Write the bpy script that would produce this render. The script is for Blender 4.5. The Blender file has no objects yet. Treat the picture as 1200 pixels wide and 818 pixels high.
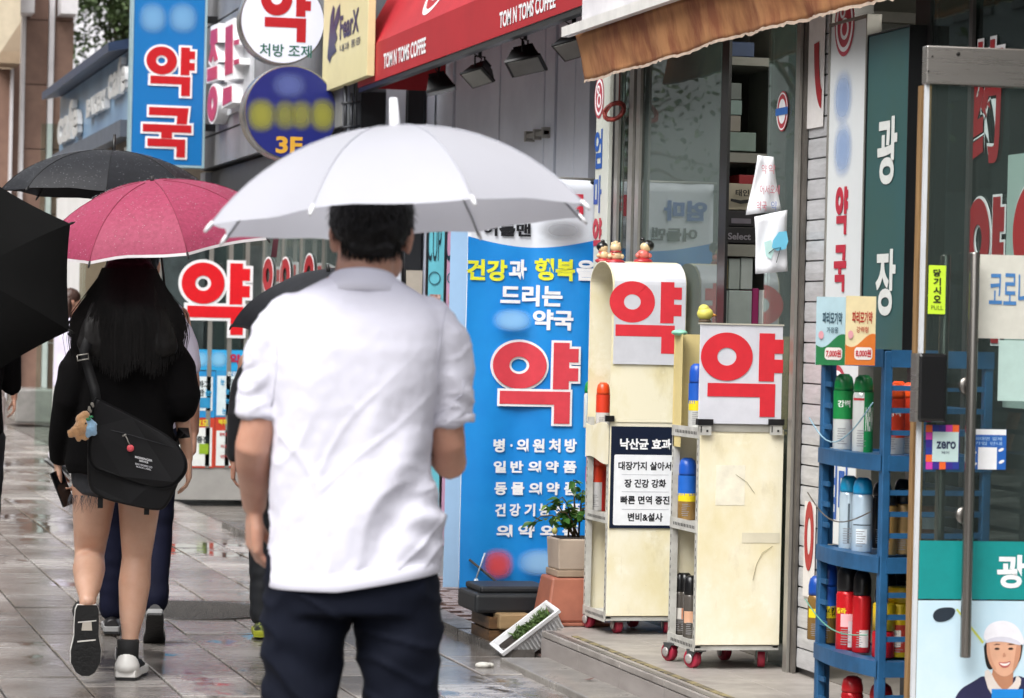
import bpy, bmesh, math, random
from mathutils import Vector, Matrix, noise
random.seed(7)
V = Vector
R = math.radians
scene = bpy.context.scene
col = scene.collection

# ------------------------------------------------------------------ camera
FPX = 3600.0                       # focal length in pixels of a 1200 px wide picture
CAM = V((0.0, 0.0, 1.40))
yaw, pitch, roll = R(13.9), R(0.382), R(1.3)
fw = V((math.sin(yaw)*math.cos(pitch), math.cos(yaw)*math.cos(pitch), -math.sin(pitch)))
r0 = V((math.cos(yaw), -math.sin(yaw), 0.0)); u0 = r0.cross(fw)
rt = r0*math.cos(roll) + u0*math.sin(roll)
up = -r0*math.sin(roll) + u0*math.cos(roll)
cam_data = bpy.data.cameras.new('camera'); cam = bpy.data.objects.new('camera', cam_data); col.objects.link(cam)
cam_data.sensor_width = 36.0; cam_data.lens = 36.0*FPX/1200.0
cam_data.clip_start = 0.1; cam_data.clip_end = 1500.0
cam_data.dof.use_dof = True; cam_data.dof.focus_distance = 11.9; cam_data.dof.aperture_fstop = 8.0
mw = Matrix((rt, up, -fw)).transposed().to_4x4(); mw.translation = CAM
cam.matrix_world = mw
scene.camera = cam

# ------------------------------------------------------------------ overcast sky and soft sun
world = bpy.data.worlds.new('World'); scene.world = world; world.use_nodes = True
nt = world.node_tree; nt.nodes.clear()
sky = nt.nodes.new('ShaderNodeTexSky'); sky.sky_type = 'NISHITA'; sky.sun_disc = False
SUN_EL, SUN_ROT = R(52), R(228)
sky.sun_elevation = SUN_EL; sky.sun_rotation = SUN_ROT
sky.air_density = 1.0; sky.dust_density = 6.0; sky.ozone_density = 1.0
hs = nt.nodes.new('ShaderNodeHueSaturation'); hs.inputs['Saturation'].default_value = 0.16   # cloud cover: almost no blue
bg = nt.nodes.new('ShaderNodeBackground'); bg.inputs[1].default_value = 0.15
wo = nt.nodes.new('ShaderNodeOutputWorld')
nt.links.new(sky.outputs[0], hs.inputs['Color']); nt.links.new(hs.outputs[0], bg.inputs[0]); nt.links.new(bg.outputs[0], wo.inputs[0])
sun_data = bpy.data.lights.new('sun', 'SUN'); sun_data.energy = 1.45; sun_data.angle = R(40); sun_data.color = (1.0, 0.985, 0.96)
sun = bpy.data.objects.new('sun', sun_data); col.objects.link(sun)
sd = V((math.sin(SUN_ROT)*math.cos(SUN_EL), math.cos(SUN_ROT)*math.cos(SUN_EL), math.sin(SUN_EL)))
sun.rotation_euler = sd.to_track_quat('Z', 'Y').to_euler(); sun.location = (-8, -8, 30)
scene.view_settings.view_transform = 'Standard'; scene.view_settings.look = 'None'
scene.view_settings.exposure = 0.70; scene.view_settings.gamma = 1.0
scene.cycles.max_bounces = 8; scene.cycles.transparent_max_bounces = 12; scene.cycles.use_denoising = True

# ------------------------------------------------------------------ rays and planes
def ray(px, py):
    return (fw + rt*((px-600.0)/FPX) - up*((py-409.0)/FPX)).normalized()
class Plane:
    """an upright plane; u runs to the viewer's right, v up, off towards the viewer"""
    def __init__(s, p0, U):
        s.p = V(p0); s.U = V(U).normalized(); s.Z = V((0,0,1)); s.N = s.U.cross(s.Z)
    def hit(s, px, py):
        d = ray(px, py); t = (s.p-CAM).dot(s.N)/d.dot(s.N); return CAM + d*t
    def uv(s, px, py):
        q = s.hit(px, py) - s.p; return q.dot(s.U), q.z
    def at(s, u, v, off=0.0):
        return s.p + s.U*u + s.Z*v + s.N*off
    def box(s, x0, y0, x1, y1):
        xm, ym = (x0+x1)/2, (y0+y1)/2
        return s.uv(x0, ym)[0], s.uv(xm, y1)[1], s.uv(x1, ym)[0], s.uv(xm, y0)[1]
def facing(y): return Plane((0,y,0), (1,0,0))          # faces back down the street
def along(x): return Plane((x,0,0), (0,-1,0))          # faces across the street
def ground(px, py, z=0.0):
    d = ray(px, py); t = (z-CAM.z)/d.z; return CAM + d*t

# ------------------------------------------------------------------ materials
def lin(h):
    h = h.lstrip('#'); c = [int(h[i:i+2], 16)/255 for i in (0,2,4)]
    return tuple(x/12.92 if x <= .04045 else ((x+.055)/1.055)**2.4 for x in c)
MATS = {}
def mat(name, c, rough=0.6, metal=0.0, var=0.12, vs=6.0, bump=0.0, bs=60.0, spec=0.5, sheen=0.0, c2=None, trans=0.0, sub=0.0, rvar=0.0, coat=0.0, stretch=None, vmin=0.35, vmax=0.7):
    if name in MATS: return MATS[name]
    if isinstance(c, str): c = lin(c)
    if isinstance(c2, str): c2 = lin(c2)
    m = bpy.data.materials.new(name); m.use_nodes = True; t = m.node_tree; n = t.nodes
    b = n['Principled BSDF']; L = t.links.new
    b.inputs['Roughness'].default_value = rough; b.inputs['Metallic'].default_value = metal
    b.inputs['Specular IOR Level'].default_value = spec
    if sheen: b.inputs['Sheen Weight'].default_value = sheen
    if coat: b.inputs['Coat Weight'].default_value = coat; b.inputs['Coat Roughness'].default_value = .08
    if sub: b.inputs['Subsurface Weight'].default_value = sub; b.inputs['Subsurface Radius'].default_value = (.012,.005,.003)
    tc = n.new('ShaderNodeTexCoord'); mp = n.new('ShaderNodeMapping'); L(tc.outputs['Object'], mp.inputs[0])
    if stretch: mp.inputs['Scale'].default_value = stretch
    ns = n.new('ShaderNodeTexNoise'); ns.inputs['Scale'].default_value = vs; ns.inputs['Detail'].default_value = 7; ns.inputs['Roughness'].default_value = .62
    L(mp.outputs[0], ns.inputs['Vector'])
    rp = n.new('ShaderNodeMapRange'); rp.inputs[1].default_value = vmin; rp.inputs[2].default_value = vmax; L(ns.outputs[0], rp.inputs[0])
    mx = n.new('ShaderNodeMix'); mx.data_type = 'RGBA'
    if c2 is None: c2 = tuple(x*(1-var*1.6) for x in c)
    mx.inputs[6].default_value = (*c, 1); mx.inputs[7].default_value = (*c2, 1)
    L(rp.outputs[0], mx.inputs[0]); L(mx.outputs[2], b.inputs['Base Color'])
    if rvar:
        r2 = n.new('ShaderNodeMapRange'); r2.inputs[3].default_value = max(.02, rough-rvar); r2.inputs[4].default_value = min(1, rough+rvar)
        L(ns.outputs[0], r2.inputs[0]); r2.inputs[1].default_value = .35; r2.inputs[2].default_value = .65; L(r2.outputs[0], b.inputs['Roughness'])
    if bump:
        n2 = n.new('ShaderNodeTexNoise'); n2.inputs['Scale'].default_value = bs; n2.inputs['Detail'].default_value = 5
        L(mp.outputs[0], n2.inputs['Vector'])
        bp = n.new('ShaderNodeBump'); bp.inputs['Strength'].default_value = bump; bp.inputs['Distance'].default_value = .01
        L(n2.outputs[0], bp.inputs['Height']); L(bp.outputs[0], b.inputs['Normal'])
    if trans:   # light passing through thin sheet
        tr = n.new('ShaderNodeBsdfTranslucent'); L(mx.outputs[2], tr.inputs[0])
        ms = n.new('ShaderNodeMixShader'); ms.inputs[0].default_value = trans
        o = n['Material Output']; L(b.outputs[0], ms.inputs[1]); L(tr.outputs[0], ms.inputs[2]); L(ms.outputs[0], o.inputs[0])
    MATS[name] = m; return m
def flat(h, rough=.45, spec=.4):      # printed ink: a colour with faint wear
    return mat('print_'+h.strip('#'), h, rough, var=.07, vs=22, spec=spec)
def glass(name, tint=(.82,.9,.88), refl=1.5, dens=0.0, rough=0.0):
    if name in MATS: return MATS[name]
    m = bpy.data.materials.new(name); m.use_nodes = True; t = m.node_tree; n = t.nodes; n.clear(); L = t.links.new
    o = n.new('ShaderNodeOutputMaterial'); tr = n.new('ShaderNodeBsdfTransparent'); tr.inputs[0].default_value = (*tint, 1)
    gl = n.new('ShaderNodeBsdfGlossy'); gl.inputs['Roughness'].default_value = rough; gl.inputs[0].default_value = (.9,.95,.93,1)
    fr = n.new('ShaderNodeFresnel'); fr.inputs[0].default_value = refl
    tc = n.new('ShaderNodeTexCoord'); nz = n.new('ShaderNodeTexNoise'); nz.inputs['Scale'].default_value = 1.3
    bp = n.new('ShaderNodeBump'); bp.inputs['Strength'].default_value = .02; bp.inputs['Distance'].default_value = .03
    L(tc.outputs['Object'], nz.inputs['Vector']); L(nz.outputs[0], bp.inputs['Height']); L(bp.outputs[0], gl.inputs['Normal'])
    ms = n.new('ShaderNodeMixShader'); L(fr.outputs[0], ms.inputs[0]); L(tr.outputs[0], ms.inputs[1]); L(gl.outputs[0], ms.inputs[2])
    if dens:
        df = n.new('ShaderNodeBsdfDiffuse'); df.inputs[0].default_value = (.30,.37,.35,1)
        m2 = n.new('ShaderNodeMixShader'); m2.inputs[0].default_value = dens; L(ms.outputs[0], m2.inputs[1]); L(df.outputs[0], m2.inputs[2]); L(m2.outputs[0], o.inputs[0])
    else: L(ms.outputs[0], o.inputs[0])
    MATS[name] = m; return m
def smudge(h, alpha=.95):            # soft round print fading out at its rim (generated 0..1 box of the patch)
    k = 'smudge_'+h.strip('#')
    if k in MATS: return MATS[k]
    m = bpy.data.materials.new(k); m.use_nodes = True; t = m.node_tree; n = t.nodes; L = t.links.new
    b = n['Principled BSDF']; b.inputs['Base Color'].default_value = (*lin(h), 1); b.inputs['Roughness'].default_value = .6
    tc = n.new('ShaderNodeUVMap'); mp = n.new('ShaderNodeMapping'); mp.inputs['Location'].default_value = (-1,-1,0); mp.inputs['Scale'].default_value = (2,2,0)
    L(tc.outputs[0], mp.inputs[0]); sx = n.new('ShaderNodeSeparateXYZ'); L(mp.outputs[0], sx.inputs[0]); ps = []
    for ax in (0,1):
        ab = n.new('ShaderNodeMath'); ab.operation = 'ABSOLUTE'; L(sx.outputs[ax], ab.inputs[0]); pw = n.new('ShaderNodeMath'); pw.operation = 'POWER'; L(ab.outputs[0], pw.inputs[0]); pw.inputs[1].default_value = 2.3; ps.append(pw)
    ln = n.new('ShaderNodeMath'); ln.operation = 'ADD'; L(ps[0].outputs[0], ln.inputs[0]); L(ps[1].outputs[0], ln.inputs[1])
    mr = n.new('ShaderNodeMapRange'); mr.interpolation_type = 'SMOOTHSTEP'; mr.inputs[1].default_value = 1.0; mr.inputs[2].default_value = -.15; mr.inputs[3].default_value = 0; mr.inputs[4].default_value = alpha
    L(ln.outputs['Value'], mr.inputs[0]); L(mr.outputs[0], b.inputs['Alpha'])
    MATS[k] = m; return m

# ------------------------------------------------------------------ objects
def tag(o, label=None, cat=None, group=None, kind=None):
    if label: o['label'] = label
    if cat: o['category'] = cat
    if group: o['group'] = group
    if kind: o['kind'] = kind
    return o
def root(name, loc, label, cat, group=None, kind=None):
    o = bpy.data.objects.new(name, None); o.empty_display_size = .1; col.objects.link(o); o.location = loc
    o['wl'] = tuple(loc)
    return tag(o, label, cat, group, kind)
class MB:
    def __init__(s): s.v = []; s.f = []; s.sm = []
    def add(s, vs, fs, sm=False):
        b = len(s.v); s.v += [V(p) for p in vs]; s.f += [tuple(b+i for i in f) for f in fs]; s.sm += [sm]*len(fs)
        return s
    def box(s, a, b):
        x0,y0,z0 = a; x1,y1,z1 = b
        return s.add([(x0,y0,z0),(x1,y0,z0),(x1,y1,z0),(x0,y1,z0),(x0,y0,z1),(x1,y0,z1),(x1,y1,z1),(x0,y1,z1)],
              [(0,3,2,1),(4,5,6,7),(0,1,5,4),(1,2,6,5),(2,3,7,6),(3,0,4,7)])
    def slab(s, pl, u0,v0,u1,v1, front, thick):     # box lying on an upright plane
        P = [pl.at(u,v,o) for o in (front-thick, front) for u,v in ((u0,v0),(u1,v0),(u1,v1),(u0,v1))]
        return s.add(P, [(0,3,2,1),(4,5,6,7),(0,1,5,4),(1,2,6,5),(2,3,7,6),(3,0,4,7)])
    def poly(s, pl, pts, off):                      # flat outline on a plane
        return s.add([pl.at(u,v,off) for u,v in pts], [tuple(range(len(pts)))])
    def prism(s, pl, pts, front, thick):
        n = len(pts); P = [pl.at(u,v,front) for u,v in pts] + [pl.at(u,v,front-thick) for u,v in pts]
        return s.add(P, [tuple(range(n)), tuple(range(2*n-1, n-1, -1))] + [(i, n+i, n+(i+1)%n, (i+1)%n) for i in range(n)])
    def tube(s, pts, rad, n=8, cap=True, sm=True):
        pts = [V(p) for p in pts]; m = len(pts)
        if not hasattr(rad, '__len__'): rad = [rad]*m
        prev = None; rings = []
        for i,p in enumerate(pts):
            d = (pts[min(i+1,m-1)] - pts[max(i-1,0)]).normalized()
            if prev is None: a = d.orthogonal().normalized()
            else: a = (prev - d*prev.dot(d)); a = a.normalized() if a.length > 1e-6 else d.orthogonal().normalized()
            prev = a; b = d.cross(a); r = rad[i]
            rings.append([p + (a*math.cos(2*math.pi*k/n) + b*math.sin(2*math.pi*k/n))*r for k in range(n)])
        return s.loft(rings, cap, sm)
    def loft(s, rings, cap=True, sm=True):
        n = len(rings[0]); vs = [p for r in rings for p in r]; fs = []
        for i in range(len(rings)-1):
            for k in range(n): fs.append((i*n+k, i*n+(k+1)%n, (i+1)*n+(k+1)%n, (i+1)*n+k))
        s.add(vs, fs, sm)
        if cap:
            b = len(s.v)-len(vs)
            s.f.append(tuple(b+k for k in reversed(range(n)))); s.sm.append(False)
            s.f.append(tuple(b+(len(rings)-1)*n+k for k in range(n))); s.sm.append(False)
        return s
    def lathe(s, c, prof, n=16, axis=V((0,0,1)), sm=True):
        axis = V(axis).normalized(); a = axis.orthogonal().normalized(); b = axis.cross(a); c = V(c)
        rings = [[c + axis*z + (a*math.cos(2*math.pi*k/n) + b*math.sin(2*math.pi*k/n))*max(r,1e-4) for k in range(n)] for r,z in prof]
        return s.loft(rings, True, sm)
    def ell(s, c, r, n=12, m=8, M=None, sm=True):
        vs = []; c = V(c)
        rings = []
        for j in range(m+1):
            th = math.pi*(j/m) if 0 < j < m else (0.03 if j == 0 else math.pi-.03)
            ring = []
            for k in range(n):
                q = V((r[0]*math.sin(th)*math.cos(2*math.pi*k/n), r[1]*math.sin(th)*math.sin(2*math.pi*k/n), -r[2]*math.cos(th)))
                if M: q = M @ q
                ring.append(c+q)
            rings.append(ring)
        return s.loft(rings, True, sm)
    def xf(s, M):
        s.v = [M @ p for p in s.v]; return s
    def mesh(s, name, off=V((0,0,0))):
        me = bpy.data.meshes.new(name); me.from_pydata([tuple(p-off) for p in s.v], [], s.f)
        me.polygons.foreach_set('use_smooth', s.sm); me.update(); return me
    def build(s, name, m, parent=None, fixn=True, base=None):
        if not s.v: return None
        if parent is not None: off = worldloc(parent)
        elif base is not None: off = V(base)
        else:
            xs = [p.x for p in s.v]; ys = [p.y for p in s.v]; zs = [p.z for p in s.v]
            off = V(((min(xs)+max(xs))/2, (min(ys)+max(ys))/2, min(zs)))
        me = s.mesh(name, off)
        if fixn and len(s.f) < 60000:
            bm = bmesh.new(); bm.from_mesh(me); bmesh.ops.recalc_face_normals(bm, faces=bm.faces); bm.to_mesh(me); bm.free()
        return link(name, me, m, parent, off)
def worldloc(o):
    return V(o['wl']) if 'wl' in o else V((0,0,0))
def link(name, me, m, parent=None, off=V((0,0,0))):
    o = bpy.data.objects.new(name, me); col.objects.link(o); o['wl'] = tuple(off)
    if m is not None:
        me.materials.clear(); me.materials.append(m)
    if parent is not None:
        o.parent = parent                       # verts are relative to the parent's own origin
    else: o.location = off
    return o
def bevel(o, w=.004, seg=2):
    md = o.modifiers.new('bevel', 'BEVEL'); md.width = w; md.segments = seg; md.limit_method = 'ANGLE'; return o
def instance(src, loc, parent=None, rz=0.0, name=None):
    o = src.copy(); col.objects.link(o)
    if parent is not None: o.parent = parent
    o.location = loc; o.rotation_euler = (0,0,rz); o['wl'] = tuple(loc); return o
def copy_tree(r, delta, label, rz=0.0):
    c = r.copy(); col.objects.link(c); c.location = r.location + V(delta); c.rotation_euler = (0,0,rz); c['label'] = label
    for ch in list(r.children):
        d = ch.copy(); col.objects.link(d); d.parent = c
        for g in list(ch.children):
            e = g.copy(); col.objects.link(e); e.parent = d
    return c

# ------------------------------------------------------------------ lettering
FONT_CACHE = {}
def glyphs(s, bold):
    k = (s, bold)
    if k in FONT_CACHE: return FONT_CACHE[k]
    c = bpy.data.curves.new('lettering', 'FONT'); c.body = s; c.resolution_u = 4; c.offset = bold; c.align_x = 'CENTER'
    o = bpy.data.objects.new('lettering', c); col.objects.link(o)
    me = bpy.data.meshes.new_from_object(o.evaluated_get(bpy.context.evaluated_depsgraph_get()))
    vs = [(v.co.x, v.co.y) for v in me.vertices]; fs = [tuple(p.vertices) for p in me.polygons]
    bpy.data.objects.remove(o); bpy.data.curves.remove(c); bpy.data.meshes.remove(me)
    x0,x1 = min(v[0] for v in vs), max(v[0] for v in vs); y0,y1 = min(v[1] for v in vs), max(v[1] for v in vs)
    FONT_CACHE[k] = ([((x-x0)/(x1-x0), (y-y0)/(y1-y0)) for x,y in vs], fs); return FONT_CACHE[k]
def text(s, pl, box, off, m, parent, bold=.028, mirror=False, mb=None):
    """box = (u0,v0,u1,v1) on the plane"""
    vs, fs = glyphs(s, bold); u0,v0,u1,v1 = box
    if mirror: u0,u1 = u1,u0
    b = mb or MB(); b.add([pl.at(u0+x*(u1-u0), v0+y*(v1-v0), off) for x,y in vs], fs)
    if mb is None: return b.build('lettering', m, parent, fixn=False)
def tpx(s, pl, px, off, m, parent, **k):
    return text(s, pl, pl.box(*px), off, m, parent, **k)
def ring_pts(cx, cy, rx, ry, n=40):
    return [(cx+rx*math.cos(2*math.pi*i/n), cy+ry*math.sin(2*math.pi*i/n)) for i in range(n)]
def annulus(mb, pl, T, cx, cy, rx, ry, ix, iy, front, th, n=44):
    o = [T(*p) for p in ring_pts(cx,cy,rx,ry,n)]; i_ = [T(*p) for p in ring_pts(cx,cy,ix,iy,n)]
    P = [pl.at(*p, front) for p in o] + [pl.at(*p, front) for p in i_] + [pl.at(*p, front-th) for p in o] + [pl.at(*p, front-th) for p in i_]
    fs = []
    for k in range(n):
        q = (k+1)%n
        fs += [(k,q,n+q,n+k), (2*n+k,3*n+k,3*n+q,2*n+q), (k,2*n+k,2*n+q,q), (n+k,n+q,3*n+q,3*n+k)]
    mb.add(P, fs)
# the block letter "yak" and "guk", in a unit box, y down
YAK = [[(.706,0),(.893,0),(.893,.072),(1,.072),(1,.24),(.893,.24),(.893,.312),(1,.312),(1,.472),(.893,.472),(.893,.575),(.706,.575)],
       [(.09,.605),(.911,.605),(.911,1),(.727,1),(.727,.765),(.09,.765)]]
GUK = [[(.12,0),(.935,0),(.905,.33),(.69,.33),(.70,.165),(.12,.165)],
       [(0,.345),(1,.345),(1,.50),(.605,.50),(.605,.625),(.38,.625),(.38,.50),(0,.50)],
       [(.10,.635),(.88,.635),(.88,1),(.70,1),(.70,.79),(.10,.79)]]
def grow(pts, g, ax, ay):             # outward offset of an outline (clockwise, y down)
    n = len(pts); out = []
    for i in range(n):
        p0,p1,p2 = V((pts[i-1][0]*ax, pts[i-1][1]*ay)), V((pts[i][0]*ax, pts[i][1]*ay)), V((pts[(i+1)%n][0]*ax, pts[(i+1)%n][1]*ay))
        a = (p1-p0).normalized(); b = (p2-p1).normalized()
        na = V((a.y,-a.x)); nb = V((b.y,-b.x)); q = na+nb
        q = q/max(.3, q.dot(na)); q = p1 + q*g; out.append((q.x/ax, q.y/ay))
    return out
def block_letter(kind, pl, box, parent, red, front=.004, th=.003, white=None, g=.0, redname='letter_face', hole=.37):
    u0,v0,u1,v1 = box; W, H = u1-u0, v1-v0
    T = lambda x,y: (u0+x*W, v1-y*H)
    polys = YAK if kind == 'yak' else GUK
    if white is not None:
        mb = MB()
        for k,p in enumerate(polys): mb.prism(pl, [T(*q) for q in grow(p, g, W, H)], front-.001*k-.002, th)
        if kind == 'yak': annulus(mb, pl, T, .314,.288, .314+g/W,.288+g/H, max(.314*hole-g/W,.02), max(.288*hole-g/H,.02), front-.0045, th)
        mb.build('letter_outline', white, parent)
    mb = MB()
    for p in polys: mb.prism(pl, [T(*q) for q in p], front, .0015)
    if kind == 'yak': annulus(mb, pl, T, .314,.288,.314,.288,.314*hole,.288*hole, front+.0006, .0015)
    mb.build(redname, red, parent)
def disc(mb, pl, cu, cv, ru, rv, off, n=28):
    mb.poly(pl, ring_pts(cu,cv,ru,rv,n), off)
def smudge_px(pl, px, off, h, parent, alpha=.95):
    u0,v0,u1,v1 = pl.box(*px); mb = MB(); mb.poly(pl, [(u0,v0),(u1,v0),(u1,v1),(u0,v1)], off)
    o = mb.build('faded_print', smudge(h, alpha), parent, fixn=False)
    uv = o.data.uv_layers.new(name='UVMap'); 
    for i,c in enumerate(((0,0),(1,0),(1,1),(0,1))): uv.data[i].uv = c
    return o
def panel_px(pl, px, front, thick, m, name='panel', parent=None):
    u0,v0,u1,v1 = pl.box(*px); return MB().slab(pl, u0,v0,u1,v1, front, thick).build(name, m, parent)
def rrect(u0,v0,u1,v1,r,n=5):
    pts = []
    for cx,cy,a in ((u1-r,v1-r,0),(u0+r,v1-r,90),(u0+r,v0+r,180),(u1-r,v0+r,270)):
        pts += [(cx+r*math.cos(R(a+90*k/n)), cy+r*math.sin(R(a+90*k/n))) for k in range(n+1)]
    return pts
WHITE = '#eeeef2'; RED = '#c8171e'
M_white_print = flat('#f2f2f4'); M_red_print = flat('#cf1822'); M_blue_print = flat('#1f56a8'); M_black_print = flat('#16171c')
steel = mat('brushed_steel', '#a19d98', .3, .8, var=.1, vs=2, rvar=.08, stretch=(1,1,30), bump=.02, bs=8)
alu = mat('aluminium_frame', '#a5a29b', .42, .6, var=.18, vs=4, rvar=.12)
# ================================================================== ground, paving, step
stone_dark = mat('street_bed', '#6e6863', .35, var=.3, vs=3, bump=.3, bs=30, rvar=.15)
g = MB(); g.box((-60,-10,-.30),(60,220,-.05)); o = g.build('ground', stone_dark, base=(0,0,0)); tag(o, kind='structure')
def slab_mat():
    m = bpy.data.materials.new('wet_paving_stone'); m.use_nodes = True; t = m.node_tree; n = t.nodes; L = t.links.new
    b = n['Principled BSDF']; oi = n.new('ShaderNodeObjectInfo'); ge = n.new('ShaderNodeNewGeometry')
    big = n.new('ShaderNodeTexNoise'); big.inputs['Scale'].default_value = 1.1; big.inputs['Detail'].default_value = 5
    L(ge.outputs['Position'], big.inputs['Vector'])
    fine = n.new('ShaderNodeTexNoise'); fine.inputs['Scale'].default_value = 90; fine.inputs['Detail'].default_value = 4; L(ge.outputs['Position'], fine.inputs['Vector'])
    mp = n.new('ShaderNodeMapping'); mp.inputs['Scale'].default_value = (2.0, 13, 1); L(ge.outputs['Position'], mp.inputs[0])
    st = n.new('ShaderNodeTexNoise'); st.inputs['Scale'].default_value = 1.6; st.inputs['Detail'].default_value = 6; st.inputs['Roughness'].default_value = .7; L(mp.outputs[0], st.inputs['Vector'])
    cr = n.new('ShaderNodeValToRGB'); cr.color_ramp.elements[0].color = (.085,.072,.064,1); cr.color_ramp.elements[1].color = (.38,.355,.335,1)
    cr.color_ramp.elements[0].position = .3; cr.color_ramp.elements[1].position = .72
    ad = n.new('ShaderNodeMath'); ad.operation = 'MULTIPLY_ADD'; L(oi.outputs['Random'], ad.inputs[0]); ad.inputs[1].default_value = .26; 
    a2 = n.new('ShaderNodeMath'); a2.operation = 'MULTIPLY_ADD'; L(fine.outputs[0], a2.inputs[0]); a2.inputs[1].default_value = .3; L(big.outputs[0], a2.inputs[2])
    a3 = n.new('ShaderNodeMath'); a3.operation = 'SUBTRACT'; L(a2.outputs[0], a3.inputs[0]); a3.inputs[1].default_value = .28
    L(a3.outputs[0], ad.inputs[2]); L(ad.outputs[0], cr.inputs[0]); pm = n.new('ShaderNodeMapping'); pm.inputs['Scale'].default_value = (1.0,.55,1); L(ge.outputs['Position'], pm.inputs[0]); pn = n.new('ShaderNodeTexNoise'); pn.inputs['Scale'].default_value = 1.25; pn.inputs['Detail'].default_value = 8; pn.inputs['Roughness'].default_value = .68; L(pm.outputs[0], pn.inputs['Vector'])
    pu = n.new('ShaderNodeMapRange'); pu.interpolation_type = 'SMOOTHSTEP'; pu.inputs[1].default_value = .53; pu.inputs[2].default_value = .60; L(pn.outputs[0], pu.inputs[0])
    dk = n.new('ShaderNodeMix'); dk.data_type = 'RGBA'; L(pu.outputs[0], dk.inputs[0]); L(cr.outputs[0], dk.inputs[6]); dk.inputs[7].default_value = (.075,.068,.064,1)
    L(dk.outputs[2], b.inputs['Base Color'])
    mr = n.new('ShaderNodeMapRange'); mr.inputs[1].default_value = .40; mr.inputs[2].default_value = .64; mr.inputs[3].default_value = .05; mr.inputs[4].default_value = .40
    mix = n.new('ShaderNodeMath'); mix.operation = 'MULTIPLY_ADD'; mix.inputs[1].default_value = .45; L(st.outputs[0], mix.inputs[0])
    m5 = n.new('ShaderNodeMath'); m5.operation = 'MULTIPLY'; m5.inputs[1].default_value = .55; L(big.outputs[0], m5.inputs[0]); L(m5.outputs[0], mix.inputs[2])
    L(mix.outputs[0], mr.inputs[0]); rm = n.new('ShaderNodeMix'); L(pu.outputs[0], rm.inputs[0]); L(mr.outputs[0], rm.inputs[2]); rm.inputs[3].default_value = .015; L(rm.outputs[0], b.inputs['Roughness'])
    iv = n.new('ShaderNodeMapRange'); iv.inputs[3].default_value = .20; iv.inputs[4].default_value = .02; L(pu.outputs[0], iv.inputs[0])
    bp = n.new('ShaderNodeBump'); bp.inputs['Strength'].default_value = .11; bp.inputs['Distance'].default_value = .012; L(st.outputs[0], bp.inputs['Height']); L(iv.outputs[0], bp.inputs['Strength'])
    b2 = n.new('ShaderNodeBump'); b2.inputs['Strength'].default_value = .10; b2.inputs['Distance'].default_value = .002; L(fine.outputs[0], b2.inputs['Height']); L(iv.outputs[0], b2.inputs['Strength']); L(bp.outputs[0], b2.inputs['Normal'])
    L(b2.outputs[0], b.inputs['Normal']); b.inputs['Specular IOR Level'].default_value = .62
    return m
wet = slab_mat()
pv = MB(); pv.box((-8,-2,-.05),(3.27,75,-.012)); pave = pv.build('pavement', mat('wet_joint_sand', '#4a4440', .25, var=.3, vs=8, rvar=.12), base=(0,0,0)); tag(pave, kind='structure')
SW, SL = .325, .65
def slab_mesh(w, l, seed):
    rr = random.Random(seed); b = MB(); h = .004; z0 = rr.uniform(-.0015,.0015)
    P = [(-w/2,-l/2),(w/2,-l/2),(w/2,l/2),(-w/2,l/2)]
    t = [rr.uniform(-.0022,.0022) for _ in P]
    vs = [(x,y,-.04) for x,y in P] + [(x,y,-.003+t[i]+z0) for i,(x,y) in enumerate(P)] + [(x*(1-h/w*2),y*(1-h/l*2),t[i]+z0) for i,(x,y) in enumerate(P)]
    b.add(vs, [(0,1,5,4),(1,2,6,5),(2,3,7,6),(3,0,4,7),(4,5,9,8),(5,6,10,9),(6,7,11,10),(7,4,8,11),(8,9,10,11)])
    return b
slabvars = []
for k in range(6):
    slabvars.append(slab_mesh(SW-.007, SL-.007, k).mesh('paving_slab')); slabvars[-1].materials.append(wet)
cells = []
for i in range(-14, 11):
    for j in range(0, 70):
        x = 3.055-.0-(10-i)*SW + SW/2 - .17; y = 6.2 + j*SL + (.0 if (i % 2) else SL/2)
        if x > 3.06 : continue
        cells.append((x, y))
seen = [c for c in cells if c[0] > .045*c[1] and 9.9 < c[1]]
seen.sort(key=lambda c: c[1])
near = set(seen[:300])
for k,c in enumerate(seen[:300]):
    o = bpy.data.objects.new('paving_slab', slabvars[(k*7+int(c[1]*3)) % 6]); col.objects.link(o); o.parent = pave; o.location = (c[0], c[1], 0)
    o.rotation_euler = (0,0, random.uniform(-.004,.004)); 
rest = MB()
for k,c in enumerate(cells):
    if c in near: continue
    m = slab_mesh(SW-.007, SL-.007, k % 40); rest.add([p + V((c[0],c[1],0)) for p in m.v], m.f)
o = rest.build('far_paving_slab', wet, pave, fixn=False); o['kind'] = 'stuff'
# manhole cover of small raised studs
iron = mat('cast_iron_wet', '#45423f', .25, .2, var=.3, vs=30, rvar=.12)
mc = ground(216, 716); r_ = root('manhole_cover', (mc.x, mc.y, 0), 'round studded cast iron manhole cover set in the wet paving', 'manhole cover')
MB().lathe((mc.x,mc.y,0), [(.001,.004),(.44,.004),(.45,.009),(.475,.009),(.48,-.01)], 48).build('cover_plate', iron, r_)
st = MB()
for i in range(-24,25):
    for j in range(-24,25):
        x = i*.026+(j%2)*.013; y = j*.026
        if x*x+y*y < .425**2:
            s_ = .0085; st.add([(mc.x+x-s_,mc.y+y-s_,.004),(mc.x+x+s_,mc.y+y-s_,.004),(mc.x+x+s_,mc.y+y+s_,.004),(mc.x+x-s_,mc.y+y+s_,.004),(mc.x+x,mc.y+y,.0125)],[(0,1,4),(1,2,4),(2,3,4),(3,0,4)])
o = st.build('stud', iron, r_, fixn=False); o['kind'] = 'stuff'
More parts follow.
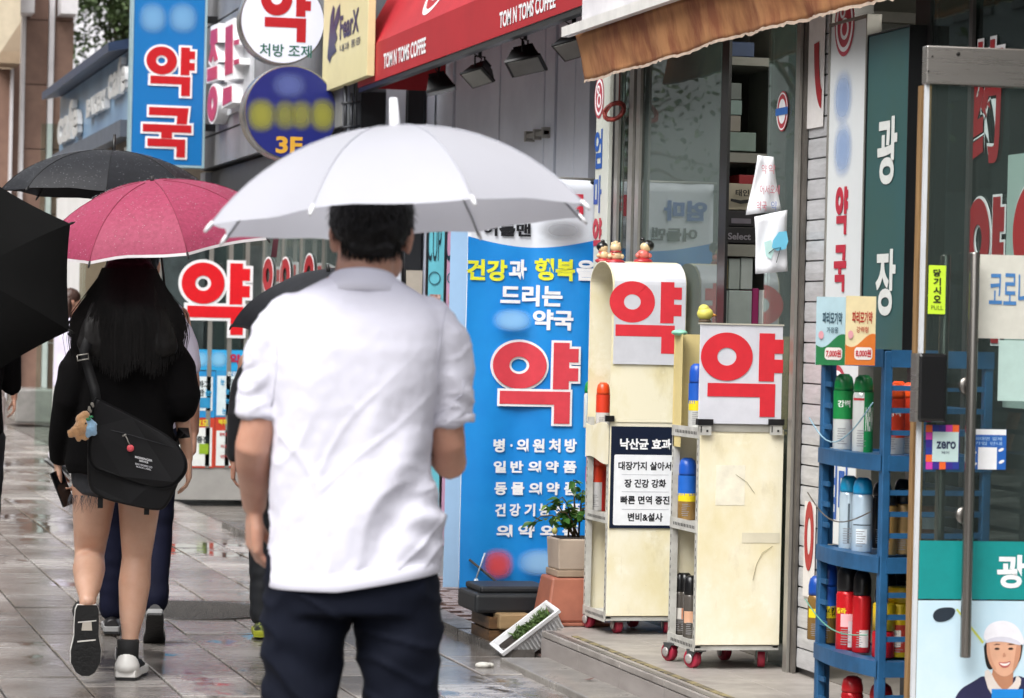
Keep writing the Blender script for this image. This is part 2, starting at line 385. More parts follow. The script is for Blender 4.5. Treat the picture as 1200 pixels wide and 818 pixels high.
# brick strip before the coffee shop
bp_ = MB(); bp_.box((3.27,12.52,-.05),(4.6,20.3,.012)); bpav = bp_.build('brick_paving', mat('brick_joint', '#45403c', .3, var=.3), base=(0,0,0)); tag(bpav, kind='structure')
brick_m = mat('wet_paving_brick', '#7d6159', .28, var=.35, vs=9, bump=.2, bs=70, rvar=.15, c2='#4b3d3a')
bm_ = MB(); bm_.box((-.096,-.046,-.03),(.096,.046,.0)); bme = bm_.mesh('brick'); bme.materials.append(brick_m)
nb = 0
for j in range(0, 40):
    for i in range(0, 7):
        x = 3.27+.1+i*.2+(j%2)*.1; y = 12.6+j*.1
        if x > 4.5: continue
        o = bpy.data.objects.new('brick', bme); col.objects.link(o); o.parent = bpav; o.location = (x, y, .022+random.uniform(-.003,.003)); nb += 1
# dark kerb between paving and bricks, low concrete apron, raised step
kerb_m = mat('wet_kerb_stone', '#5b5753', .3, var=.3, vs=7, bump=.25, bs=40, rvar=.15)
k_ = MB()
for q in range(9): k_.box((3.13, 12.66+q*.9, -.04),(3.262, 13.545+q*.9, .035+.003*(q%3)))
o = k_.build('kerb', kerb_m); tag(o, kind='structure')
conc = mat('wet_concrete', '#86827d', .38, var=.22, vs=5, bump=.2, bs=60, rvar=.15, c2='#6c6864')
tile = mat('step_tile', '#9c9691', .42, var=.18, vs=4, bump=.15, bs=90, rvar=.12, c2='#7d7772')
risr = mat('step_riser_tile', '#9a9390', .45, var=.16, vs=3, bump=.1, bs=60, c2='#827b77', stretch=(1,1,5))
ap = MB(); ap.box((3.055, 5,-.04),(3.268,12.45,-.004)); apron = ap.build('concrete_apron', conc, base=(0,0,0)); tag(apron, kind='structure')
am = MB()
am.box((-.104,-.445,-.03),(.104,.445,.028)); amm = am.mesh('apron_slab'); amm.materials.append(conc)
for q in range(8):
    o = bpy.data.objects.new('apron_slab', amm); col.objects.link(o); o.parent = apron; o.location = (3.162, 12.0-q*.9, random.uniform(-.002,.002)); bevel(o, .006)
sp = MB(); sp.box((3.272,5,-.04),(3.90,12.55,.098)); sp.box((3.365,12.55,-.04),(3.90,13.25,.098)); step = sp.build('step', conc, base=(0,0,0)); tag(step, kind='structure')
for q in range(12):
    y1 = 12.55-q*.6; b = MB(); b.box((3.262,y1-.597,.102),(3.585,y1-.003,.128)); o = b.build('step_tile', tile, step); bevel(o, .004)
    b = MB(); b.box((3.589,y1-.597,.100),(3.905,y1-.003,.126)); o = b.build('step_tile', tile, step); bevel(o, .004)
    b = MB(); b.box((3.262,y1-.598,-.01),(3.272,y1-.002,.099)); b.build('riser_tile', risr, step)
b = MB(); b.box((3.36,12.553,.100),(3.9,13.25,.126)); b.build('step_tile', tile, step)
ys_ = mat('worn_yellow_strip', '#8f825a', .6, var=.5, vs=18, c2='#4c463b', vmin=.42, vmax=.56)
b = MB(); b.box((3.325,8.0,.1285),(3.352,12.3,.1315)); b.build('anti_slip_strip', ys_, step)
b = MB(); b.box((3.272,5.0,.1285),(3.300,12.5,.1305)); b.build('edge_strip', mat('step_nosing','#6f6b68',.4,.3,var=.2), step)

# ================================================================== pharmacy shop front (x = 3.84)
PX0 = 3.84; F = along(PX0)
def yF(px, X=PX0, py=400):
    return along(X).hit(px, py).y
ph = root('pharmacy_building', (3.84,11,0), 'pharmacy shop front with steel framed glass behind an old orange awning', 'building')
wall_lt = mat('plaster_wall_pale', '#b9b6ae', .8, var=.15, vs=4, bump=.1); wall_dk = mat('dark_trim', '#2b292a', .5, var=.2, vs=8)
room = mat('shop_interior_wall', '#8f928c', .8, var=.2, vs=3); floor_m = mat('shop_interior_floor', '#77716a', .5, var=.2)
b = MB(); b.box((7.2,5,-.05),(7.35,13.95,3.4)); b.box((3.95,13.86,.12),(7.2,13.97,3.4)); b.box((3.9,4.9,.12),(7.2,5,3.4)); b.build('interior_wall', room, ph)
b = MB(); b.box((3.88,5,.0),(7.2,13.86,.13)); b.build('interior_floor', floor_m, ph)
b = MB(); b.box((3.88,5,2.95),(7.2,13.86,3.05)); b.build('interior_ceiling', mat('ceiling_board','#a6a49c',.8,var=.1), ph)
b = MB(); b.box((3.80,5,2.66),(3.98,13.97,6.5)); b.build('upper_wall', wall_lt, ph)
b = MB(); b.box((3.98,13.8,2.9),(8,13.97,6.5)); b.box((3.98,5,6.4),(8,13.97,6.5)); b.build('side_wall', wall_lt, ph)
b = MB(); b.box((3.90,13.72,.12),(3.97,13.97,2.66)); b.build('end_pier', wall_dk, ph)
def on_front(name, x0, x1, m, front=.0, th=.012, z0=.12, z1=2.66):
    th = min(th,.012); ya, yb = yF(x1, PX0-front), yF(x0, PX0-front); b = MB(); b.box((PX0-front, ya, z0),(PX0-front+th, yb, z1)); return b.build(name, m, ph)
# mullions and frames
for a_,b_,f_ in ((715,719,.02),(731,736,.03),(739.5,744,.03)): on_front('mullion', a_, b_, alu, f_, .06)
frame_dk = mat('black_door_frame', '#151517', .35, var=.2)
on_front('door_post', 838.5, 847, frame_dk, .02, .08)
on_front('door_post', 925.5, 930, alu, .03, .08); on_front('door_post', 931, 937.5, mat('worn_door_frame','#6d6862',.5,.4,var=.3,vs=9), .015, .06)
on_front('cover_strip', 946-9, 941.5, frame_dk, -.01, .03)
gl_shop = glass('shop_glass', (.55,.66,.62), 1.75, .26)
gl_dark = glass('shop_glass_side', (.62,.68,.66), 1.5, .04)
gl_door = glass('door_glass', (.78,.85,.83), 1.4, .05)
on_front('glass_pane', 719.4, 730.7, gl_dark, .004, .006); on_front('glass_pane', 744.4, 838, gl_shop, .004, .006)
on_front('glass_pane', 893.5, 925, glass('sliding_glass', (.6,.7,.66), 1.7, .22), -.012, .006)
# cream sheet and inner wall strip behind first pane
# roller shutter in its own slats
slat_m = mat('shutter_slat_steel', '#c6c6c8', .45, .2, var=.1, vs=7, rvar=.1, c2='#adadae', stretch=(1,1,6))
ya, yb = yF(966.5), yF(941.5)
b = MB(); b.box((PX0+.011, ya, .13),(PX0+.02, yb, 2.66)); b.build('shutter_back', frame_dk, ph)
z = .15; k = 0
while z < 2.6:
    b = MB(); b.prism(along(PX0), [], 0, 0) if False else None
    vs = []
    for y in (ya+.004, yb-.004):
        vs += [(PX0+.010, y, z), (PX0+.0015, y, z+.002), (PX0, y, z+.03), (PX0+.0015, y, z+.071), (PX0+.010, y, z+.0725)]
    b.add(vs, [(0,1,2,3,4),(9,8,7,6,5)]+[(i,5+i,5+(i+1)%5,(i+1)%5) for i in range(5)])
    b.build('shutter_slat', slat_m, ph); z += .0765; k += 1
b = MB(); b.box((PX0-.008, ya-.02, .13),(PX0+.01, ya-.001, 2.66)); b.build('shutter_rail', alu, ph)
# opening beyond: steel posts right of the green sign, fixed glass behind the open door
on_front('door_post', 1064, 1081, wall_dk, .01, .1); 
on_front('glass_pane', 1080, 1330, gl_dark, .002, .006); on_front('mullion', 1127, 1131, mat('dark_mullion','#4b4746',.5,.3), .02, .05); 
on_front('sill', 1080, 1330, alu, .02, .06, .12, .22)
# curtain behind the fixed glass
cu = MB(); rings = []
for q in range(150):
    y = 6.2+q*.027; rings.append((4.06+.018*math.sin(q*1.3)+.008*math.sin(q*.37), y))
cu.add([(x,y,.14) for x,y in rings]+[(x,y,2.6) for x,y in rings], [(i,i+1,151-1+i+1,150+i) for i in range(149)], True)
o = cu.build('window_curtain', mat('dark_vertical_blind', '#868d8a', .8, var=.6, vs=3, c2='#3e4443', stretch=(9,9,.25)), ph, fixn=False)
# red cut letters on that glass
P9 = along(PX0-.006)
sg = root('glass_lettering', P9.at(-9.1,1.0), 'red white-edged pharmacy characters stuck on the glass behind the open door', 'window lettering')
rd = flat('#a3141f'); 
text('药', P9, P9.box(1134,44,1177,196), .001, M_white_print, sg, bold=.055)
text('药', P9, P9.box(1136,48,1175,192), .003, rd, sg, bold=.03)
block_letter('yak', P9, P9.box(1133,232,1177,402), sg, rd, front=.006, th=.002, white=M_white_print, g=.008)
pb = root('pale_board', along(3.80).at(-8.78,1.5), 'pale green panel with a red ringed letter at the right edge of the photo', 'sign')
Q = along(3.80); u0,v0,u1,v1 = Q.box(1178,178,1245,480); MB().slab(Q,u0,v0,u1,v1,.0,.012).build('panel', mat('pale_green_acrylic','#a9bdb6',.4,var=.05), pb)
u0,v0,u1,v1 = Q.box(1188,212,1262,420); block_letter('yak', Q, (u0,v0,u1,v1), pb, flat('#c0141e'), front=.006, th=.003, white=M_white_print, g=.012)

# upper fascia and awning
fas_m = mat('white_fascia_panel', '#e9e7ea', .4, var=.1, vs=3, c2='#cfcdd2')
b = MB(); A = along(3.60)
z_f = A.hit(690,24).z; yl = A.hit(682,20).y
fs = root('shop_fascia_sign', (3.6,10,z_f), 'white illuminated fascia box above the orange awning of the pharmacy', 'sign')
b.box((3.60,5.5,z_f),(3.80,yl,z_f+.7)); b.build('face_panel', fas_m, fs)
b = MB(); b.box((3.59,5.5,z_f-.035),(3.80,yl+.01,z_f-.002)); b.build('lower_trim', mat('grimy_trim','#5d5355',.6,var=.4,vs=20), fs)
aw_m = mat('weathered_orange_awning', '#d49a68', .75, var=.3, vs=5, bump=.5, bs=22, c2='#a76747', trans=.25, stretch=(1,1,.45), vmin=.42, vmax=.62)
AW = along(3.64)
z_t = AW.hit(690,44).z; z_b = AW.hit(690,92).z; ye = AW.hit(683,70).y
aw = root('orange_awning', (3.64,10.5,z_b), 'stained orange-brown awning valance hanging over the pharmacy window', 'awning')
b = MB(); b.box((3.55,5.5,z_t+.01),(3.585,ye+.05,z_t+.055)); b.build('front_bar', mat('white_awning_bar','#e6e4e0',.4,.0,var=.12,vs=9), aw)
b = MB(); b.tube([(3.66,5.5,z_t+.03),(3.66,ye,z_t+.03)], .035, 10).build('roller_tube', alu, aw)
b = MB(); nu, nv = 220, 9
rows = []
for j in range(nv+1):
    row = []
    for i in range(nu+1):
        y = 6.0 + (ye-6.0)*i/nu; t = j/nv
        zb = z_b - .006*math.sin(y*2.1) - .012*noise.noise(V((y*1.7,3,0))) - (.006 if j == nv else 0)*noise.noise(V((y*19,1,0))) -.008*(abs(noise.noise(V((y*3.3,9,0)))))
        z = z_t + .02 + (zb-z_t-.02)*t
        x = 3.60 + .05*t + (.007*math.sin(y*7.5+2*math.sin(y*1.1)) + .012*noise.noise(V((y*5,t*2,0))))*(.25+t)
        row.append((x,y,z))
    rows.append(row)
vs = [p for r in rows for p in r]; fs_ = [(j*(nu+1)+i, j*(nu+1)+i+1, (j+1)*(nu+1)+i+1, (j+1)*(nu+1)+i) for j in range(nv) for i in range(nu)]
b.add(vs, fs_, True); o = b.build('valance', aw_m, aw, fixn=False); s_ = o.modifiers.new('thick','SOLIDIFY'); s_.thickness = .003
# pale frayed hem
b = MB(); hem = [V(rows[nv][i]) for i in range(nu+1)]
b.add([p+V((-.003,0,.006+.004*noise.noise(V((p.y*30,0,5))))) for p in hem]+[p+V((-.004,0,-.006-.008*noise.noise(V((p.y*25,0,0))))) for p in hem], [(i,i+1,nu+1+i+1,nu+1+i) for i in range(nu)], True)
o = b.build('hem', mat('frayed_hem','#cdb7a4',.8,var=.2,vs=20), o, fixn=False)

# signs flat on the pharmacy front
def board(name, pl, px, front, th, m, label, cat='sign', frame=None, grp=None):
    u0,v0,u1,v1 = pl.box(*px); c = pl.at((u0+u1)/2, v0, front-th)
    r_ = root(name, c, label, cat, grp); o = MB().slab(pl,u0,v0,u1,v1,front,th).build('panel', m, r_); bevel(o,.003)
    if frame:
        fm, w, d = frame
        b = MB(); b.slab(pl,u0-w,v0-w,u0-.001,v1+w,front+d,th+d); b.slab(pl,u1+.001,v0-w,u1+w,v1+w,front+d,th+d); b.slab(pl,u0,v0-w,u1,v0-.001,front+d,th+d); b.slab(pl,u0,v1+.001,u1,v1+w,front+d,th+d); b.build('frame', fm, r_)
    return r_, (u0,v0,u1,v1)
def logo_swirl(pl, px, off, parent, red=RED):
    u0,v0,u1,v1 = pl.box(*px); cu, cv = (u0+u1)/2,(v0+v1)/2; ru, rv = (u1-u0)/2,(v1-v0)/2
    b = MB(); T = lambda x,y: (x,y)
    b.poly(pl, ring_pts(cu,cv,ru,rv,28), off); b.build('logo_disc', flat('#b23a4a'), parent, fixn=False)
    b = MB(); annulus(b, pl, T, cu,cv, ru*.86,rv*.86, ru*.72,rv*.72, off+.0012,.001, 28); annulus(b, pl, T, cu+ru*.02,cv-rv*.15, ru*.42,rv*.34, ru*.27,rv*.22, off+.0012,.001, 20)
    annulus(b, pl, T, cu-ru*.2,cv+rv*.38, ru*.26,rv*.2, ru*.14,rv*.11, off+.0012,.001, 16); b.build('logo_ring', M_white_print, parent)
white_ac = mat('white_acrylic', '#d8dcdd', .35, var=.06, vs=2)
F5 = along(PX0-.05); F7 = along(PX0-.07)
r_, bx = board('white_vertical_sign', F5, (967,28,1009,640), .0, .05, white_ac, 'tall white vertical sign with small red letters, left of the green sign', frame=(alu,.012,.004))
logo_swirl(F5, (979,-10,1002,66), .002, r_)
smudge_px(F5, (976,78,1001,150), .003, '#8aa6d2', r_, .7); smudge_px(F5, (976,138,1001,212), .0035, '#8aa6d2', r_, .7)
M_dkred = flat('#b5253a')
block_letter('yak', F5, F5.box(980,219,994,275), r_, M_dkred, front=.0035, th=.001)
block_letter('guk', F5, F5.box(978,287,992,342), r_, M_dkred, front=.0035, th=.001)
logo_swirl(F5, (968,428,994,512), .002, r_)
text('엄마', F5, F5.box(970,545,995,610), .002, M_blue_print, r_)
# torn remnants of an older sign on the shutter
gr_ac = mat('green_sign_sheet', '#2b5458', .45, var=.18, vs=1.2, c2='#345146', stretch=(1,1,1))
r_, bx = board('green_vertical_sign', F7, (1014,38,1062,412), .0, .07, gr_ac, 'tall dark green vertical sign with two white letters beside the door', frame=(frame_dk,.006,.003))
Mw = flat('#d5d8d4'); text('광', F7, F7.box(1029,137,1052,216), .003, Mw, r_, bold=.03); text('장', F7, F7.box(1027,292,1050,370), .003, Mw, r_, bold=.03)
r_, bx = board('shutter_poster', F, (945,20,968,150), .008, .002, flat('#e3dfdc'), 'peeling white poster scrap with a red curve on the shutter')
cx_, cy_ = bx[2]-.01, bx[3]-.30; arc = [(cx_+.10*math.cos(R(95+80*k/12)), cy_-.02+.27*math.sin(R(95+80*k/12))*-1+.0) for k in range(13)]; arc2 = [(cx_+.045*math.cos(R(175-80*k/12)), cy_-.02-.20*math.sin(R(175-80*k/12))) for k in range(13)]
b = MB(); b.poly(F, [(min(max(u,bx[0]+.002),bx[2]-.002),v+.24) for u,v in arc+arc2], .0105); b.build('red_curve', rd, r_, False)
r_, bx = board('shutter_poster', F, (944,588,957,700), .008, .002, flat('#d9d5d2'), 'faded poster with a red letter low on the shutter')
b = MB(); annulus(b, F, lambda x,y:(x,y), (bx[0]+bx[2])/2, (bx[1]+bx[3])/2+.05, .05,.13,.022,.07,.0105,.001,24); b.build('red_letter', rd, r_)
# white strip with blue letters left of the first mullion
r_, bx = board('white_strip_sign', F, (699.5,84,714.5,560), .02, .02, mat('aged_white_sheet','#cdd0c6',.5,var=.08), 'narrow white strip sign with stacked blue letters at the window end')
logo_swirl(F, (702,90,713,139), .022, r_)
text('엄', F, F.box(702,152,711,198), .022, M_blue_print, r_); text('마', F, F.box(701,206,710,250), .022, M_blue_print, r_)
block_letter('yak', F, F.box(700,256,710,298), r_, M_dkred, front=.023, th=.001)
# round sticker on the sliding glass
G2 = along(PX0+.010); u0,v0,u1,v1 = G2.box(911,107,924.5,154)
r_ = root('round_sticker', G2.at(u0,v0), 'oval red ringed sticker with a blue band on the sliding glass', 'sticker')
cu,cv,ru,rv = (u0+u1)/2,(v0+v1)/2,(u1-u0)/2,(v1-v0)/2
b = MB(); disc(b,G2,cu,cv,ru,rv,.003); b.build('disc', flat('#b2303c'), r_, False)
b = MB(); annulus(b,G2,lambda x,y:(x,y),cu,cv,ru*.93,rv*.93,ru*.86,rv*.86,.005,.001); b.build('ring', M_white_print, r_)
b = MB(); disc(b,G2,cu,cv,ru*.62,rv*.62,.0045); b.build('centre', M_white_print, r_, False)
b = MB(); b.poly(G2,[(cu-ru*1.05,cv-rv*.18),(cu+ru*1.05,cv-rv*.18),(cu+ru*1.05,cv+rv*.18),(cu-ru*1.05,cv+rv*.18)],.0065); b.build('band', flat('#2c66b4'), r_, False)

# menu strip seen in the window
r_, bx = board('price_strip', along(PX0+.03), (752.5,186,765,263), .0, .002, flat('#a9c4bd'), 'pale narrow price strip stuck inside the window glass')
for q,s in enumerate(('대장까지','장 건강','면역','증진')): text(s, along(PX0+.03), along(PX0+.03).box(754.5,190+q*18,763,200+q*18), .002, flat('#39413f'), r_)
b = MB(); W0 = along(PX0+.03); u0,v0,u1,v1 = W0.box(752,160,765.5,185); b.slab(W0,u0,v0,u1,v1,0,.002).build('heading', flat('#2a4346'), r_); tpx('낙산균', W0, (754,168,764,178), .002, flat('#b8c8c4'), r_)

# red cord bundle hanging from the awning
def cord_bundle(cx, cy, px, m, label):
    c = ground(px,125,0) ; y = yF(px); p = along(3.78).hit(px,128)
    r_ = root('cord_bundle', p, label, 'cord'); b = MB()
    rr = random.Random(3)
    for k in range(16):
        a = .038+rr.random()*.016; h = .028+rr.random()*.016; ph_ = rr.random()*.5-.25; pts = []
        for q in range(17):
            t = 2*math.pi*q/16; pts.append(p+V((-.02-a*math.cos(t), rr.uniform(-.004,.004)+.014*math.sin(t)*(k%3-1), h*math.sin(t)*1.0+(ph_-.25)*a*math.cos(t)*1.2-.01)))
        b.tube(pts, .0035, 5)
    b.build('coil', m, r_)
    MB().tube([p+V((0,0,.02)), p+V((0,-.006,.12)), p+V((0,.005,.27)), p+V((0,0,.45))], .003, 5).build('hanging_cord', m, r_)
cord_bundle(0,0,725, mat('red_cord','#a5443c',.6,var=.4,vs=40,c2='#5d2724'), 'coiled bundle of red cord hanging in front of the window end')

# ------------------------------------------------------------------ things inside the shop
K = facing(12.45)
sh = root('shop_shelf', (4.1,12.5,.13), 'pale shelf rack standing behind the open shop door', 'shelf')
shm = mat('shelf_board','#8d8c84',.6,var=.12)
for py_,th in ((68,.035),(180,.04),(287,.05),(382,.04)):
    u,v = K.uv(870,py_); b = MB(); b.box((3.98,12.40,v-th),(4.75,12.85,v)); b.build('shelf_board', shm, sh)
b = MB(); b.box((4.22,12.42,.13),(4.25,12.84,2.9)); b.build('side_panel', shm, sh)
b = MB(); b.box((3.96,12.86,.13),(4.8,12.88,2.9)); b.build('back_panel', mat('shelf_back','#3b3a38',.8), sh)
def kbox(px, depth, h, label, name='carton', side=None, cat='box', Yp=12.42):
    pl = facing(Yp); u0,v0,u1,v1 = pl.box(*px)
    b = MB(); b.box((u0,Yp,v0),(u1,Yp+depth,v1)); 
    o = b.build(name, mat('card_'+h.strip('#'), h, .55, var=.12, vs=7)); bevel(o,.003); tag(o, label, cat); return o
kbox((847.5,97,869,116.5), .3, '#6c7370', 'grey carton on top of the stack on the upper shop shelf')
kbox((847,117.3,869.5,134.5), .3, '#7f9490', 'grey-green carton second from top on the upper shop shelf')
kbox((847,135.3,868,154), .3, '#8b857c', 'tan-grey carton third from top on the upper shop shelf')
kbox((846,155,886,177), .3, '#7d8f88', 'wide green-grey carton at the bottom of the stack on the upper shop shelf')
kbox((847,49,884,66), .3, '#35486c', 'dark blue box on the topmost shop shelf under the awning')
o = kbox((849,215,884,246), .2, '#b3aa97', 'beige printed carton lying on the black boxes inside the shop')
tpx('태인', facing(12.40), (862,222,878,230), .0, M_black_print, o); b = MB(); pl = facing(12.40); u0,v0,u1,v1 = pl.box(856,233,879,239); b.poly(pl,[(u0,v0+.01),((u0+u1)/2,v0),(u1,v0+.006),(u1,v1),((u0+u1)/2,v1-.006),(u0,v1)],.002); b.build('ribbon_print', M_black_print, o, False)
o = kbox((849,247,886,265), .2, '#26232a', 'black carton with pale print inside the shop, under the beige one')
pl = facing(12.415); b = MB(); u0,v0,u1,v1 = pl.box(857,256,880,262); b.poly(pl,[(u0,v0),(u1,v0),(u1,v1),(u0,v1)],0); b.build('print_band', flat('#77717d'), o, False)
o = kbox((849,266,886,285), .2, '#1d1b20', 'lowest black carton with pale lettering on the middle shop shelf')
tpx('Select', facing(12.415), (853,273,880,281), .0, flat('#8c8790'), o)
o = kbox((866,205,886,216), .15, '#a3222a', 'small red packet on top of the beige carton inside the shop')
kbox((843,305,853,339), .2, '#9b8f6c', 'narrow tan packet with a pink print on the lower shop shelf')
for q,(x0,y0,x1,y1) in enumerate(((854,303,867,339),(868,302,882,339),(842,340.5,853,380),(853.5,340.5,881,380))):
    kbox((x0,y0,x1,y1), .18, ('#b9c3c0','#c5cecc','#aebab7','#bcc8c6')[q], ('upper left white packet behind the open door','upper right white packet behind the open door','narrow lower left white packet behind the open door','large lower white packet behind the open door')[q])
kbox((881.5,338,889,380), .18, '#a8246c', 'upright magenta packet beside the white packets behind the open door')
kbox((893.5,340,897,380), .05, '#b9bcb8', 'thin white upright strip in the door gap', cat='strip', Yp=12.0)
o = kbox((909.5,331,922,371), .06, '#19191b', 'black wall device with a small white label beside the shutter', 'wall_device', cat='device', Yp=11.35)
pl = facing(11.345); b = MB(); u0,v0,u1,v1 = pl.box(917,352,922,366); b.poly(pl,[(u0,v0),(u1,v0),(u1,v1),(u0,v1)],.001); b.build('label', M_white_print, o, False)
kbox((900,331,909,372), .02, '#a3525e', 'pinkish leaflet standing in the door gap', 'leaflet', cat='leaflet', Yp=11.6)
# a few shelves of stock deeper in the shop so the glass shows something
rr = random.Random(5)
for zi, zz in enumerate((.55,1.0,1.45,1.9,2.3)):
    b = MB(); b.box((5.6,5.6,zz-.03),(6.0,12.3,zz)); o = b.build('wall_shelf', shm); tag(o, 'long wall shelf of stock deep inside the shop, number %s from the floor' % ('one','two','three','four','five')[zi], 'shelf')
    b = MB(); y = 5.8
    while y < 12.1:
        w = rr.uniform(.08,.2); b.box((5.62,y,zz+.001),(5.8,y+w,zz+rr.uniform(.12,.3))); y += w+.015
    o = b.build('stock_packets', mat('stock_%d'%zi, ('#7c8a86','#94856c','#6d7f90','#8f9a95','#7c6b66')[zi], .6, var=.9, vs=4, c2='#c4c4bd'), o); o['kind'] = 'stuff'
lt = MB(); lt.box((4.6,7.0,2.9),(4.75,12.8,2.945)); 
em = bpy.data.materials.new('shop_tube_light'); em.use_nodes = True; em.node_tree.nodes['Principled BSDF'].inputs['Emission Color'].default_value = (1,.97,.9,1); em.node_tree.nodes['Principled BSDF'].inputs['Emission Strength'].default_value = 9.0
o = lt.build('ceiling_light', em); tag(o, 'long lit ceiling light inside the pharmacy', 'light')

# hanging paper sheets on the sliding glass
def sheet(name, pts_px, X, label, col_='#dfe1e6', bulge=.02):
    pl = facing(X); uvs = [pl.uv(*p) for p in pts_px]; b = MB(); n = 8; vs = []
    (a,b_,c,d) = [V(p) for p in uvs]     # tl tr br bl
    for j in range(n+1):
        for i in range(n+1):
            s,t = i/n, j/n; q = (a*(1-s)+b_*s)*(1-t) + (d*(1-s)+c*s)*t
            vs.append(pl.at(q.x, q.y, bulge*math.sin(s*3.1)*t + .006*math.sin(s*9+t*5)))
    b.add(vs, [(j*(n+1)+i, j*(n+1)+i+1, (j+1)*(n+1)+i+1, (j+1)*(n+1)+i) for j in range(n) for i in range(n)], True)
    o = b.build(name, mat('paper_sheet',col_,.7,var=.06,vs=8), fixn=False); tag(o, label, 'paper'); m_ = o.modifiers.new('thick','SOLIDIFY'); m_.thickness = .002; return o, pl
o, pl = sheet('paper_sheet', ((888,182),(906,184),(914.5,247),(874.5,252)), 11.12, 'upper hanging white paper sheet with red and blue handwriting at the shop door')
for q,(s,x0,x1,c_) in enumerate((('약',890,896,'#c77782'),('약',898,906,'#c77782'),('어서',888,899,'#c06a78'),('오세',900,911,'#c06a78'),('약국',884,896,'#c06a78'),('약',901,908,'#7f8fc0'))):
    y0 = (193,193,217,217,236,236)[q]; tpx(s, pl, (x0,y0,x1,y0+11), .026, flat(c_), o, bold=0)
o, pl = sheet('paper_sheet', ((884,254),(922,246),(922,318),(886,321)), 11.04, 'lower hanging white paper sheet with a drawing of a blue face mask')
b = MB(); pts = [(903,282),(910,272),(919,271),(921,283),(918,292),(908,294),(902,290)]; b.poly(pl, [pl.uv(*p) for p in reversed(pts)], .027); b.build('mask_drawing', flat('#6fc0dd'), o, False)
b = MB(); pts = [(893,284),(901,281),(905,293),(901,304),(895,300)]; b.poly(pl, [pl.uv(*p) for p in reversed(pts)], .0255); b.build('pale_drawing', flat('#bfe3df'), o, False)
b = MB(); b.tube([pl.at(*pl.uv(898,297),.028), pl.at(*pl.uv(904,292),.028), pl.at(*pl.uv(912,290),.028), pl.at(*pl.uv(907,308),.028)], .0015, 4); b.build('ink_line', M_black_print, o)
# ================================================================== open glass door (right foreground)
ang = R(4)
D = Plane((3.22, 8.2, 0), (math.cos(ang), -math.sin(ang), 0))
dr = root('glass_door', (3.25, 8.2, .13), 'open glass door with long steel handle bars and notices at the right', 'door')
def dpanel(name, px, front, th, m, par=dr, bv=0):
    u0,v0,u1,v1 = D.box(*px); o = MB().slab(D,u0,v0,u1,v1,front,th).build(name, m, par)
    if bv: bevel(o, bv)
    return o
u0,vb,u1,vt = D.box(1080,60,1380,850); vb = .15
zt = D.uv(1140,101)[1]; zr = D.uv(1140,56)[1]
uL = D.uv(1077,400)[0]; uR = uL+.80
def ds(name, a,b_,c,d,front,th,m,par=dr,bv=0):
    o = MB().slab(D,a,b_,c,d,front,th).build(name,m,par)
    if bv: bevel(o,bv)
    return o
ds('glass_panel', uL+.012, vb, uR, zt, .005, .010, gl_door)
ds('edge_strip', uL-.0, vb, uL+.011, zt, .008, .016, mat('white_edge_seal','#cfd2d6',.5,var=.08))
ds('top_rail', uL-.004, zt, uR, zr, .022, .044, steel, bv=.004)
ds('bottom_rail', uL, vb-.09, uR, vb-.002, .022, .044, steel, bv=.004)
b = MB(); 
for (x,y,r_) in ((1120,64,.006),(1090,67,.0028),(1085,84,.0028)):
    u,v = D.uv(x,y); b.lathe(D.at(u,v,.0215), [(r_,0),(r_,.002),(r_*.4,.003)], 14, -D.N*-1)
b.build('screw', mat('dark_screw','#2d2b29',.4,.6), dr)
# wooden jamb lining between rack and door
tan_m = mat('tan_wood_edge','#9c7a50',.5,var=.3,vs=5,c2='#6f5435',stretch=(8,8,.7))
J = facing(8.33); u0,v0,u1,v1 = J.box(1071.5,100,1083,860)
b = MB(); b.box((u0,8.33,.13),(u1,8.36,v1)); o = b.build('wood_lining', tan_m, dr)
# handles: front and back bars with fixings
for (x,front,nm) in ((1118.5, .060,'f'),(1112,-.060,'b')): pass
hb = mat('steel_handle','#8f8b86',.25,.9,var=.1,vs=2)
def bar(px, y0, y1, off, r):
    ua,va = D.uv(px,y0); ub,vb_ = D.uv(px-3,y1); um = (ua+ub)/2; 
    MB().tube([D.at(um,va,off), D.at(um,va-.004,off), D.at(um,vb_+.004,off), D.at(um,vb_,off)], [r*.9,r,r,r*.9], 18).build('handle_bar', hb, dr)
    return um
um = bar(1131, 296, 768, .055, .0155)
um2 = bar(1112, 298, 760, -.06, .0145)
for yy in (452, 604):
    v = D.uv(1125,yy)[1]
    b = MB(); b.tube([D.at(um,v,.05), D.at(um+.004,v,-.0), D.at(um2,v,-.06)], .008, 10); b.lathe(D.at(um+.002,v,.006), [(.026,0),(.026,.004),(.022,.008),(.008,.010)], 22, D.N); b.build('handle_mount', hb, dr)
# lock case
lk = ds('lock_case', *D.box(1070,414,1104,494), .05, .045, mat('black_lock_case','#131315',.25,var=.1,coat=.4), bv=.009)
b = MB(); q = D.box(1067.5,414,1072,494); b.slab(D,q[0],q[1],q[2],q[3],.045,.05); o = b.build('lock_plate', steel, lk)
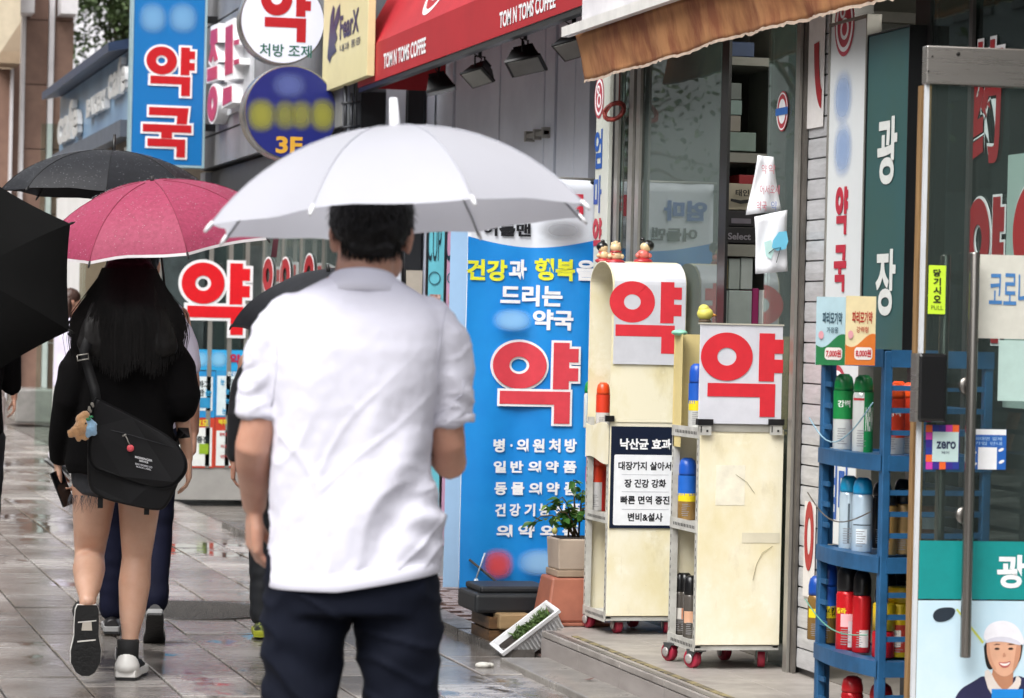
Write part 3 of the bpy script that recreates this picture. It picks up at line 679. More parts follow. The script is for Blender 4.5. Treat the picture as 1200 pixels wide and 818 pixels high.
# notices on the door
GF = .009
def notice(px, h, label, off=.008, name='door_notice'):
    u0,v0,u1,v1 = D.box(*px); r_ = root(name, D.at((u0+u1)/2,v0,off), label, 'notice')
    b = MB(); b.slab(D,u0,v0,u1,v1,off,.0015); b.build('sheet', flat(h) if isinstance(h,str) else h, r_); return r_
n1 = notice((1087,311,1107,368), '#c8ea3a', 'bright yellow-green pull notice with stacked black letters on the glass door')
for q,s in enumerate('당기시오'): tpx(s, D, (1092.5,315.5+q*10.2,1101.5,324.3+q*10.2), .0095, M_black_print, n1, bold=.04)
tpx('PULL', D, (1090,358,1104,363), .0095, flat('#6c7d2c'), n1, bold=.01)
n2 = notice((1145,299,1215,397), '#d3d1c6', 'large cream paper with blue brush lettering on the glass door')
tpx('코로나', D, (1158,317,1207,363), .0095, flat('#4a7fb8'), n2, bold=.01)
n3 = notice((1169,399,1215,470), '#b6cfc8', 'pale green sheet below the cream paper on the glass door', .0065)
# square payment sticker with coloured border
n4 = notice((1084,498,1123,550), '#3a2a86', 'square sticker with colourful block border and small dark lettering on the glass door', .0075)
cols = ['#e4632b','#c23a9c','#3a2a86','#2b3a8e']; b_ = {c: MB() for c in cols}
k = 0
for i in range(5):
    for j in range(6):
        if 0 < i and 0 < j < 5 : continue
        x0 = 1084+i*7.8; y0 = 498+j*8.67; q = D.box(x0,y0,x0+7.6,y0+8.4); c_ = cols[(i*3+j*5+(i*j)%3) % 4]; MB().poly(D,[(q[0],q[1]),(q[2],q[1]),(q[2],q[3]),(q[0],q[3])],.0082).build('border_block', flat(c_), n4, False)
q = D.box(1091.5,506,1122,541); MB().poly(D,[(q[0],q[1]),(q[2],q[1]),(q[2],q[3]),(q[0],q[3])],.0089).build('sticker_face', flat('#bcd3d0'), n4, False)
tpx('zero', D, (1096,517,1119,526), .0095, flat('#26304e'), n4, bold=.03); tpx('페이', D, (1102,528.5,1111,532), .0095, flat('#26304e'), n4, bold=.01)
n5 = notice((1137,503,1178,550), '#2561b4', 'blue and white payment guide sticker on the glass door', .0075)
q = D.box(1137,503,1178,509.5); MB().poly(D,[(q[0],q[1]),(q[2],q[1]),(q[2],q[3]),(q[0],q[3])],.0082).build('white_band', M_white_print, n5, False)
q = D.box(1145,524,1167,550); MB().poly(D,[(q[0],q[1]),(q[2],q[1]),(q[2],q[3]),(q[0],q[3])],.0082).build('white_field', M_white_print, n5, False)
tpx('비대면 결제', D, (1141,512,1173,516), .0085, flat('#9fc0e4'), n5, bold=.02); tpx('가입 안내', D, (1141,517.5,1173,521.5), .0085, flat('#9fc0e4'), n5, bold=.02)
b = MB()
for (x,y) in ((1140,531),(1140.5,544),(1172,527),(1172.5,541)):
    u,v = D.uv(x,y); b.poly(D, [(u+.008*math.cos(t)*1.0-.002*math.sin(t),v+.004*math.sin(t)+.004*math.cos(t)) for t in [2*math.pi*k/10 for k in range(10)]], .0085)
b.build('white_fleck', M_white_print, n5, False)
# golf poster on the lower glass
n6 = root('golf_poster', D.at(uL+.4, D.uv(1140,900)[1], .008), 'large poster on the lower door glass, green band above a golfer in a white cap', 'poster')
qa = D.box(1079,634,1215,702); b = MB(); b.slab(D,uL+.013,qa[1],uR-.01,qa[3],.0078,.001); b.build('green_band', flat('#128c8a'), n6)
qb = D.box(1079,703,1215,900); b = MB(); b.slab(D,uL+.013,max(qb[1],.17),uR-.01,qb[3]-.002,.0078,.001)
bgm = mat('poster_pale_blue','#cfe2ec',.4,var=.3,vs=2.2,c2='#b0d2e2'); b.build('picture_ground', bgm, n6)
tpx('광', D, (1167,650,1201,689), .009, M_white_print, n6, bold=.035)
def shape(name, pts, off, h, smooth=2):
    P = [V(p) for p in pts]
    for _ in range(smooth):
        N_ = []
        for i in range(len(P)): a,c = P[i],P[(i+1)%len(P)]; N_ += [a*.75+c*.25, a*.25+c*.75]
        P = N_
    b = MB(); b.poly(D,[D.uv(*p) for p in reversed(P)],off); return b.build(name, flat(h), n6, False)
shape('golf_club_head', [(1091,722),(1095,714),(1106,711),(1119,712),(1117,722),(1108,728),(1096,729)], .009, '#27313c')
shape('club_shaft', [(1119,714),(1121,713),(1152,752),(1150,754)], .0088, '#c8cf5a', 0)
shape('shirt', [(1114,830),(1122,808),(1140,798),(1152,790),(1163,800),(1180,800),(1190,790),(1204,796),(1214,808),(1220,830),(1220,870),(1110,870)], .0086, '#2a2b4d')
shape('hair', [(1151,746),(1153,776),(1158,786),(1166,780),(1190,780),(1196,770),(1198,748)], .0090, '#1e1a1b')
shape('neck', [(1160,780),(1163,806),(1176,818),(1186,806),(1186,776)], .0094, '#b98264')
shape('collar', [(1151,787),(1158,783),(1166,800),(1176,810),(1188,799),(1190,790),(1197,797),(1188,815),(1174,824),(1158,812)], .0096, '#ded3cb', 1)
shape('face', [(1155,748),(1155,768),(1161,783),(1172,793),(1183,791),(1193,776),(1196,752),(1185,742),(1165,742)], .0100, '#dca98c')
shape('cap', [(1151,752),(1152,738),(1160,729),(1176,726),(1190,732),(1198,746),(1199,757),(1188,751),(1170,748)], .0106, '#eceaf0')
shape('cap_brim', [(1151,754),(1158,747),(1176,745),(1192,750),(1197,757),(1180,752),(1163,751)], .0110, '#d5d3de')
for x in (1167,1183): shape('eye_print', [(x-4,760),(x,758),(x+4,760),(x,761.5)], .0108, '#2c1d1a', 1); shape('eyebrow_print', [(x-5,755.5),(x,753.5),(x+5,755),(x,755)], .0108, '#4a3028', 1)
shape('smile_print', [(1169,776),(1176,777.5),(1183,775),(1180,779),(1176,780),(1172,779)], .0108, '#efe2dc', 1)
shape('cheek_shade', [(1190,752),(1196,754),(1193,776),(1184,790),(1187,776)], .0103, '#c78f72'); shape('cheek_shade', [(1155,752),(1158,754),(1160,772),(1168,786),(1161,783),(1155,768)], .0104, '#d29a7d'); shape('lip_print', [(1168,775),(1176,776),(1184,773.5),(1181,781),(1176,782.5),(1171,781)], .0106, '#b9615a', 1)
shape('nose_print', [(1175,763),(1178,769),(1173,770)], .0106, '#c58b70', 1)
q = D.box(1160,807,1197,860); MB().poly(D,[(q[0],q[1]),(q[2],q[1]),(q[2],q[3]),(q[0],q[3])],.0112).build('blue_caption_box', flat('#1e86d6'), n6, False)

# ================================================================== spray cans and jars
def can_proto(label_print):
    pass
def can(loc, r, h, bodyc, capc, label, kind='aerosol', bandc=None, textc=None, s=None, caph=.22, cat='spray can', grp=None, dome=True):
    x,y,z = loc; rt_ = root('spray_can' if cat == 'spray can' else cat.replace(' ','_'), loc, label, cat, grp)
    hb_ = h*(1-caph)
    MB().lathe((x,y,z), [(r*.94,0),(r,.004),(r,hb_-.012),(r*.93,hb_-.004),(r*.86,hb_)], 20).build('body', mat('can_'+bodyc.strip('#'), bodyc, .25, .25, var=.06, vs=10), rt_)
    cp = [(r*.95,hb_+.0),(r*.96,hb_+.01),(r*.94,h-.03),(r*.80,h-.010),(r*.45,h)] if dome else [(r*.98,hb_),(r*.98,h-.004),(r*.9,h)]
    MB().lathe((x,y,z), cp, 20).build('cap', mat('cap_'+capc.strip('#'), capc, .3, var=.05), rt_)
    th0 = math.atan2(-y, -x)      # towards the viewer
    if bandc:
        for (t0,t1,a0,a1,c_) in bandc:
            n = 10; vs = []; rr_ = r*1.012
            for zz in (z+hb_*t0, z+hb_*t1):
                for k in range(n+1):
                    a = th0 + a0 + (a1-a0)*k/n; vs.append((x+rr_*math.cos(a), y+rr_*math.sin(a), zz))
            MB().add(vs, [(k,k+1,n+1+k+1,n+1+k) for k in range(n)], True).build('label_print', flat(c_), rt_, False)
    rq = random.Random(int(x*997+y*131)); b = MB(); rr_ = r*1.03
    for q in range(7):
        t0 = .10+q*.042; a0 = -.55+rq.uniform(-.05,.05); a1 = a0+rq.uniform(.5,.9); vs = []
        for zz in (z+hb_*t0, z+hb_*(t0+.014)):
            for k in range(5): a = th0+a0+(a1-a0)*k/4; vs.append((x+rr_*math.cos(a), y+rr_*math.sin(a), zz))
        b.add(vs, [(k,k+1,5+k+1,5+k) for k in range(4)], True)
    o = b.build('small_print', flat('#8b8a8c'), rt_, False); o['kind'] = 'stuff'
    if s:
        b = MB(); vs, fs = glyphs(s, .03); t0,t1,a0,a1 = textc[:4]; rr_ = r*1.022
        b.add([(x+rr_*math.cos(th0+a0+(a1-a0)*gx), y+rr_*math.sin(th0+a0+(a1-a0)*gx), z+hb_*(t0+(t1-t0)*gy)) for gx,gy in vs], fs); b.build('lettering', flat(textc[4]), rt_, False)
    return rt_
# ------------------------------------------------------------------ blue rack
rx0, ry0 = 3.385, 8.90         # its street-side near corner
rl, rw = .58, .36              # length along the street, width
rk_m = mat('blue_painted_rack','#255a85',.45,var=.25,vs=9,c2='#1b4568',bump=.05,bs=50)
rack = root('display_rack', (rx0+.18,ry0+.3,.128), 'blue slotted display rack full of spray cans beside the glass door', 'rack')
levels = [.16, .425, .745, 1.055]
SX = along(rx0); FX = facing(ry0)
def lvl(py): return FX.uv(1030,py)[1]
levels = [lvl(893)+.0, lvl(777), lvl(655), lvl(535)]
topz = lvl(411)
bz = .045
posts = [(rx0,ry0),(rx0+rw,ry0),(rx0,ry0+rl),(rx0+rw,ry0+rl)]
for (x,y) in posts:
    b = MB(); b.box((x,y,.13),(x+.028*(1 if x==rx0 else -1),y+.032*(1 if y==ry0 else -1),topz)); o = b.build('post', rk_m, rack); bevel(o,.004)
for z in levels+[topz]:
    b = MB(); n = 10; t = bz if z != topz else .05
    for q in range(n):        # bowed street-side lip
        s0,s1 = q/n,(q+1)/n; f = lambda s: -.004-.030*math.sin(math.pi*s)
        y0,y1 = ry0+.002+(rl-.004)*s0, ry0+.002+(rl-.004)*s1
        b.add([(rx0+f(s0),y0,z-t),(rx0+f(s1),y1,z-t),(rx0+f(s1),y1,z+.004),(rx0+f(s0),y0,z+.004),(rx0+.02,y0,z-t),(rx0+.02,y1,z-t),(rx0+.02,y1,z+.004),(rx0+.02,y0,z+.004)],[(0,1,2,3),(4,7,6,5),(0,4,5,1),(3,2,6,7)])
    b.box((rx0+.02,ry0-.004,z-t),(rx0+rw,ry0+.012,z+.003)); b.box((rx0+rw-.01,ry0+.012,z-t),(rx0+rw,ry0+rl,z+.002)); b.box((rx0+.02,ry0+rl-.012,z-t),(rx0+rw-.01,ry0+rl+.002,z+.001))
    if z != topz: b.box((rx0+.02,ry0+.012,z-.012),(rx0+rw-.01,ry0+rl-.012,z-.006))
    b.build('shelf_tray' if z != topz else 'top_frame', rk_m, rack)
zs = levels+[topz]
for k in range(4):
    za, zb_ = zs[k]+.004, zs[k+1]-bz
    for q in (1,2,3):
        z = za+(zb_-za)*q/4 + .0
        b = MB(); b.box((rx0+.028,ry0+.004,z-.008),(rx0+rw-.028,ry0+.012,z+.008)); b.build('front_rail', rk_m, rack)
        b = MB(); b.box((rx0+rw-.010,ry0+.032,z-.007),(rx0+rw-.004,ry0+rl-.03,z+.007)); b.build('wall_rail', rk_m, rack)
        for (y0,y1) in ((ry0+rl-.085,ry0+rl-.032),):
            b = MB(); b.box((rx0+.004,y0,z-.008),(rx0+.012,y1,z+.008)); b.build('slot_tab', rk_m, rack)
    b = MB(); b.box((rx0+.012,ry0+rl-.012,za),(rx0+.05,ry0+rl-.006,zb_)); b.build('back_strip', rk_m, rack)
# wires strung across the cans
wire = mat('rusty_wire','#7d7468',.5,.5,var=.3)
def strung(z0, z1, sag, m=wire, label='thin wire strung in front of the cans'):
    pts = []
    for q in range(13):
        t = q/12; pts.append((rx0-.036-.012*math.sin(math.pi*t), ry0+rl*t, z0*(1-t)+z1*t - sag*math.sin(math.pi*t)))
    o = MB().tube(pts, .0022, 5).build('tie_wire', m); tag(o, label, 'wire')
strung(lvl(472),lvl(497),.10, mat('blue_string','#8fb4c6',.6), 'pale blue string sagging before the green cans on the rack')
strung(lvl(600),lvl(590),.06, wire, 'brown wire sagging before the white cans on the rack')
strung(lvl(744),lvl(722),.04, mat('green_string','#63a08a',.6), 'green string stretched before the red can on the rack')
# cans on the rack, placed in the columns seen through the sides
def col_at(px, x):     # y on plane x for a picture column
    return along(x).hit(px, 500).y
def rc(px, x, z, r, h, *a, **k): return can((x, col_at(px,x), z+.001), r, h, *a, **k)
L3,L2,L1,L0 = levels[3],levels[2],levels[1],levels[0]
rc(988, 3.43, L3, .033, .245, '#d9dcd8','#0f7a3c','green capped spray can farther from the door post on the top tray', bandc=[(.52,1,-1.4,1.4,'#14823f')], textc=(.72,.84,-.6,.7,'#e6efe6'), s='강력')
rc(1011, 3.43, L3, .033, .245, '#d9dcd8','#0f7a3c','green capped spray can nearest the corner post on the top tray', bandc=[(.0,1.0,.1,1.45,'#16884a'),(.86,.9,-1.2,.1,'#b8323c')], textc=(.35,.75,.25,1.2,'#dfe9df'), s='NEW')
rc(1048, 3.48, L3, .033, .225, '#d4d0cc','#e0501c','orange spray can behind the front rails of the top tray, left one', bandc=[(.3,1,-1.4,1.4,'#cf3a1c')], textc=(.68,.8,-.6,.6,'#f1e3dc'), s='강력')
rc(1067, 3.56, L3, .033, .225, '#d4d0cc','#e0501c','orange spray can on the top tray, right one by the door edge', bandc=[(.3,1,-1.4,1.4,'#cf3a1c')])
rc(997, 3.43, L2, .031, .235, '#c9dbe6','#1c9fd0','pale blue can with cyan cap on the middle tray, the farther one', bandc=[(.1,.8,-.1,.1,'#54616a')])
rc(1013, 3.43, L2, .033, .235, '#c3d8e8','#1f9cd6','pale blue can with cyan cap on the middle tray, the one by the corner post', bandc=[(.46,.48,-1,1,'#46515a'),(.15,.4,-.6,.5,'#dfe8ee')])
rc(1043, 3.47, L2, .030, .20, '#b58e54','#1b1a1a','gold can with black cap behind the rails of the middle tray, left one', bandc=[(.3,.8,-.9,.2,'#1d1b1a')])
rc(1061, 3.53, L2, .033, .205, '#bb9560','#17171a','tan can with black cap behind the rails of the middle tray, right one')
rc(975, 3.43, L1, .032, .265, '#8c6d3a','#1c4fae','brown and gold insect spray can with blue cap on the lower tray', bandc=[(.62,1.0,-1.4,1.4,'#1d59b8'),(.45,.66,-1.1,1.1,'#e6cf1e')], textc=(.48,.64,-.9,.9,'#141414'), s='에프킬', caph=.3)
rc(998, 3.42, L1, .036, .27, '#cf1f27','#151416','red insect spray can with black cap on the lower tray', bandc=[(.4,.62,-.6,.5,'#e9b3b6'),(.06,.5,.1,.9,'#cfc9cc')], textc=(.62,.72,-1.1,-.1,'#e7d629'), s='킬라', caph=.3)
rc(1015, 3.44, L1, .030, .26, '#c92128','#151416','dark red can behind the big red one on the lower tray', bandc=[(.1,.4,-.2,.8,'#d8cfcd')], caph=.3)
rc(1041, 3.46, L1, .036, .17, '#c2212b','#d9b71c','short yellow-topped red tub on the lower tray', caph=.5, dome=False, cat='tub')
rc(1060, 3.52, L1, .040, .22, '#dcb81d','#d6ae18','tall yellow tub with a small figure print on the lower tray', caph=.22, dome=False, cat='tub', bandc=[(.1,.6,-.8,.6,'#b23b2b'),(.2,.5,-.5,.1,'#e9e5d8')])
rc(1043, 3.56, L1, .036, .255, '#26221f','#141414','black can standing behind the yellow tubs on the lower tray')
rc(1006, 3.43, L0, .036, .225, '#c01c25','#c61f27','red lidded bottle on the lowest tray beside the corner post', cat='bottle')
rc(1040, 3.47, L0, .038, .22, '#c31d24','#b01820','red bottle behind the rails on the lowest tray', cat='bottle')
rc(1092, 3.66, L2, .032, .19, '#8a4a2a','#1b1a1a','brown bottle with white label seen through the door glass', bandc=[(.5,.75,-.8,.8,'#dfe2e2')], cat='bottle')
rc(1052, 3.60, L3, .033, .225, '#cfcac6','#d94a1b','third orange can farther back on the top tray', bandc=[(.3,1,-1.4,1.4,'#c9381c')])
rc(1036, 3.56, L2, .033, .215, '#2a2623','#151414','black can at the back of the middle tray behind the gold one')
rc(1060, 3.62, L2, .030, .225, '#3a3430','#171616','tall black can at the back of the middle tray behind the tan one')
rc(1055, 3.64, L1, .034, .265, '#1f1d1c','#121212','tall black can at the back of the lower tray')
rc(984, 3.52, L1, .033, .255, '#1b1a1a','#101010','black can behind the blue capped one on the lower tray')
rc(962, 3.43, L1, .030, .21, '#8a6a38','#17489c','small blue capped can at the far end of the lower tray', bandc=[(.5,.7,-1,1,'#e6cf1e')], caph=.3)
# price cards above the rack
PCD = facing(8.86)
def price(px, sky_, hill, txtc, s1, s2, s3, label):
    u0,v0,u1,v1 = PCD.box(*px); r_ = root('price_card', PCD.at((u0+u1)/2,v0), label, 'price card', 'price cards on the blue rack')
    b = MB(); b.slab(PCD,u0,v0,u1,v1,.0,.003); b.build('card', flat(sky_), r_)
    w,h = u1-u0, v1-v0; n = 14
    b = MB(); b.poly(PCD,[(u0,v0),(u1,v0)]+[(u1-w*k/n, v0+h*(.36+.10*math.sin(k/n*4.4+1.2))) for k in range(n+1)],.0012); b.build('hill_print', flat(hill), r_, False)
    text(s1,PCD,(u0+w*.2,v0+h*.60,u0+w*.88,v0+h*.78),.0018,flat(txtc),r_,bold=.03); text(s2,PCD,(u0+w*.35,v0+h*.47,u0+w*.75,v0+h*.56),.0026,flat(txtc),r_,bold=.01)
    b = MB(); b.poly(PCD,rrect(u0+w*.30,v0+h*.08,u0+w*.9,v0+h*.26,h*.05),.0024); b.build('price_field', flat('#f0e9e4'), r_, False)
    text(s3,PCD,(u0+w*.34,v0+h*.11,u0+w*.86,v0+h*.23),.0034,flat('#c12834'),r_,bold=.035)
    b = MB(); b.poly(PCD,ring_pts(u0+w*.16,v0+h*.44,w*.09,h*.06,16),.0028); b.build('mascot_blob', flat('#e7a6ae'), r_, False)
price((956.5,348,990.5,428),'#b9d6df','#2f7d4c','#2f4e5e','파리모기약','가정용','7,000원','pale blue and green insecticide price card, left of the yellow one')
price((991,347,1026,428),'#ecdcae','#dd7a35','#b5382d','파리모기약','강력형','8,000원','yellow and orange insecticide price card, right of the blue one')

# ================================================================== casters and the two display carts
rub = mat('red_caster_rubber','#a31f3a',.45,var=.15); capm = mat('caster_fork_steel','#6b6d6e',.4,.7,var=.2); hubm = mat('caster_hub','#b9b3b0',.4,.5)
def caster(parent, x, y, z0, ztop, turn, m=rub):
    M = Matrix.Translation((x,y,0)) @ Matrix.Rotation(turn,4,'Z'); r = .036
    b = MB(); b.lathe((0,-.0,0), [(.012,-.014),(.033,-.014),(r,-.010),(r,.010),(.033,.014),(.012,.014)], 22, V((1,0,0))); b.xf(Matrix.Translation((0,.02,z0+r))); b.xf(M); w = b.build('caster', m, parent)
    b = MB()
    for s in (-1,1):
        X = s*.0185; b.add([(X,-.028,ztop-.006),(X,.03,ztop-.006),(X,.034,z0+r+.006),(X,.012,z0+r-.008),(X,-.016,z0+r+.030),(X+s*.003,-.028,ztop-.006),(X+s*.003,.03,ztop-.006),(X+s*.003,.034,z0+r+.006),(X+s*.003,.012,z0+r-.008),(X+s*.003,-.016,z0+r+.030)],[(0,1,2,3,4),(9,8,7,6,5)]+[(i,5+i,5+(i+1)%5,(i+1)%5) for i in range(5)])
    b.box((-.022,-.03,ztop-.008),(.022,.032,ztop)); b.xf(M); b.build('fork', capm, w)
    for hx in (-1,1): b = MB(); b.lathe((hx*.0215,.02,z0+r),[(.019,0),(.017,.003),(.006,.004)],14,V((hx,0,0))); b.xf(M); b.build('hub', hubm, w)
def grimy(name, base, stain, dirt):
    m = bpy.data.materials.new(name); m.use_nodes = True; t = m.node_tree; n = t.nodes; L = t.links.new; b = n['Principled BSDF']; b.inputs['Roughness'].default_value = .5
    ge = n.new('ShaderNodeNewGeometry')
    def nz(scale, det=6, st=(1,1,1), dist=0.0):
        mp = n.new('ShaderNodeMapping'); mp.inputs['Scale'].default_value = st; L(ge.outputs['Position'], mp.inputs[0]); q = n.new('ShaderNodeTexNoise'); q.inputs['Scale'].default_value = scale; q.inputs['Detail'].default_value = det; q.inputs['Roughness'].default_value = .65; q.inputs['Distortion'].default_value = dist; L(mp.outputs[0], q.inputs['Vector']); return q
    def ramp(q, a, c): r = n.new('ShaderNodeMapRange'); r.inputs[1].default_value = a; r.inputs[2].default_value = c; L(q.outputs[0], r.inputs[0]); return r
    def mix(prev, colr, fac): x = n.new('ShaderNodeMix'); x.data_type = 'RGBA'; L(fac.outputs[0], x.inputs[0]); x.inputs[7].default_value = (*lin(colr),1); 
    last = None
    layers = [(stain, nz(4,6,(1,1,.7)), .40, .68, .8), (dirt, nz(8,8,(1,1,.5)), .58, .80, .5), ('#f6f2e2', nz(6,5,(1,1,1)), .56, .66, .5), (dirt, nz(60,3,(1,1,.06)), .69, .76, .35), (dirt, nz(90,2), .76, .79, .7)]
    for colr,q,a,c,k in layers:
        r = ramp(q,a,c); kk = n.new('ShaderNodeMath'); kk.operation = 'MULTIPLY'; kk.inputs[1].default_value = k; L(r.outputs[0], kk.inputs[0])
        x = n.new('ShaderNodeMix'); x.data_type = 'RGBA'; L(kk.outputs[0], x.inputs[0]); x.inputs[6].default_value = (*lin(base),1); x.inputs[7].default_value = (*lin(colr),1)
        if last: L(last.outputs[2], x.inputs[6])
        last = x
    L(last.outputs[2], b.inputs['Base Color']); q = nz(14,5); bp = n.new('ShaderNodeBump'); bp.inputs['Strength'].default_value = .12; bp.inputs['Distance'].default_value = .01; L(q.outputs[0], bp.inputs['Height']); L(bp.outputs[0], b.inputs['Normal'])
    MATS[name] = m; return m
cream = grimy('yellowed_plastic_board','#ece6d0','#ddd0a2','#a8986f')
cream2 = mat('yellowed_sheet_inner','#ebe5d0',.5,var=.2,vs=3,c2='#dcd0a8')
wframe = mat('white_slotted_angle','#c9c8c2',.5,.1,var=.2,vs=9,c2='#a19f98')
hole_m = mat('slot_hole_dark','#1c1b1b',.8,var=0)
tape = mat('old_tape','#cfc6a4',.35,var=.2,vs=8)
def cart(name, x0, x1, y0, y1, zb, zt, shelves, label, z0=.130):
    c = root(name, ((x0+x1)/2,(y0+y1)/2,z0), label, 'cart')
    fx = facing(y0)
    b = MB(); b.box((x0,y0,zb),(x1,y0+.006,zt)); o = b.build('end_panel', cream, c); bevel(o,.002)
    b = MB(); b.box((x0+.002,y1-.006,zb),(x1-.002,y1,zt)); b.build('end_panel', cream2, c)
    b = MB(); b.box((x1-.008,y0+.008,zb),(x1-.002,y1-.008,zt-.1)); b.build('wall_side_panel', cream2, c)
    for (x,y) in ((x0,y0+.007),(x1-.024,y0+.007),(x0,y1-.031),(x1-.024,y1-.031)):
        b = MB(); b.box((x-.003 if x==x0 else x,y,zb-.012),(x,y+.024,zt)); b.box((x,y,zb-.012),(x+.022,y+.003,zt)); b.build('upright', wframe, c)
    hb2 = MB()
    for z in shelves:
        b = MB(); b.box((x0+.003,y0+.032,z-.006),(x1-.01,y1-.032,z)); b.build('shelf', wframe, c)
        b = MB(); b.box((x0-.006,y0+.010,z-.030),(x0-.002,y1-.010,z+.012)); sl = b.build('shelf_edge', wframe, c)
        n = int((y1-y0-.06)/.02)
        for q in range(n):
            yy = y0+.035+q*.02; hb2.add([(x0-.0066,yy-.005,z-.016),(x0-.0066,yy+.005,z-.016),(x0-.0066,yy+.005,z-.004),(x0-.0066,yy-.005,z-.004)],[(0,1,2,3)])
    n = int((shelves[-1]-zb)/.03)
    for q in range(n):
        for yy in (y0+.017,y1-.021):
            zz = zb+.03+q*.03; hb2.add([(x0-.0036,yy-.003,zz-.006),(x0-.0036,yy+.003,zz-.006),(x0-.0036,yy+.003,zz+.006),(x0-.0036,yy-.003,zz+.006)],[(0,1,2,3)])
    o = hb2.build('slot_hole', hole_m, c, False); o['kind'] = 'stuff'
    b = MB(); b.box((x0,y0+.007,zb-.02),(x1,y1-.007,zb-.004)); b.build('base_tray', wframe, c)
    return c
# nearer cart
Y2 = 11.07; f2 = facing(Y2)
x0,zb,x1,zt = f2.box(818,503,916,756)
zcasters = .1285
cart2 = cart('display_cart', x0, x1, Y2, Y2+.36, zb, zt, [zb+.004, f2.uv(867,630)[1]+.045, f2.uv(867,518)[1]+.04], 'cream panelled rolling cart on red casters nearest the shutter, without a poster')
for (x,y,t) in ((x0+.02,Y2+.05,.5),(x1-.05,Y2+.06,-.3),(x0+.0,Y2+.29,.4),(x1-.11,Y2+.30,.2)): caster(cart2, x, y, zcasters, zb-.02, t)
# upper acrylic plate with the block letter, held by two black clips
u0,v0,u1,v1 = f2.box(818.5,381,915.5,497)
b = MB(); b.slab(f2,u0,v0,u1,v1,.012,.006); pl_ = b.build('sign_plate', mat('scuffed_white_acrylic','#d6d7de',.35,var=.12,vs=4,c2='#c0c1c8'), cart2); bevel(pl_,.002)
b = MB(); b.slab(f2,u0+.004,zt-.01,u1-.004,v0+.03,.004,.003); b.build('clear_strip', mat('greyed_strip','#a9a69b',.4,var=.2), cart2)
b = MB(); b.slab(f2,u0-.002,v1,u1+.002,v1+.006,.016,.03); b.build('top_edge', mat('dirty_edge','#bdb9ab',.5), cart2)
block_letter('yak', f2, f2.box(819.5,390,916,488), pl_, flat('#d02a35'), front=.0145, th=.001)
for px in ((816,491,834,498),(899,491,917,498)):
    u0,v0,u1,v1 = f2.box(*px); MB().slab(f2,u0,v0,u1,v1,.022,.03).build('binder_clip', frame_dk, cart2); 
    b = MB(); b.slab(f2,u0+.006,v0-.038,u1-.006,v0-.001,.018,.002); b.build('clip_plate', wframe, cart2)
    b = MB(); b.slab(f2,(u0+u1)/2+.004,v0-.026,(u0+u1)/2+.012,v0-.018,.0195,.001); b.slab(f2,u0+.012,v0-.028,u0+.016,v0-.004,.0195,.001); b.build('clip_slot', hole_m, cart2)
b = MB(); b.slab(f2,f2.uv(870,600)[0],f2.uv(850,636)[1],f2.uv(914,600)[0],f2.uv(850,624)[1],.0016,.001); b.build('tape_strip', mat('clear_old_tape','#dcd5bd',.3,var=.1), cart2)
b = MB(); b.slab(f2,f2.uv(838,600)[0],f2.uv(838,592)[1],f2.uv(872,600)[0],f2.uv(850,545)[1],.0013,.001); b.build('old_patch', mat('old_patch','#efe9d4',.45,var=.15,vs=12), cart2)
b = MB(); pts = [f2.at(*f2.uv(x,y),.003) for x,y in ((905,640),(893,648),(886,662),(882,680))]; b.tube(pts,.0009,4); pts = [f2.at(*f2.uv(x,y),.003) for x,y in ((862,556),(875,565),(884,578))]; b.tube(pts,.0009,4); b.build('scratch', mat('scratch_brown','#9a8c68',.6), cart2)
# cream back sheet rising behind (seen left of the plate)
b = MB(); zc = f2.uv(810,392)[1]; b.box((x0-.005,Y2+.345,zt-.03),(x1,Y2+.349,zc+.0)); b.box((x0-.003,Y2+.25,zt-.08),(x0+.0,Y2+.345,zc)); b.build('back_sheet', mat('yellow_cream_sheet','#dcc98c',.5,var=.15,vs=3), cart2)
b = MB(); b.ell((x0+.0,Y2+.30,zc+.006),(.03,.05,.012),12,6); o = b.build('mint_dish', mat('mint_plastic','#8fd0b4',.4)); tag(o,'small mint green dish on the rear corner of the nearer cart','dish')
def cancart(px, X, z, r, h, *a, **k): return can((X, along(X).hit(px,500).y, z+.001), r, h, *a, **k)
s2 = [zb+.004, f2.uv(867,630)[1]+.045, f2.uv(867,518)[1]+.04]
cancart(816, x0+.05, s2[2], .033, .25, '#d8d9d6','#1c4fae','blue capped insect spray can on the upper shelf of the nearer cart', bandc=[(.55,1,-1.4,1.4,'#1d56b4'),(.4,.62,-1.2,1.2,'#e5cd22')], caph=.3)
cancart(807, x0+.05, s2[1], .036, .24, '#9c7a45','#1c56b8','blue capped brown spray can on the middle shelf of the nearer cart', bandc=[(.55,1,-1.4,1.4,'#1e62be'),(.42,.6,-1.2,1.2,'#e5cd22')], caph=.28)
cancart(799.5, x0+.06, s2[1], .03, .22, '#c7a867','#1a4fae','blue capped spray can farther back on the middle shelf of the nearer cart', bandc=[(.5,1,-1.4,1.4,'#1e62be')], caph=.28)
for q,px in enumerate((801,807.5,814)): cancart(px, x0+.045+.02*(q%2), s2[0], .028, .24, '#5a5550','#111113',('farthest','middle','nearest')[q]+' black capped dark bottle on the bottom shelf of the nearer cart', bandc=[(.35,.62,-1,1,('#d9d4cc','#b37a5e','#d0a183')[q])], caph=.3, cat='bottle')
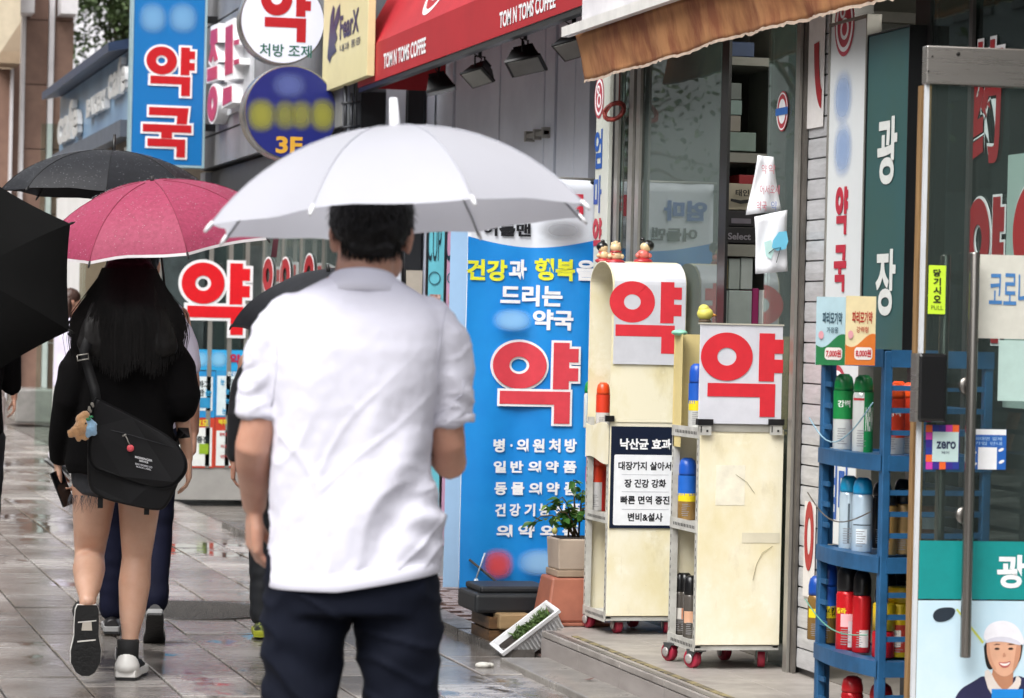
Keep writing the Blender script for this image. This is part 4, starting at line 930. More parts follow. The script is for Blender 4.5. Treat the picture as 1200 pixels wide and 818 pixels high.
# farther cart with arched sheet
Y1 = 12.36; f1 = facing(Y1)
x0,zb,x1,zt = f1.box(708,492,797,722)
zt1 = f1.uv(750,436)[1]
x0 = f1.uv(713,600)[0]
cart1 = cart('display_cart', x0, x1, Y1, Y1+.36, zb, zt, [zb+.004, f1.uv(740,614)[1]+.03, f1.uv(740,508)[1]+.0], 'rolling cart with an arched top sheet and a navy notice on its end panel')
for (x,y,t) in ((x0+.07,Y1+.05,.1),(x1-.03,Y1+.05,-.2),(x0+.02,Y1+.30,.3),(x1-.1,Y1+.3,.2)): caster(cart1, x, y, .1285, zb-.02, t)
ztop = f1.uv(755,306)[1]; zs_ = ztop-.10
b = MB(); N = 24; outer = []; 
prof = [(Y1-.004, zt-.01),(Y1-.004, zs_-.12),(Y1-.004, zs_-.03),(Y1-.004, zs_-.012)] 
for k in range(N+1):
    t = math.pi*k/N; prof.append((Y1+.176-.180*math.cos(t), zs_+.10*math.sin(t)))
prof += [(Y1+.356, zs_-.012),(Y1+.356, zs_-.03),(Y1+.356, zs_-.12),(Y1+.356, zt-.02)]
n = len(prof); vs = [(x0-.004,y,z) for y,z in prof]+[(x1+.004,y,z) for y,z in prof]
b.add(vs, [(i,i+1,n+i+1,n+i) for i in range(n-1)], False); sh_ = b.build('arched_sheet', grimy('arched_cream_sheet','#e9e2c8','#d6c890','#a08b5c'), cart1, False)
m_ = sh_.modifiers.new('thick','SOLIDIFY'); m_.thickness = .004; m_.offset = 1
# white letter sheet following the arch
b = MB(); k0 = f1.uv(750,427)[1]
pr = [(Y1-.010,k0),(Y1-.010,k0+.02),(Y1-.010,zs_-.03),(Y1-.010,zs_-.01)]+[(Y1-.010,zs_-.0)]+[(Y1+.176-.186*math.cos(math.pi*k/N), zs_+.105*math.sin(math.pi*k/N)) for k in range(1,9)]
n = len(pr); vs = [(x0+.002,y,z) for y,z in pr]+[(x1-.001,y,z) for y,z in pr]
b.add(vs, [(i,i+1,n+i+1,n+i) for i in range(n-1)], False); ls = b.build('letter_sheet', mat('scuffed_white_acrylic','#d6d7de'), cart1, False); m_ = ls.modifiers.new('thick','SOLIDIFY'); m_.thickness = .003; m_.offset = 0
def arch_print(polys_name, m, parent):
    u0,v0,u1,v1 = f1.box(713,330,797.5,414); W,H = u1-u0, v1-v0; b = MB()
    def place(x, z):     # lay on arch: heights above the spring line follow the curve
        if z > zs_:
            s = (z-zs_)*1.0; t = math.asin(min(.98, s/.105)); return (x, Y1+.176-.1900*math.cos(t), zs_+.1085*math.sin(t))
        return (x, Y1-.0125, z)
    def quadstrip(xa,xb,ya,yb):
        nn = 10
        for k in range(nn):
            z0_, z1_ = v1-ya*H-(yb-ya)*H*k/nn, v1-ya*H-(yb-ya)*H*(k+1)/nn
            b.add([place(u0+xa*W,z0_),place(u0+xb*W,z0_),place(u0+xb*W,z1_),place(u0+xa*W,z1_)],[(0,1,2,3)])
    quadstrip(.706,.893,0,.575); quadstrip(.893,1,.072,.24); quadstrip(.893,1,.312,.472); quadstrip(.09,.911,.605,.765); quadstrip(.727,.911,.765,1)
    nn = 44; o_ = [place(u0+(.314+.314*math.cos(a))*W, v1-(.288-.288*math.sin(a))*H) for a in [2*math.pi*k/nn for k in range(nn)]]; i_ = [place(u0+(.314+.116*math.cos(a))*W, v1-(.288-.106*math.sin(a))*H) for a in [2*math.pi*k/nn for k in range(nn)]]
    b.add(o_+i_, [(k,(k+1)%nn,nn+(k+1)%nn,nn+k) for k in range(nn)]); b.build('letter_face', m, parent, False)
arch_print('yak', flat('#d9343f'), ls)
for px in ((709,487,719,494),(790,487,800,494)):
    q = f1.box(*px); MB().slab(f1,q[0],q[1],q[2],q[3],.014,.02).build('binder_clip', frame_dk, cart1)
# curled white side pocket
b = MB(); za, zb2 = f1.uv(700,498)[1], f1.uv(700,541)[1]
nn = 12; prf = [(x0-.0075, Y1+.36*k/nn) for k in range(nn+1)]
b.add([(x,y,za+.01*math.sin(k*.5)) for k,(x,y) in enumerate(prf)]+[(x,y,zb2-.012*math.sin(k*.4+1)) for k,(x,y) in enumerate(prf)], [(k,k+1,nn+1+k+1,nn+1+k) for k in range(nn)], True)
b.sm = [False]*len(b.sm); o = b.build('side_wrap', cream, cart1, False); m_ = o.modifiers.new('thick','SOLIDIFY'); m_.thickness = .002
s1 = [zb+.004, f1.uv(740,614)[1]+.03, f1.uv(740,508)[1]]
cancart(696.5, x0+.04, s1[2], .034, .21, '#d4dde0','#1d55b0','blue capped can with small yellow mark on the arched cart', bandc=[(.4,1,-1.4,1.4,'#2c84c8'),(.5,.75,-.8,.2,'#e5cd22')], caph=.25)
cancart(706, x0+.05, s1[2], .030, .205, '#e4e0dc','#df4a1e','orange capped can next to the blue capped one on the arched cart', bandc=[(.5,1,-1.4,1.4,'#d0391f')], caph=.25)
cancart(690.5, x0+.07, s1[2], .026, .205, '#dfe4e0','#15803f','green capped can at the back of the upper shelf of the arched cart', caph=.25)
cancart(700, x0+.05, s1[1], .046, .24, '#d8d7d8','#cf3a1c','large white can with red top on the middle shelf of the arched cart', bandc=[(.65,1,-1.4,1.4,'#cf3a1c'),(.0,.9,.6,1.4,'#c62b26')], caph=.2, dome=False)
# navy notice on the arched cart
nq = f1.box(715,500,796,619)
nr = root('navy_notice', f1.at((nq[0]+nq[2])/2,nq[1]), 'navy bordered notice with white field of black lettering on the arched cart', 'notice')
MB().slab(f1,nq[0],nq[1],nq[2],nq[3],.006,.004).build('board', flat('#141e34',.35), nr)
q = f1.box(718.5,533,793,615.5); MB().poly(f1, rrect(*q,.008), .0068).build('white_field', flat('#eceef2'), nr, False)
tpx('낙산균 효과', f1, (726,514,786,527), .0072, M_white_print, nr, bold=.04)
tx = (('대장까지 살아서',724,786,541,551),('장 건강 강화',731,780,561.5,571.5),('빠른 면역 증진',726.5,784,581,591),('변비&설사',735,776,601,611))
for s,xa,xb,ya_,yb_ in tx: tpx(s, f1, (xa,ya_,xb,yb_), .0076, flat('#15171f'), nr, bold=.03)
b = MB()
for yy in (556,576,596.5): q = f1.box(728,yy,783,yy+.6); b.slab(f1,q[0],q[1],q[2],q[3],.0074,.0004)
b.build('divider_line', flat('#b9bcc4'), nr)
# ornaments
def seated_figure(px, pyb, Y, label, hair, bodyc, s=1.0, tilt=0):
    pl = facing(Y); u,v = pl.uv(px,pyb); r_ = root('figurine', (u,Y,v), label, 'figurine')
    b = MB(); b.ell((u,Y,v+.014*s),(.044*s,.036*s,.016*s),16,8); b.build('cushion', mat('figurine_red','#b02b33',.3,var=.15,vs=30,coat=.3), r_)
    b = MB(); b.ell((u,Y,v+.044*s),(.030*s,.026*s,.024*s)); b.ell((u-.026*s,Y-.006,v+.040*s),(.013*s,.012*s,.012*s)); b.ell((u+.026*s,Y-.006,v+.040*s),(.013*s,.012*s,.012*s)); b.build('body', mat('figurine_'+bodyc.strip('#'),bodyc,.35,var=.2,vs=40,c2='#b5533f',vmin=.5,vmax=.56,coat=.3), r_)
    b = MB(); b.ell((u+tilt*.01,Y,v+.078*s),(.026*s,.024*s,.023*s)); b.build('head', mat('figurine_face','#d9bd93',.35,coat=.3), r_)
    if hair: b = MB(); b.ell((u+tilt*.022*s,Y+.004,v+.085*s),(.030*s,.027*s,.026*s)); b.ell((u-.004*s,Y,v+.112*s),(.010*s,.010*s,.010*s)); b.build('hair', mat('figurine_black','#151313',.3,coat=.4), r_)
    else:
        b = MB(); b.ell((u,Y,v+.100*s),(.012*s,.012*s,.010*s)); b.ell((u-.016*s,Y,v+.095*s),(.007*s,.006*s,.008*s)); b.ell((u+.016*s,Y,v+.095*s),(.007*s,.006*s,.008*s)); b.build('ear', mat('figurine_face','#d9bd93'), r_)
        b = MB(); b.lathe((u,Y,v+.060*s),[(.026*s,-.003),(.027*s,0),(.026*s,.003)],16); b.build('scarf', mat('figurine_red','#b02b33'), r_)
seated_figure(721,311,Y1+.12,'beige seated clay figurine on a red cushion, middle of three on the arched cart',False,'#d9bd93',.95)
seated_figure(753.5,310,Y1+.17,'black haired clay figurine on a red cushion, rightmost of three on the arched cart',True,'#d06a63',.95,1.0)
seated_figure(707,309,Y1+.28,'small figurine with black topknot, leftmost of three on the arched cart',True,'#d9bd93',.85,-.3)
pl = facing(11.3); u,v = pl.uv(826,378)
r_ = root('toy_chick', (u,11.3,v), 'small yellow toy bird head on top of the nearer cart', 'ornament')
b = MB(); b.lathe((u,11.3,v),[(.024,0),(.026,.006),(.018,.014)],14); b.build('nest', mat('brown_nest','#5b4a37',.7,var=.4,vs=60), r_)
b = MB(); b.ell((u,11.3,v+.034),(.032,.030,.026),14,9); b.ell((u-.005,11.3,v+.052),(.022,.022,.018),12,8); b.build('body', mat('yellow_toy','#d8cf62',.5,var=.15,vs=30), r_)
b = MB(); b.lathe((u+.028,11.292,v+.030),[(.008,0),(.001,.016)],8,V((1,-.4,-.1))); b.build('beak', mat('toy_orange','#c98a35',.5), r_)
# ================================================================== blue banner and what stands below it
BN = facing(14.0)
u0,v0,u1,v1 = BN.box(543,209,698,690)
bn = root('pharmacy_banner', (u1,14.0,v0), 'tall blue and white hanging banner with a big red letter', 'banner')
def warp_y(u,v):      # the cloth hangs in shallow folds
    t = (u-u0)/(u1-u0); return .007*math.sin(t*8+v*1.2)+.003*math.sin(t*17-v*2.0)
wht = mat('banner_cloth','#e6eaf2',.5,var=.05,vs=3,trans=.12); blu = mat('banner_blue_print','#1b8edc',.42,var=.10,vs=2.2,c2='#127ccd')
def cloth(name, ua,va,ub,vb_, off, m, parent, topcurve=None, nu=26, nv=40):
    b = MB(); vs = []
    for j in range(nv+1):
        for i in range(nu+1):
            s,t = i/nu, j/nv; u = ua+(ub-ua)*s; vt = vb_ + (topcurve(s) if topcurve else 0); v = va+(vt-va)*t
            uu = u + (.012*math.sin(t*5+.5)*(1 if s>.5 else -.3)); vs.append((uu, 14.0-off-warp_y(u,v), v))
    b.add(vs, [(j*(nu+1)+i, j*(nu+1)+i+1, (j+1)*(nu+1)+i+1, (j+1)*(nu+1)+i) for j in range(nv) for i in range(nu)], True)
    o = b.build(name, m, parent, False); return o
cl = cloth('cloth', u0,v0,u1,v1, 0, wht, bn); m_ = cl.modifiers.new('thick','SOLIDIFY'); m_.thickness = .002; m_.offset = 1
vbt = BN.uv(620,279)[1]; cloth('blue_field', u0+.002,v0+.004,u1-.002,vbt, .004, blu, bn, lambda s: -.045*math.sin(math.pi*s))
# shift: letters lie flat a touch in front of the folds
LO = .034
def bt(s, px, m, bold=.04): 
    vs, fs = glyphs(s, bold); a0,b0,a1,b1 = BN.box(*px); b = MB()
    b.add([((a0+x*(a1-a0)), 14.0-.010-warp_y(a0+x*(a1-a0), b0+y*(b1-b0)), b0+y*(b1-b0)) for x,y in vs], fs); b.build('lettering', m, bn, False)
def bpx(px): return BN.box(*px)
Yel = flat('#e4e53a'); 
bt('엄마', (556,228,608,252), M_blue_print, .05); bt('약국', (636,226,686,251), flat('#d3374a'), .05)
bt('어들맨', (566,261,622,277), M_black_print)
smudge_px(BN, (624,256,690,284), .04, '#77787c', bn, .8)
bt('건강', (546,304,594,329), Yel); bt('과', (596,304,617,328), M_white_print); bt('행복', (626,303,673,329), Yel); bt('을', (675,305,697,329), M_white_print)
bt('드리는', (586,334,658,359), M_white_print); bt('약국', (624,363,671,387), M_white_print)
smudge_px(BN, (572,360,624,390), .04, '#8fc3ee', bn, .95)
# big letter on the folds
class Warped(Plane):
    def at(s,u,v,off=0.0): return V((u, 14.0-off-.008-warp_y(u,v), v))
WB = Warped((0,14.0,0),(1,0,0))
block_letter('yak', WB, WB.box(576,401,676,496), bn, flat('#d8434f'), front=.008, th=.002, white=M_white_print, g=.011)
rows_ = (('병·의원처방',576,678,514,530),('일반의약품',576,678,540,554),('동물의약품',577,679,565,580),('건강기능식품',578,682,590,605),('의약외품',579,682,615,630))
for s,xa,xb,ya_,yb_ in rows_:
    n = len(s); wd = [.5 if c == '·' else 1.0 for c in s]; tot = sum(wd); x = xa
    for c,w in zip(s,wd):
        cw = (xb-xa)/tot*w
        if c == '·': bt(c,(x+cw*.35,(ya_+yb_)/2-1.6,x+cw*.65,(ya_+yb_)/2+1.6),M_white_print,.0)
        else: bt(c,(x+cw*.08,ya_,x+cw*.82,yb_),M_white_print,.04)
        x += cw
smudge_px(BN, (560,640,602,680), .04, '#e0463f', bn, .95); smudge_px(BN, (600,640,662,676), .041, '#9fcdf2', bn, .9)
b = MB(); 
for px in ((693,215),(548,215)): u,v = BN.uv(*px); b.tube([(u,13.96,v),(u,13.99,v+.005)], .009, 8)
b.build('eyelet', frame_dk, bn)
b = MB(); b.tube([(u0-.02,14.01,v1+.004),(u1+.12,14.01,v1+.004)], .008, 8); b.build('top_rod', alu, bn)
# light blue strip of a second banner behind
q = facing(14.35).box(524,250,552,688)
o = MB().slab(facing(14.35),q[0],q[1],q[2],q[3],0,.004).build('pale_blue_banner', mat('pale_blue_sheet','#a9cdf0',.5,var=.1,vs=2)); tag(o,'pale blue sheet edge showing left behind the big blue banner','banner')
# guy strings with clip
b = MB(); p = ground(529,688,.02); b.tube([V((p.x,13.9,.03)), BN.at(*BN.uv(548,655),.03)], .006, 6); o = b.build('guy_rope', mat('dark_rope','#39342f',.8)); tag(o,'short dark strut tying the lower left corner of the blue banner','rope')
b = MB(); p = BN.uv(555,682); b.lathe(BN.at(p[0],p[1]-.03,.05), [(.016,0),(.020,.02),(.008,.05)], 10); b.tube([BN.at(p[0],p[1]+.02,.05), BN.at(p[0]+.04,p[1]+.14,.05)], .004, 6); o = b.build('rope_weight', mat('clear_weight','#b8c4cc',.2)); tag(o,'small pale clip hanging at the lower left of the blue banner','clip')
# black weight, wooden crate, blocks
BW = facing(13.25)
def boxpx(name, px, Y, depth, m, label, cat, bv=.006, par=None):
    pl = facing(Y); a,b0,c,d = pl.box(*px); b = MB(); b.box((a,Y,b0),(c,Y+depth,d)); o = b.build(name, m, par); bevel(o,bv)
    if label: tag(o,label,cat)
    return o
blk = mat('black_plastic_weight','#26292d',.5,var=.25,vs=6)
q = facing(13.05).box(557,688,655,719)
r_ = root('banner_weight', ((q[0]+q[2])/2,13.15,q[1]), 'dark plastic stand base under the blue banner, resting on wooden crates', 'banner base')
b = MB(); b.box((q[0],13.05,q[1]),(q[2],13.40,q[3]-.03)); bevel(b.build('lower_block', blk, r_),.015)
b = MB(); b.box((q[0]+.03,13.08,q[3]-.03),(q[2]-.03,13.38,q[3])); bevel(b.build('upper_block', blk, r_),.01)
wd_m = mat('wet_crate_wood','#6d4f31',.5,var=.4,vs=6,c2='#3c2c1d',stretch=(1,1,6),bump=.2,bs=20)
cr = root('wooden_crate', (3.22,13.0,.02), 'low dark wooden crate under the black banner base', 'crate')
q = facing(13.02).box(573,722,640,768)
n = 3
for k in range(n):
    za = q[1]+(q[3]-q[1])*k/n; b = MB(); b.box((q[0],13.02,za+.002),(q[2],13.036,za+(q[3]-q[1])/n-.006)); b.build('plank', wd_m, cr)
    b = MB(); b.box((q[0],13.04,za+.002),(q[0]+.014,13.36,za+(q[3]-q[1])/n-.006)); b.build('plank', wd_m, cr)
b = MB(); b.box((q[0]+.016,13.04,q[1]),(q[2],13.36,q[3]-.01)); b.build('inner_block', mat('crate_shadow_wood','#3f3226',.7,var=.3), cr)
boxpx('wood_block', (585,719.6,622,738), 12.98, .12, mat('pale_wood_block','#a48862',.55,var=.25,vs=5,stretch=(1,1,5)), 'pale wooden block under the banner base, leaning behind the white planter', 'wood block', .008)
# terracotta planter
tc_m = mat('terracotta_plastic','#a5644e',.55,var=.35,vs=5,c2='#84503f')
Y0 = 12.72; q = facing(Y0).box(641,678,697,734)
pt = root('terracotta_planter', ((q[0]+q[2])/2,Y0+.1,.127), 'square terracotta planter upside down carrying a beige pot beside the arched cart', 'planter')
def frus(cx,cy,z0,z1,w0,w1):
    b = MB(); P = [(cx+sx*w/2,cy+sy*w/2,z) for z,w in ((z0,w0),(z1,w1)) for sx,sy in ((-1,-1),(1,-1),(1,1),(-1,1))]
    b.add(P,[(0,3,2,1),(4,5,6,7),(0,1,5,4),(1,2,6,5),(2,3,7,6),(3,0,4,7)]); return b
cx = (q[0]+q[2])/2+.03; w = .26
bevel(frus(cx,Y0+.15,.128,.142,w+.05,w+.05).build('rim', tc_m, pt),.004)
bevel(frus(cx,Y0+.15,.1425,q[3],w,w*.78).build('body', tc_m, pt),.01)
q2 = facing(Y0+.05).box(656,632,695,677)
pp = root('beige_pot', (cx,Y0+.15,q2[1]), 'beige square pot stacked on the terracotta planter', 'pot')
bevel(frus(cx+.02,Y0+.15,q[3]+.002,q[3]+.03,.20,.20).build('base', mat('beige_pot_dark','#a5907b',.5,var=.2), pp),.003)
bevel(frus(cx+.02,Y0+.15,q[3]+.031,q2[3],.185,.20).build('body', mat('beige_pot','#b3a292',.5,var=.15,vs=4), pp),.006)
frus(cx+.02,Y0+.15,q2[3]-.004,q2[3]+.004,.17,.17).build('soil', mat('dark_soil','#2e2620',.9,var=.4,vs=60,bump=.5), pp)
leaf_m = mat('glossy_leaf','#3f6b2c',.35,var=.5,vs=14,c2='#1f3d1c',trans=.25); leaf_y = mat('fresh_leaf','#7d9a43',.4,var=.3,vs=14,trans=.3)
def leafmesh(L,W):
    b = MB(); b.add([(0,0,0),(W*.45,L*.3,.004),(W*.5,L*.55,.002),(0,L,-.012),(-W*.5,L*.55,.002),(-W*.45,L*.3,.004),(0,L*.3,-.004),(0,L*.6,-.006)],[(0,1,6),(1,2,7,6),(2,3,7),(3,4,7),(4,5,6,7),(5,0,6)],True); return b
lm1 = leafmesh(.055,.030).mesh('leaf'); lm1.materials.append(leaf_m); lm2 = leafmesh(.045,.024).mesh('leaf'); lm2.materials.append(leaf_y)
pln = root('potted_shrub', (cx,Y0+.15,q2[3]), 'leafy green shrub with one yellowing fruit reaching over the lower blue banner', 'plant')
rr = random.Random(11); zb0 = q2[3]
stems = []
for (tx_,tz) in ((625,612),(640,592),(655,585),(672,562),(684,575),(690,600),(650,606),(668,600)):
    p = facing(Y0+.10+rr.uniform(-.06,.06)).hit(tx_,tz); base = V((cx+.02+rr.uniform(-.03,.03),Y0+.15,zb0))
    mid = base.lerp(p,.55)+V((0,0,.06)); stems.append([base,mid,p])
    MB().tube([base,base.lerp(mid,.5)+V((0,0,.012)),mid,mid.lerp(p,.6)+V((0,0,.015)),p],[.0045,.004,.0032,.0026,.0015],6).build('stem', mat('shrub_stem','#5c4a30',.7,var=.3), pln)
for st_ in stems:
    for k in range(13):
        t = .25+.75*k/12; a,b_,c_ = st_; p = a*(1-t)**2+b_*2*t*(1-t)+c_*t*t
        o = bpy.data.objects.new('leaf', lm1 if rr.random()<.75 else lm2); col.objects.link(o); o.parent = pln; o.location = p-V(pln['wl'])
        o.rotation_euler = (rr.uniform(-.9,.5), rr.uniform(-.6,.6), rr.uniform(0,6.28)); s_ = rr.uniform(.65,1.15); o.scale = (s_,)*3
f = facing(Y0+.03).hit(650,622); b = MB(); b.ell(f,(.013,.013,.015)); b.build('fruit', mat('unripe_fruit','#a5a15a',.4,var=.2), pln)
# tipped white planter box with sprouts
wp_m = mat('white_ribbed_plastic','#dcdde0',.45,var=.15,vs=6,c2='#b9b8b6')
c0 = facing(12.75).hit(612,757); 
wp = root('white_planter_box', (c0.x,12.75,.0), 'tipped white ribbed planter box with green sprouts lying against the crate', 'planter')
L_,W_,H_ = .29,.13,.10
Mx = Matrix.Translation((c0.x+.0,12.72,.125)) @ Matrix.Rotation(R(-37),4,'Y') @ Matrix.Rotation(R(13),4,'X')
b = MB(); o_ = lambda l,w,z: [(-l/2,-w/2,z),(l/2,-w/2,z),(l/2,w/2,z),(-l/2,w/2,z)]
P = o_(L_*.9,W_*.78,-H_)+o_(L_,W_,0)+o_(L_-.012,W_-.012,0)+o_(L_*.9,W_*.74,-.025)
b.add(P,[(0,3,2,1),(0,1,5,4),(1,2,6,5),(2,3,7,6),(3,0,4,7),(4,5,9,8),(5,6,10,9),(6,7,11,10),(7,4,8,11),(8,9,13,12),(9,10,14,13),(10,11,15,14),(11,8,12,15)]); b.xf(Mx); b.build('shell', wp_m, wp)
b = MB(); 
for (l,w,z0_,z1_) in ((L_+.022,W_+.022,-.012,.003),):
    A_,B_ = o_(l,w,z0_),o_(l,w,z1_); C_,D_ = o_(L_-.004,W_-.004,z1_),o_(L_-.004,W_-.004,z0_)
    b.add(A_+B_+C_+D_,[(i,(i+1)%4,4+(i+1)%4,4+i) for i in range(4)]+[(4+i,4+(i+1)%4,8+(i+1)%4,8+i) for i in range(4)]+[(8+i,8+(i+1)%4,12+(i+1)%4,12+i) for i in range(4)]+[(12+i,12+(i+1)%4,(i+1)%4,i) for i in range(4)])
b.xf(Mx); b.build('rim', wp_m, wp)
for k in range(17):
    x = -L_*.45+L_*.9*k/16; b = MB(); b.box((x-.003,-W_*.5-.001,-.088),(x+.003,-W_*.47,-.014)); b.xf(Mx); b.build('rib', wp_m, wp)
b = MB(); b.box((-L_*.44,-W_*.38,-.03),(L_*.44,W_*.38,-.018)); b.xf(Mx); b.build('soil', mat('dark_soil','#2e2620'), wp)
b = MB(); rr = random.Random(4)
for k in range(300):
    x,y = rr.uniform(-L_*.2,L_*.42), rr.uniform(-W_*.36,W_*.36); h_ = rr.uniform(.008,.020); d_ = V((rr.uniform(-.02,.02),rr.uniform(-.02,.02),h_)); s_ = V((rr.uniform(-1,1),rr.uniform(-1,1),.2)).normalized()*.005
    p = V((x,y,-.018)); b.add([p-s_,p+s_,p+d_+s_*.8,p+d_*1.2],[(0,1,2,3)])
b.xf(Mx); o = b.build('sprout', mat('sprout_green','#5c7a3a',.6,var=.5,vs=60,c2='#39472a',trans=.2), wp, False); o['kind'] = 'stuff'
p = ground(566,783); b = MB(); b.ell((p.x,p.y,.012),(.035,.03,.014),10,6); b.ell((p.x+.03,p.y+.01,.010),(.02,.02,.012),10,6); o = b.build('wet_tissue', mat('soggy_paper','#cfccc4',.6,var=.2,vs=40,bump=.6)); tag(o,'small crumpled white tissue on the ground beside the tipped planter','litter')
p = ground(690,797,.03); b = MB(); b.add([(p.x-.02,p.y,.032),(p.x,p.y-.02,.034),(p.x+.025,p.y,.040),(p.x+.005,p.y+.02,.034)],[(0,1,2,3)]); o = b.build('fallen_leaf', mat('brown_leaf','#5a2f22',.5)); tag(o,'small reddish brown leaf on the low concrete apron','leaf')

# ================================================================== coffee shop behind (x = 4.4)
cs = root('coffee_shop_building', (4.4,17,0), 'grey panelled coffee shop front under a red awning', 'building')
gp = mat('grey_metal_panel','#dce1ec',.45,.05,var=.1,vs=2,c2='#cbd0dc'); gpd = mat('dark_metal_panel','#3f434c',.45,.25,var=.15,vs=2)
CX = 4.4; CP = along(CX)
b = MB(); b.box((4.47,13.95,0),(4.6,20.1,6.5)); b.box((4.39,13.98,3.3),(4.47,20.1,6.5)); b.build('wall', gpd, cs)
edges = [(690,673),(672.5,652),(651.2,640),(638.8,636.5),(635.8,585.5),(584,533),(531.5,527),(525.5,503)]
for k,(xa,xb) in enumerate(edges):
    ya_, yb_ = CP.hit(xa,150).y, CP.hit(xb,150).y
    b = MB(); b.box((CX-(.012 if k in (2,3,6) else 0),ya_+.003,.12),(CX+.05,yb_-.003,3.28)); o = b.build('metal_panel', gp, cs); bevel(o,.004)
y_ = CP.hit(636,158).y; zl = CP.hit(636,158).z
b = MB(); b.box((CX-.05,y_-.22,zl-.012),(CX-.02,y_+.22,zl+.012)); 
for d_ in (-.2,0,.2): b.box((CX-.055,y_+d_-.02,zl-.03),(CX-.002,y_+d_+.02,zl+.03))
b.build('door_latch', alu, cs)
b = MB(); b.box((4.40,13.98,.0),(4.47,20.1,.118)); b.build('plinth', gpd, cs)
# end wall of the recess (seen face on)
EW = facing(20.05)
b = MB(); b.box((3.82,20.09,0),(4.6,20.2,6.5)); b.build('return_wall', mat('return_wall_grey','#6b6f76',.5,var=.15), cs)
def ew(name, px, m, f_=.02, th=.02):
    q = EW.box(*px); o = MB().slab(EW,q[0],q[1],q[2],q[3],f_,th).build(name, m, cs); return o
blk_p = mat('black_panel','#16181b',.4,var=.2)
ew('black_panel',(421,108,449,330),blk_p,.02); ew('metal_panel',(450,98,473,340),gp,.01); ew('black_post',(474,72,493,345),blk_p,.06,.06); ew('metal_panel',(494,72,503,640),gp,.03)
ew('beige_panel',(472,317,491,450),mat('beige_panel','#b5ab9c',.6,var=.1),.07,.01)
b = MB()
for (x,y0,y1) in ((403,100,180),(410,110,185),(415,98,175)):
    a_ = EW.uv(x,y0); c_ = EW.uv(x,y1); b.tube([EW.at(*a_,.05),EW.at(*c_,.05)],.012,6)
for y in (122,150,166): a_ = EW.uv(398,y); c_ = EW.uv(420,y-2); b.tube([EW.at(*a_,.06),EW.at(*c_,.06)],.008,6)
b.build('pipe', mat('dark_pipe','#3a3c40',.4,.5), cs)
# menu posters
for (px,h,lab,Yp) in (((499,250,518,640),'#6ec5d4','cyan drink menu poster beside the coffee shop','15.6'),((520.5,250,541,640),'#c79ab8','pink dessert menu poster next to the cyan one','15.4')):
    pl = facing(float(Yp)); r_, bx = board('menu_poster', pl, px, 0, .02, flat(h), lab, 'poster', frame=(blk_p,.010,.002))
    x0_,x1_ = px[0]+2,px[2]-1
    if 'cyan' in lab:
        for k,(s,ya_,yb_) in enumerate((('CUP',262,306),)): tpx(s,pl,(x0_,ya_,x1_,yb_),.004,flat('#233b45'),r_,bold=.0)
        b = MB(); c_ = pl.box(x0_+1,318,x1_-1,334); annulus(b,pl,lambda x,y:(x,y),(c_[0]+c_[2])/2,(c_[1]+c_[3])/2,(c_[2]-c_[0])/2,(c_[3]-c_[1])/2,(c_[2]-c_[0])/2.4,(c_[3]-c_[1])/2.4,.004,.001,20); b.build('round_mark', flat('#3c6b78'), r_)
        b = MB(); c_ = pl.box(x0_+2,345,x1_-1,372); b.poly(pl,[(c_[0]+.01,c_[1]),(c_[2]-.01,c_[1]),(c_[2],c_[3]),(c_[0],c_[3])],.004); b.build('drink_print', mat('drink_print','#8a4b3a',.5,var=.6,vs=60,c2='#e1c7bb'), r_)
    else:
        tpx('Deli', pl,(x0_,272,x1_,290),.004,flat('#f1e4ee'),r_); tpx('Double',pl,(x0_,292,x1_,305),.004,flat('#e9d6e4'),r_); tpx('Delicious',pl,(x0_,307,x1_,322),.004,flat('#f1e4ee'),r_)
# red awning
AX = 3.80; AP = along(AX)
zv0 = AP.hit(420,103).z; zv1 = zv0+.245; yN, yFar = 14.02, AP.hit(420,100).y
red_m = mat('red_awning_fabric','#b3202c',.6,var=.15,vs=2,bump=.25,bs=120,c2='#9d1a27'); red_m2 = mat('red_awning_valance','#ab1f28',.6,var=.1,vs=2)
ra = root('red_awning', (AX+.3,(yN+yFar)/2,zv0), 'bright red coffee shop awning with white lettering on its valance', 'awning')
zu = zv1+1.1
b = MB(); b.add([(AX,yN,zv1),(AX,yFar,zv1),(CX-.02,yFar,zu),(CX-.02,yN,zu),(AX+.01,yN,zv1-.012),(AX+.01,yFar,zv1-.012),(CX-.02,yFar,zu-.012),(CX-.02,yN,zu-.012)],[(0,1,2,3),(7,6,5,4),(0,4,5,1),(1,5,6,2),(2,6,7,3),(3,7,4,0)]); b.build('sloping_cloth', red_m, ra)
b = MB(); b.box((AX-.004,yN,zv0),(AX+.002,yFar,zv1-.001)); b.build('valance', red_m2, ra)
for yy in (yN,yFar):
    b = MB(); b.add([(AX+.003,yy-.003,zv0),(CX-.02,yy-.003,zv0),(CX-.02,yy-.003,zu-.02),(AX+.003,yy-.003,zv1),(AX+.003,yy+.003,zv0),(CX-.02,yy+.003,zv0),(CX-.02,yy+.003,zu-.02),(AX+.003,yy+.003,zv1)],[(0,1,2,3),(7,6,5,4),(0,4,5,1),(1,5,6,2),(2,6,7,3),(3,7,4,0)]); b.build('end_cloth', red_m2, ra)
b = MB(); b.box((AX+.004,yN,zv0-.03),(AX+.05,yFar,zv0-.001)); b.build('bottom_bar', frame_dk, ra)
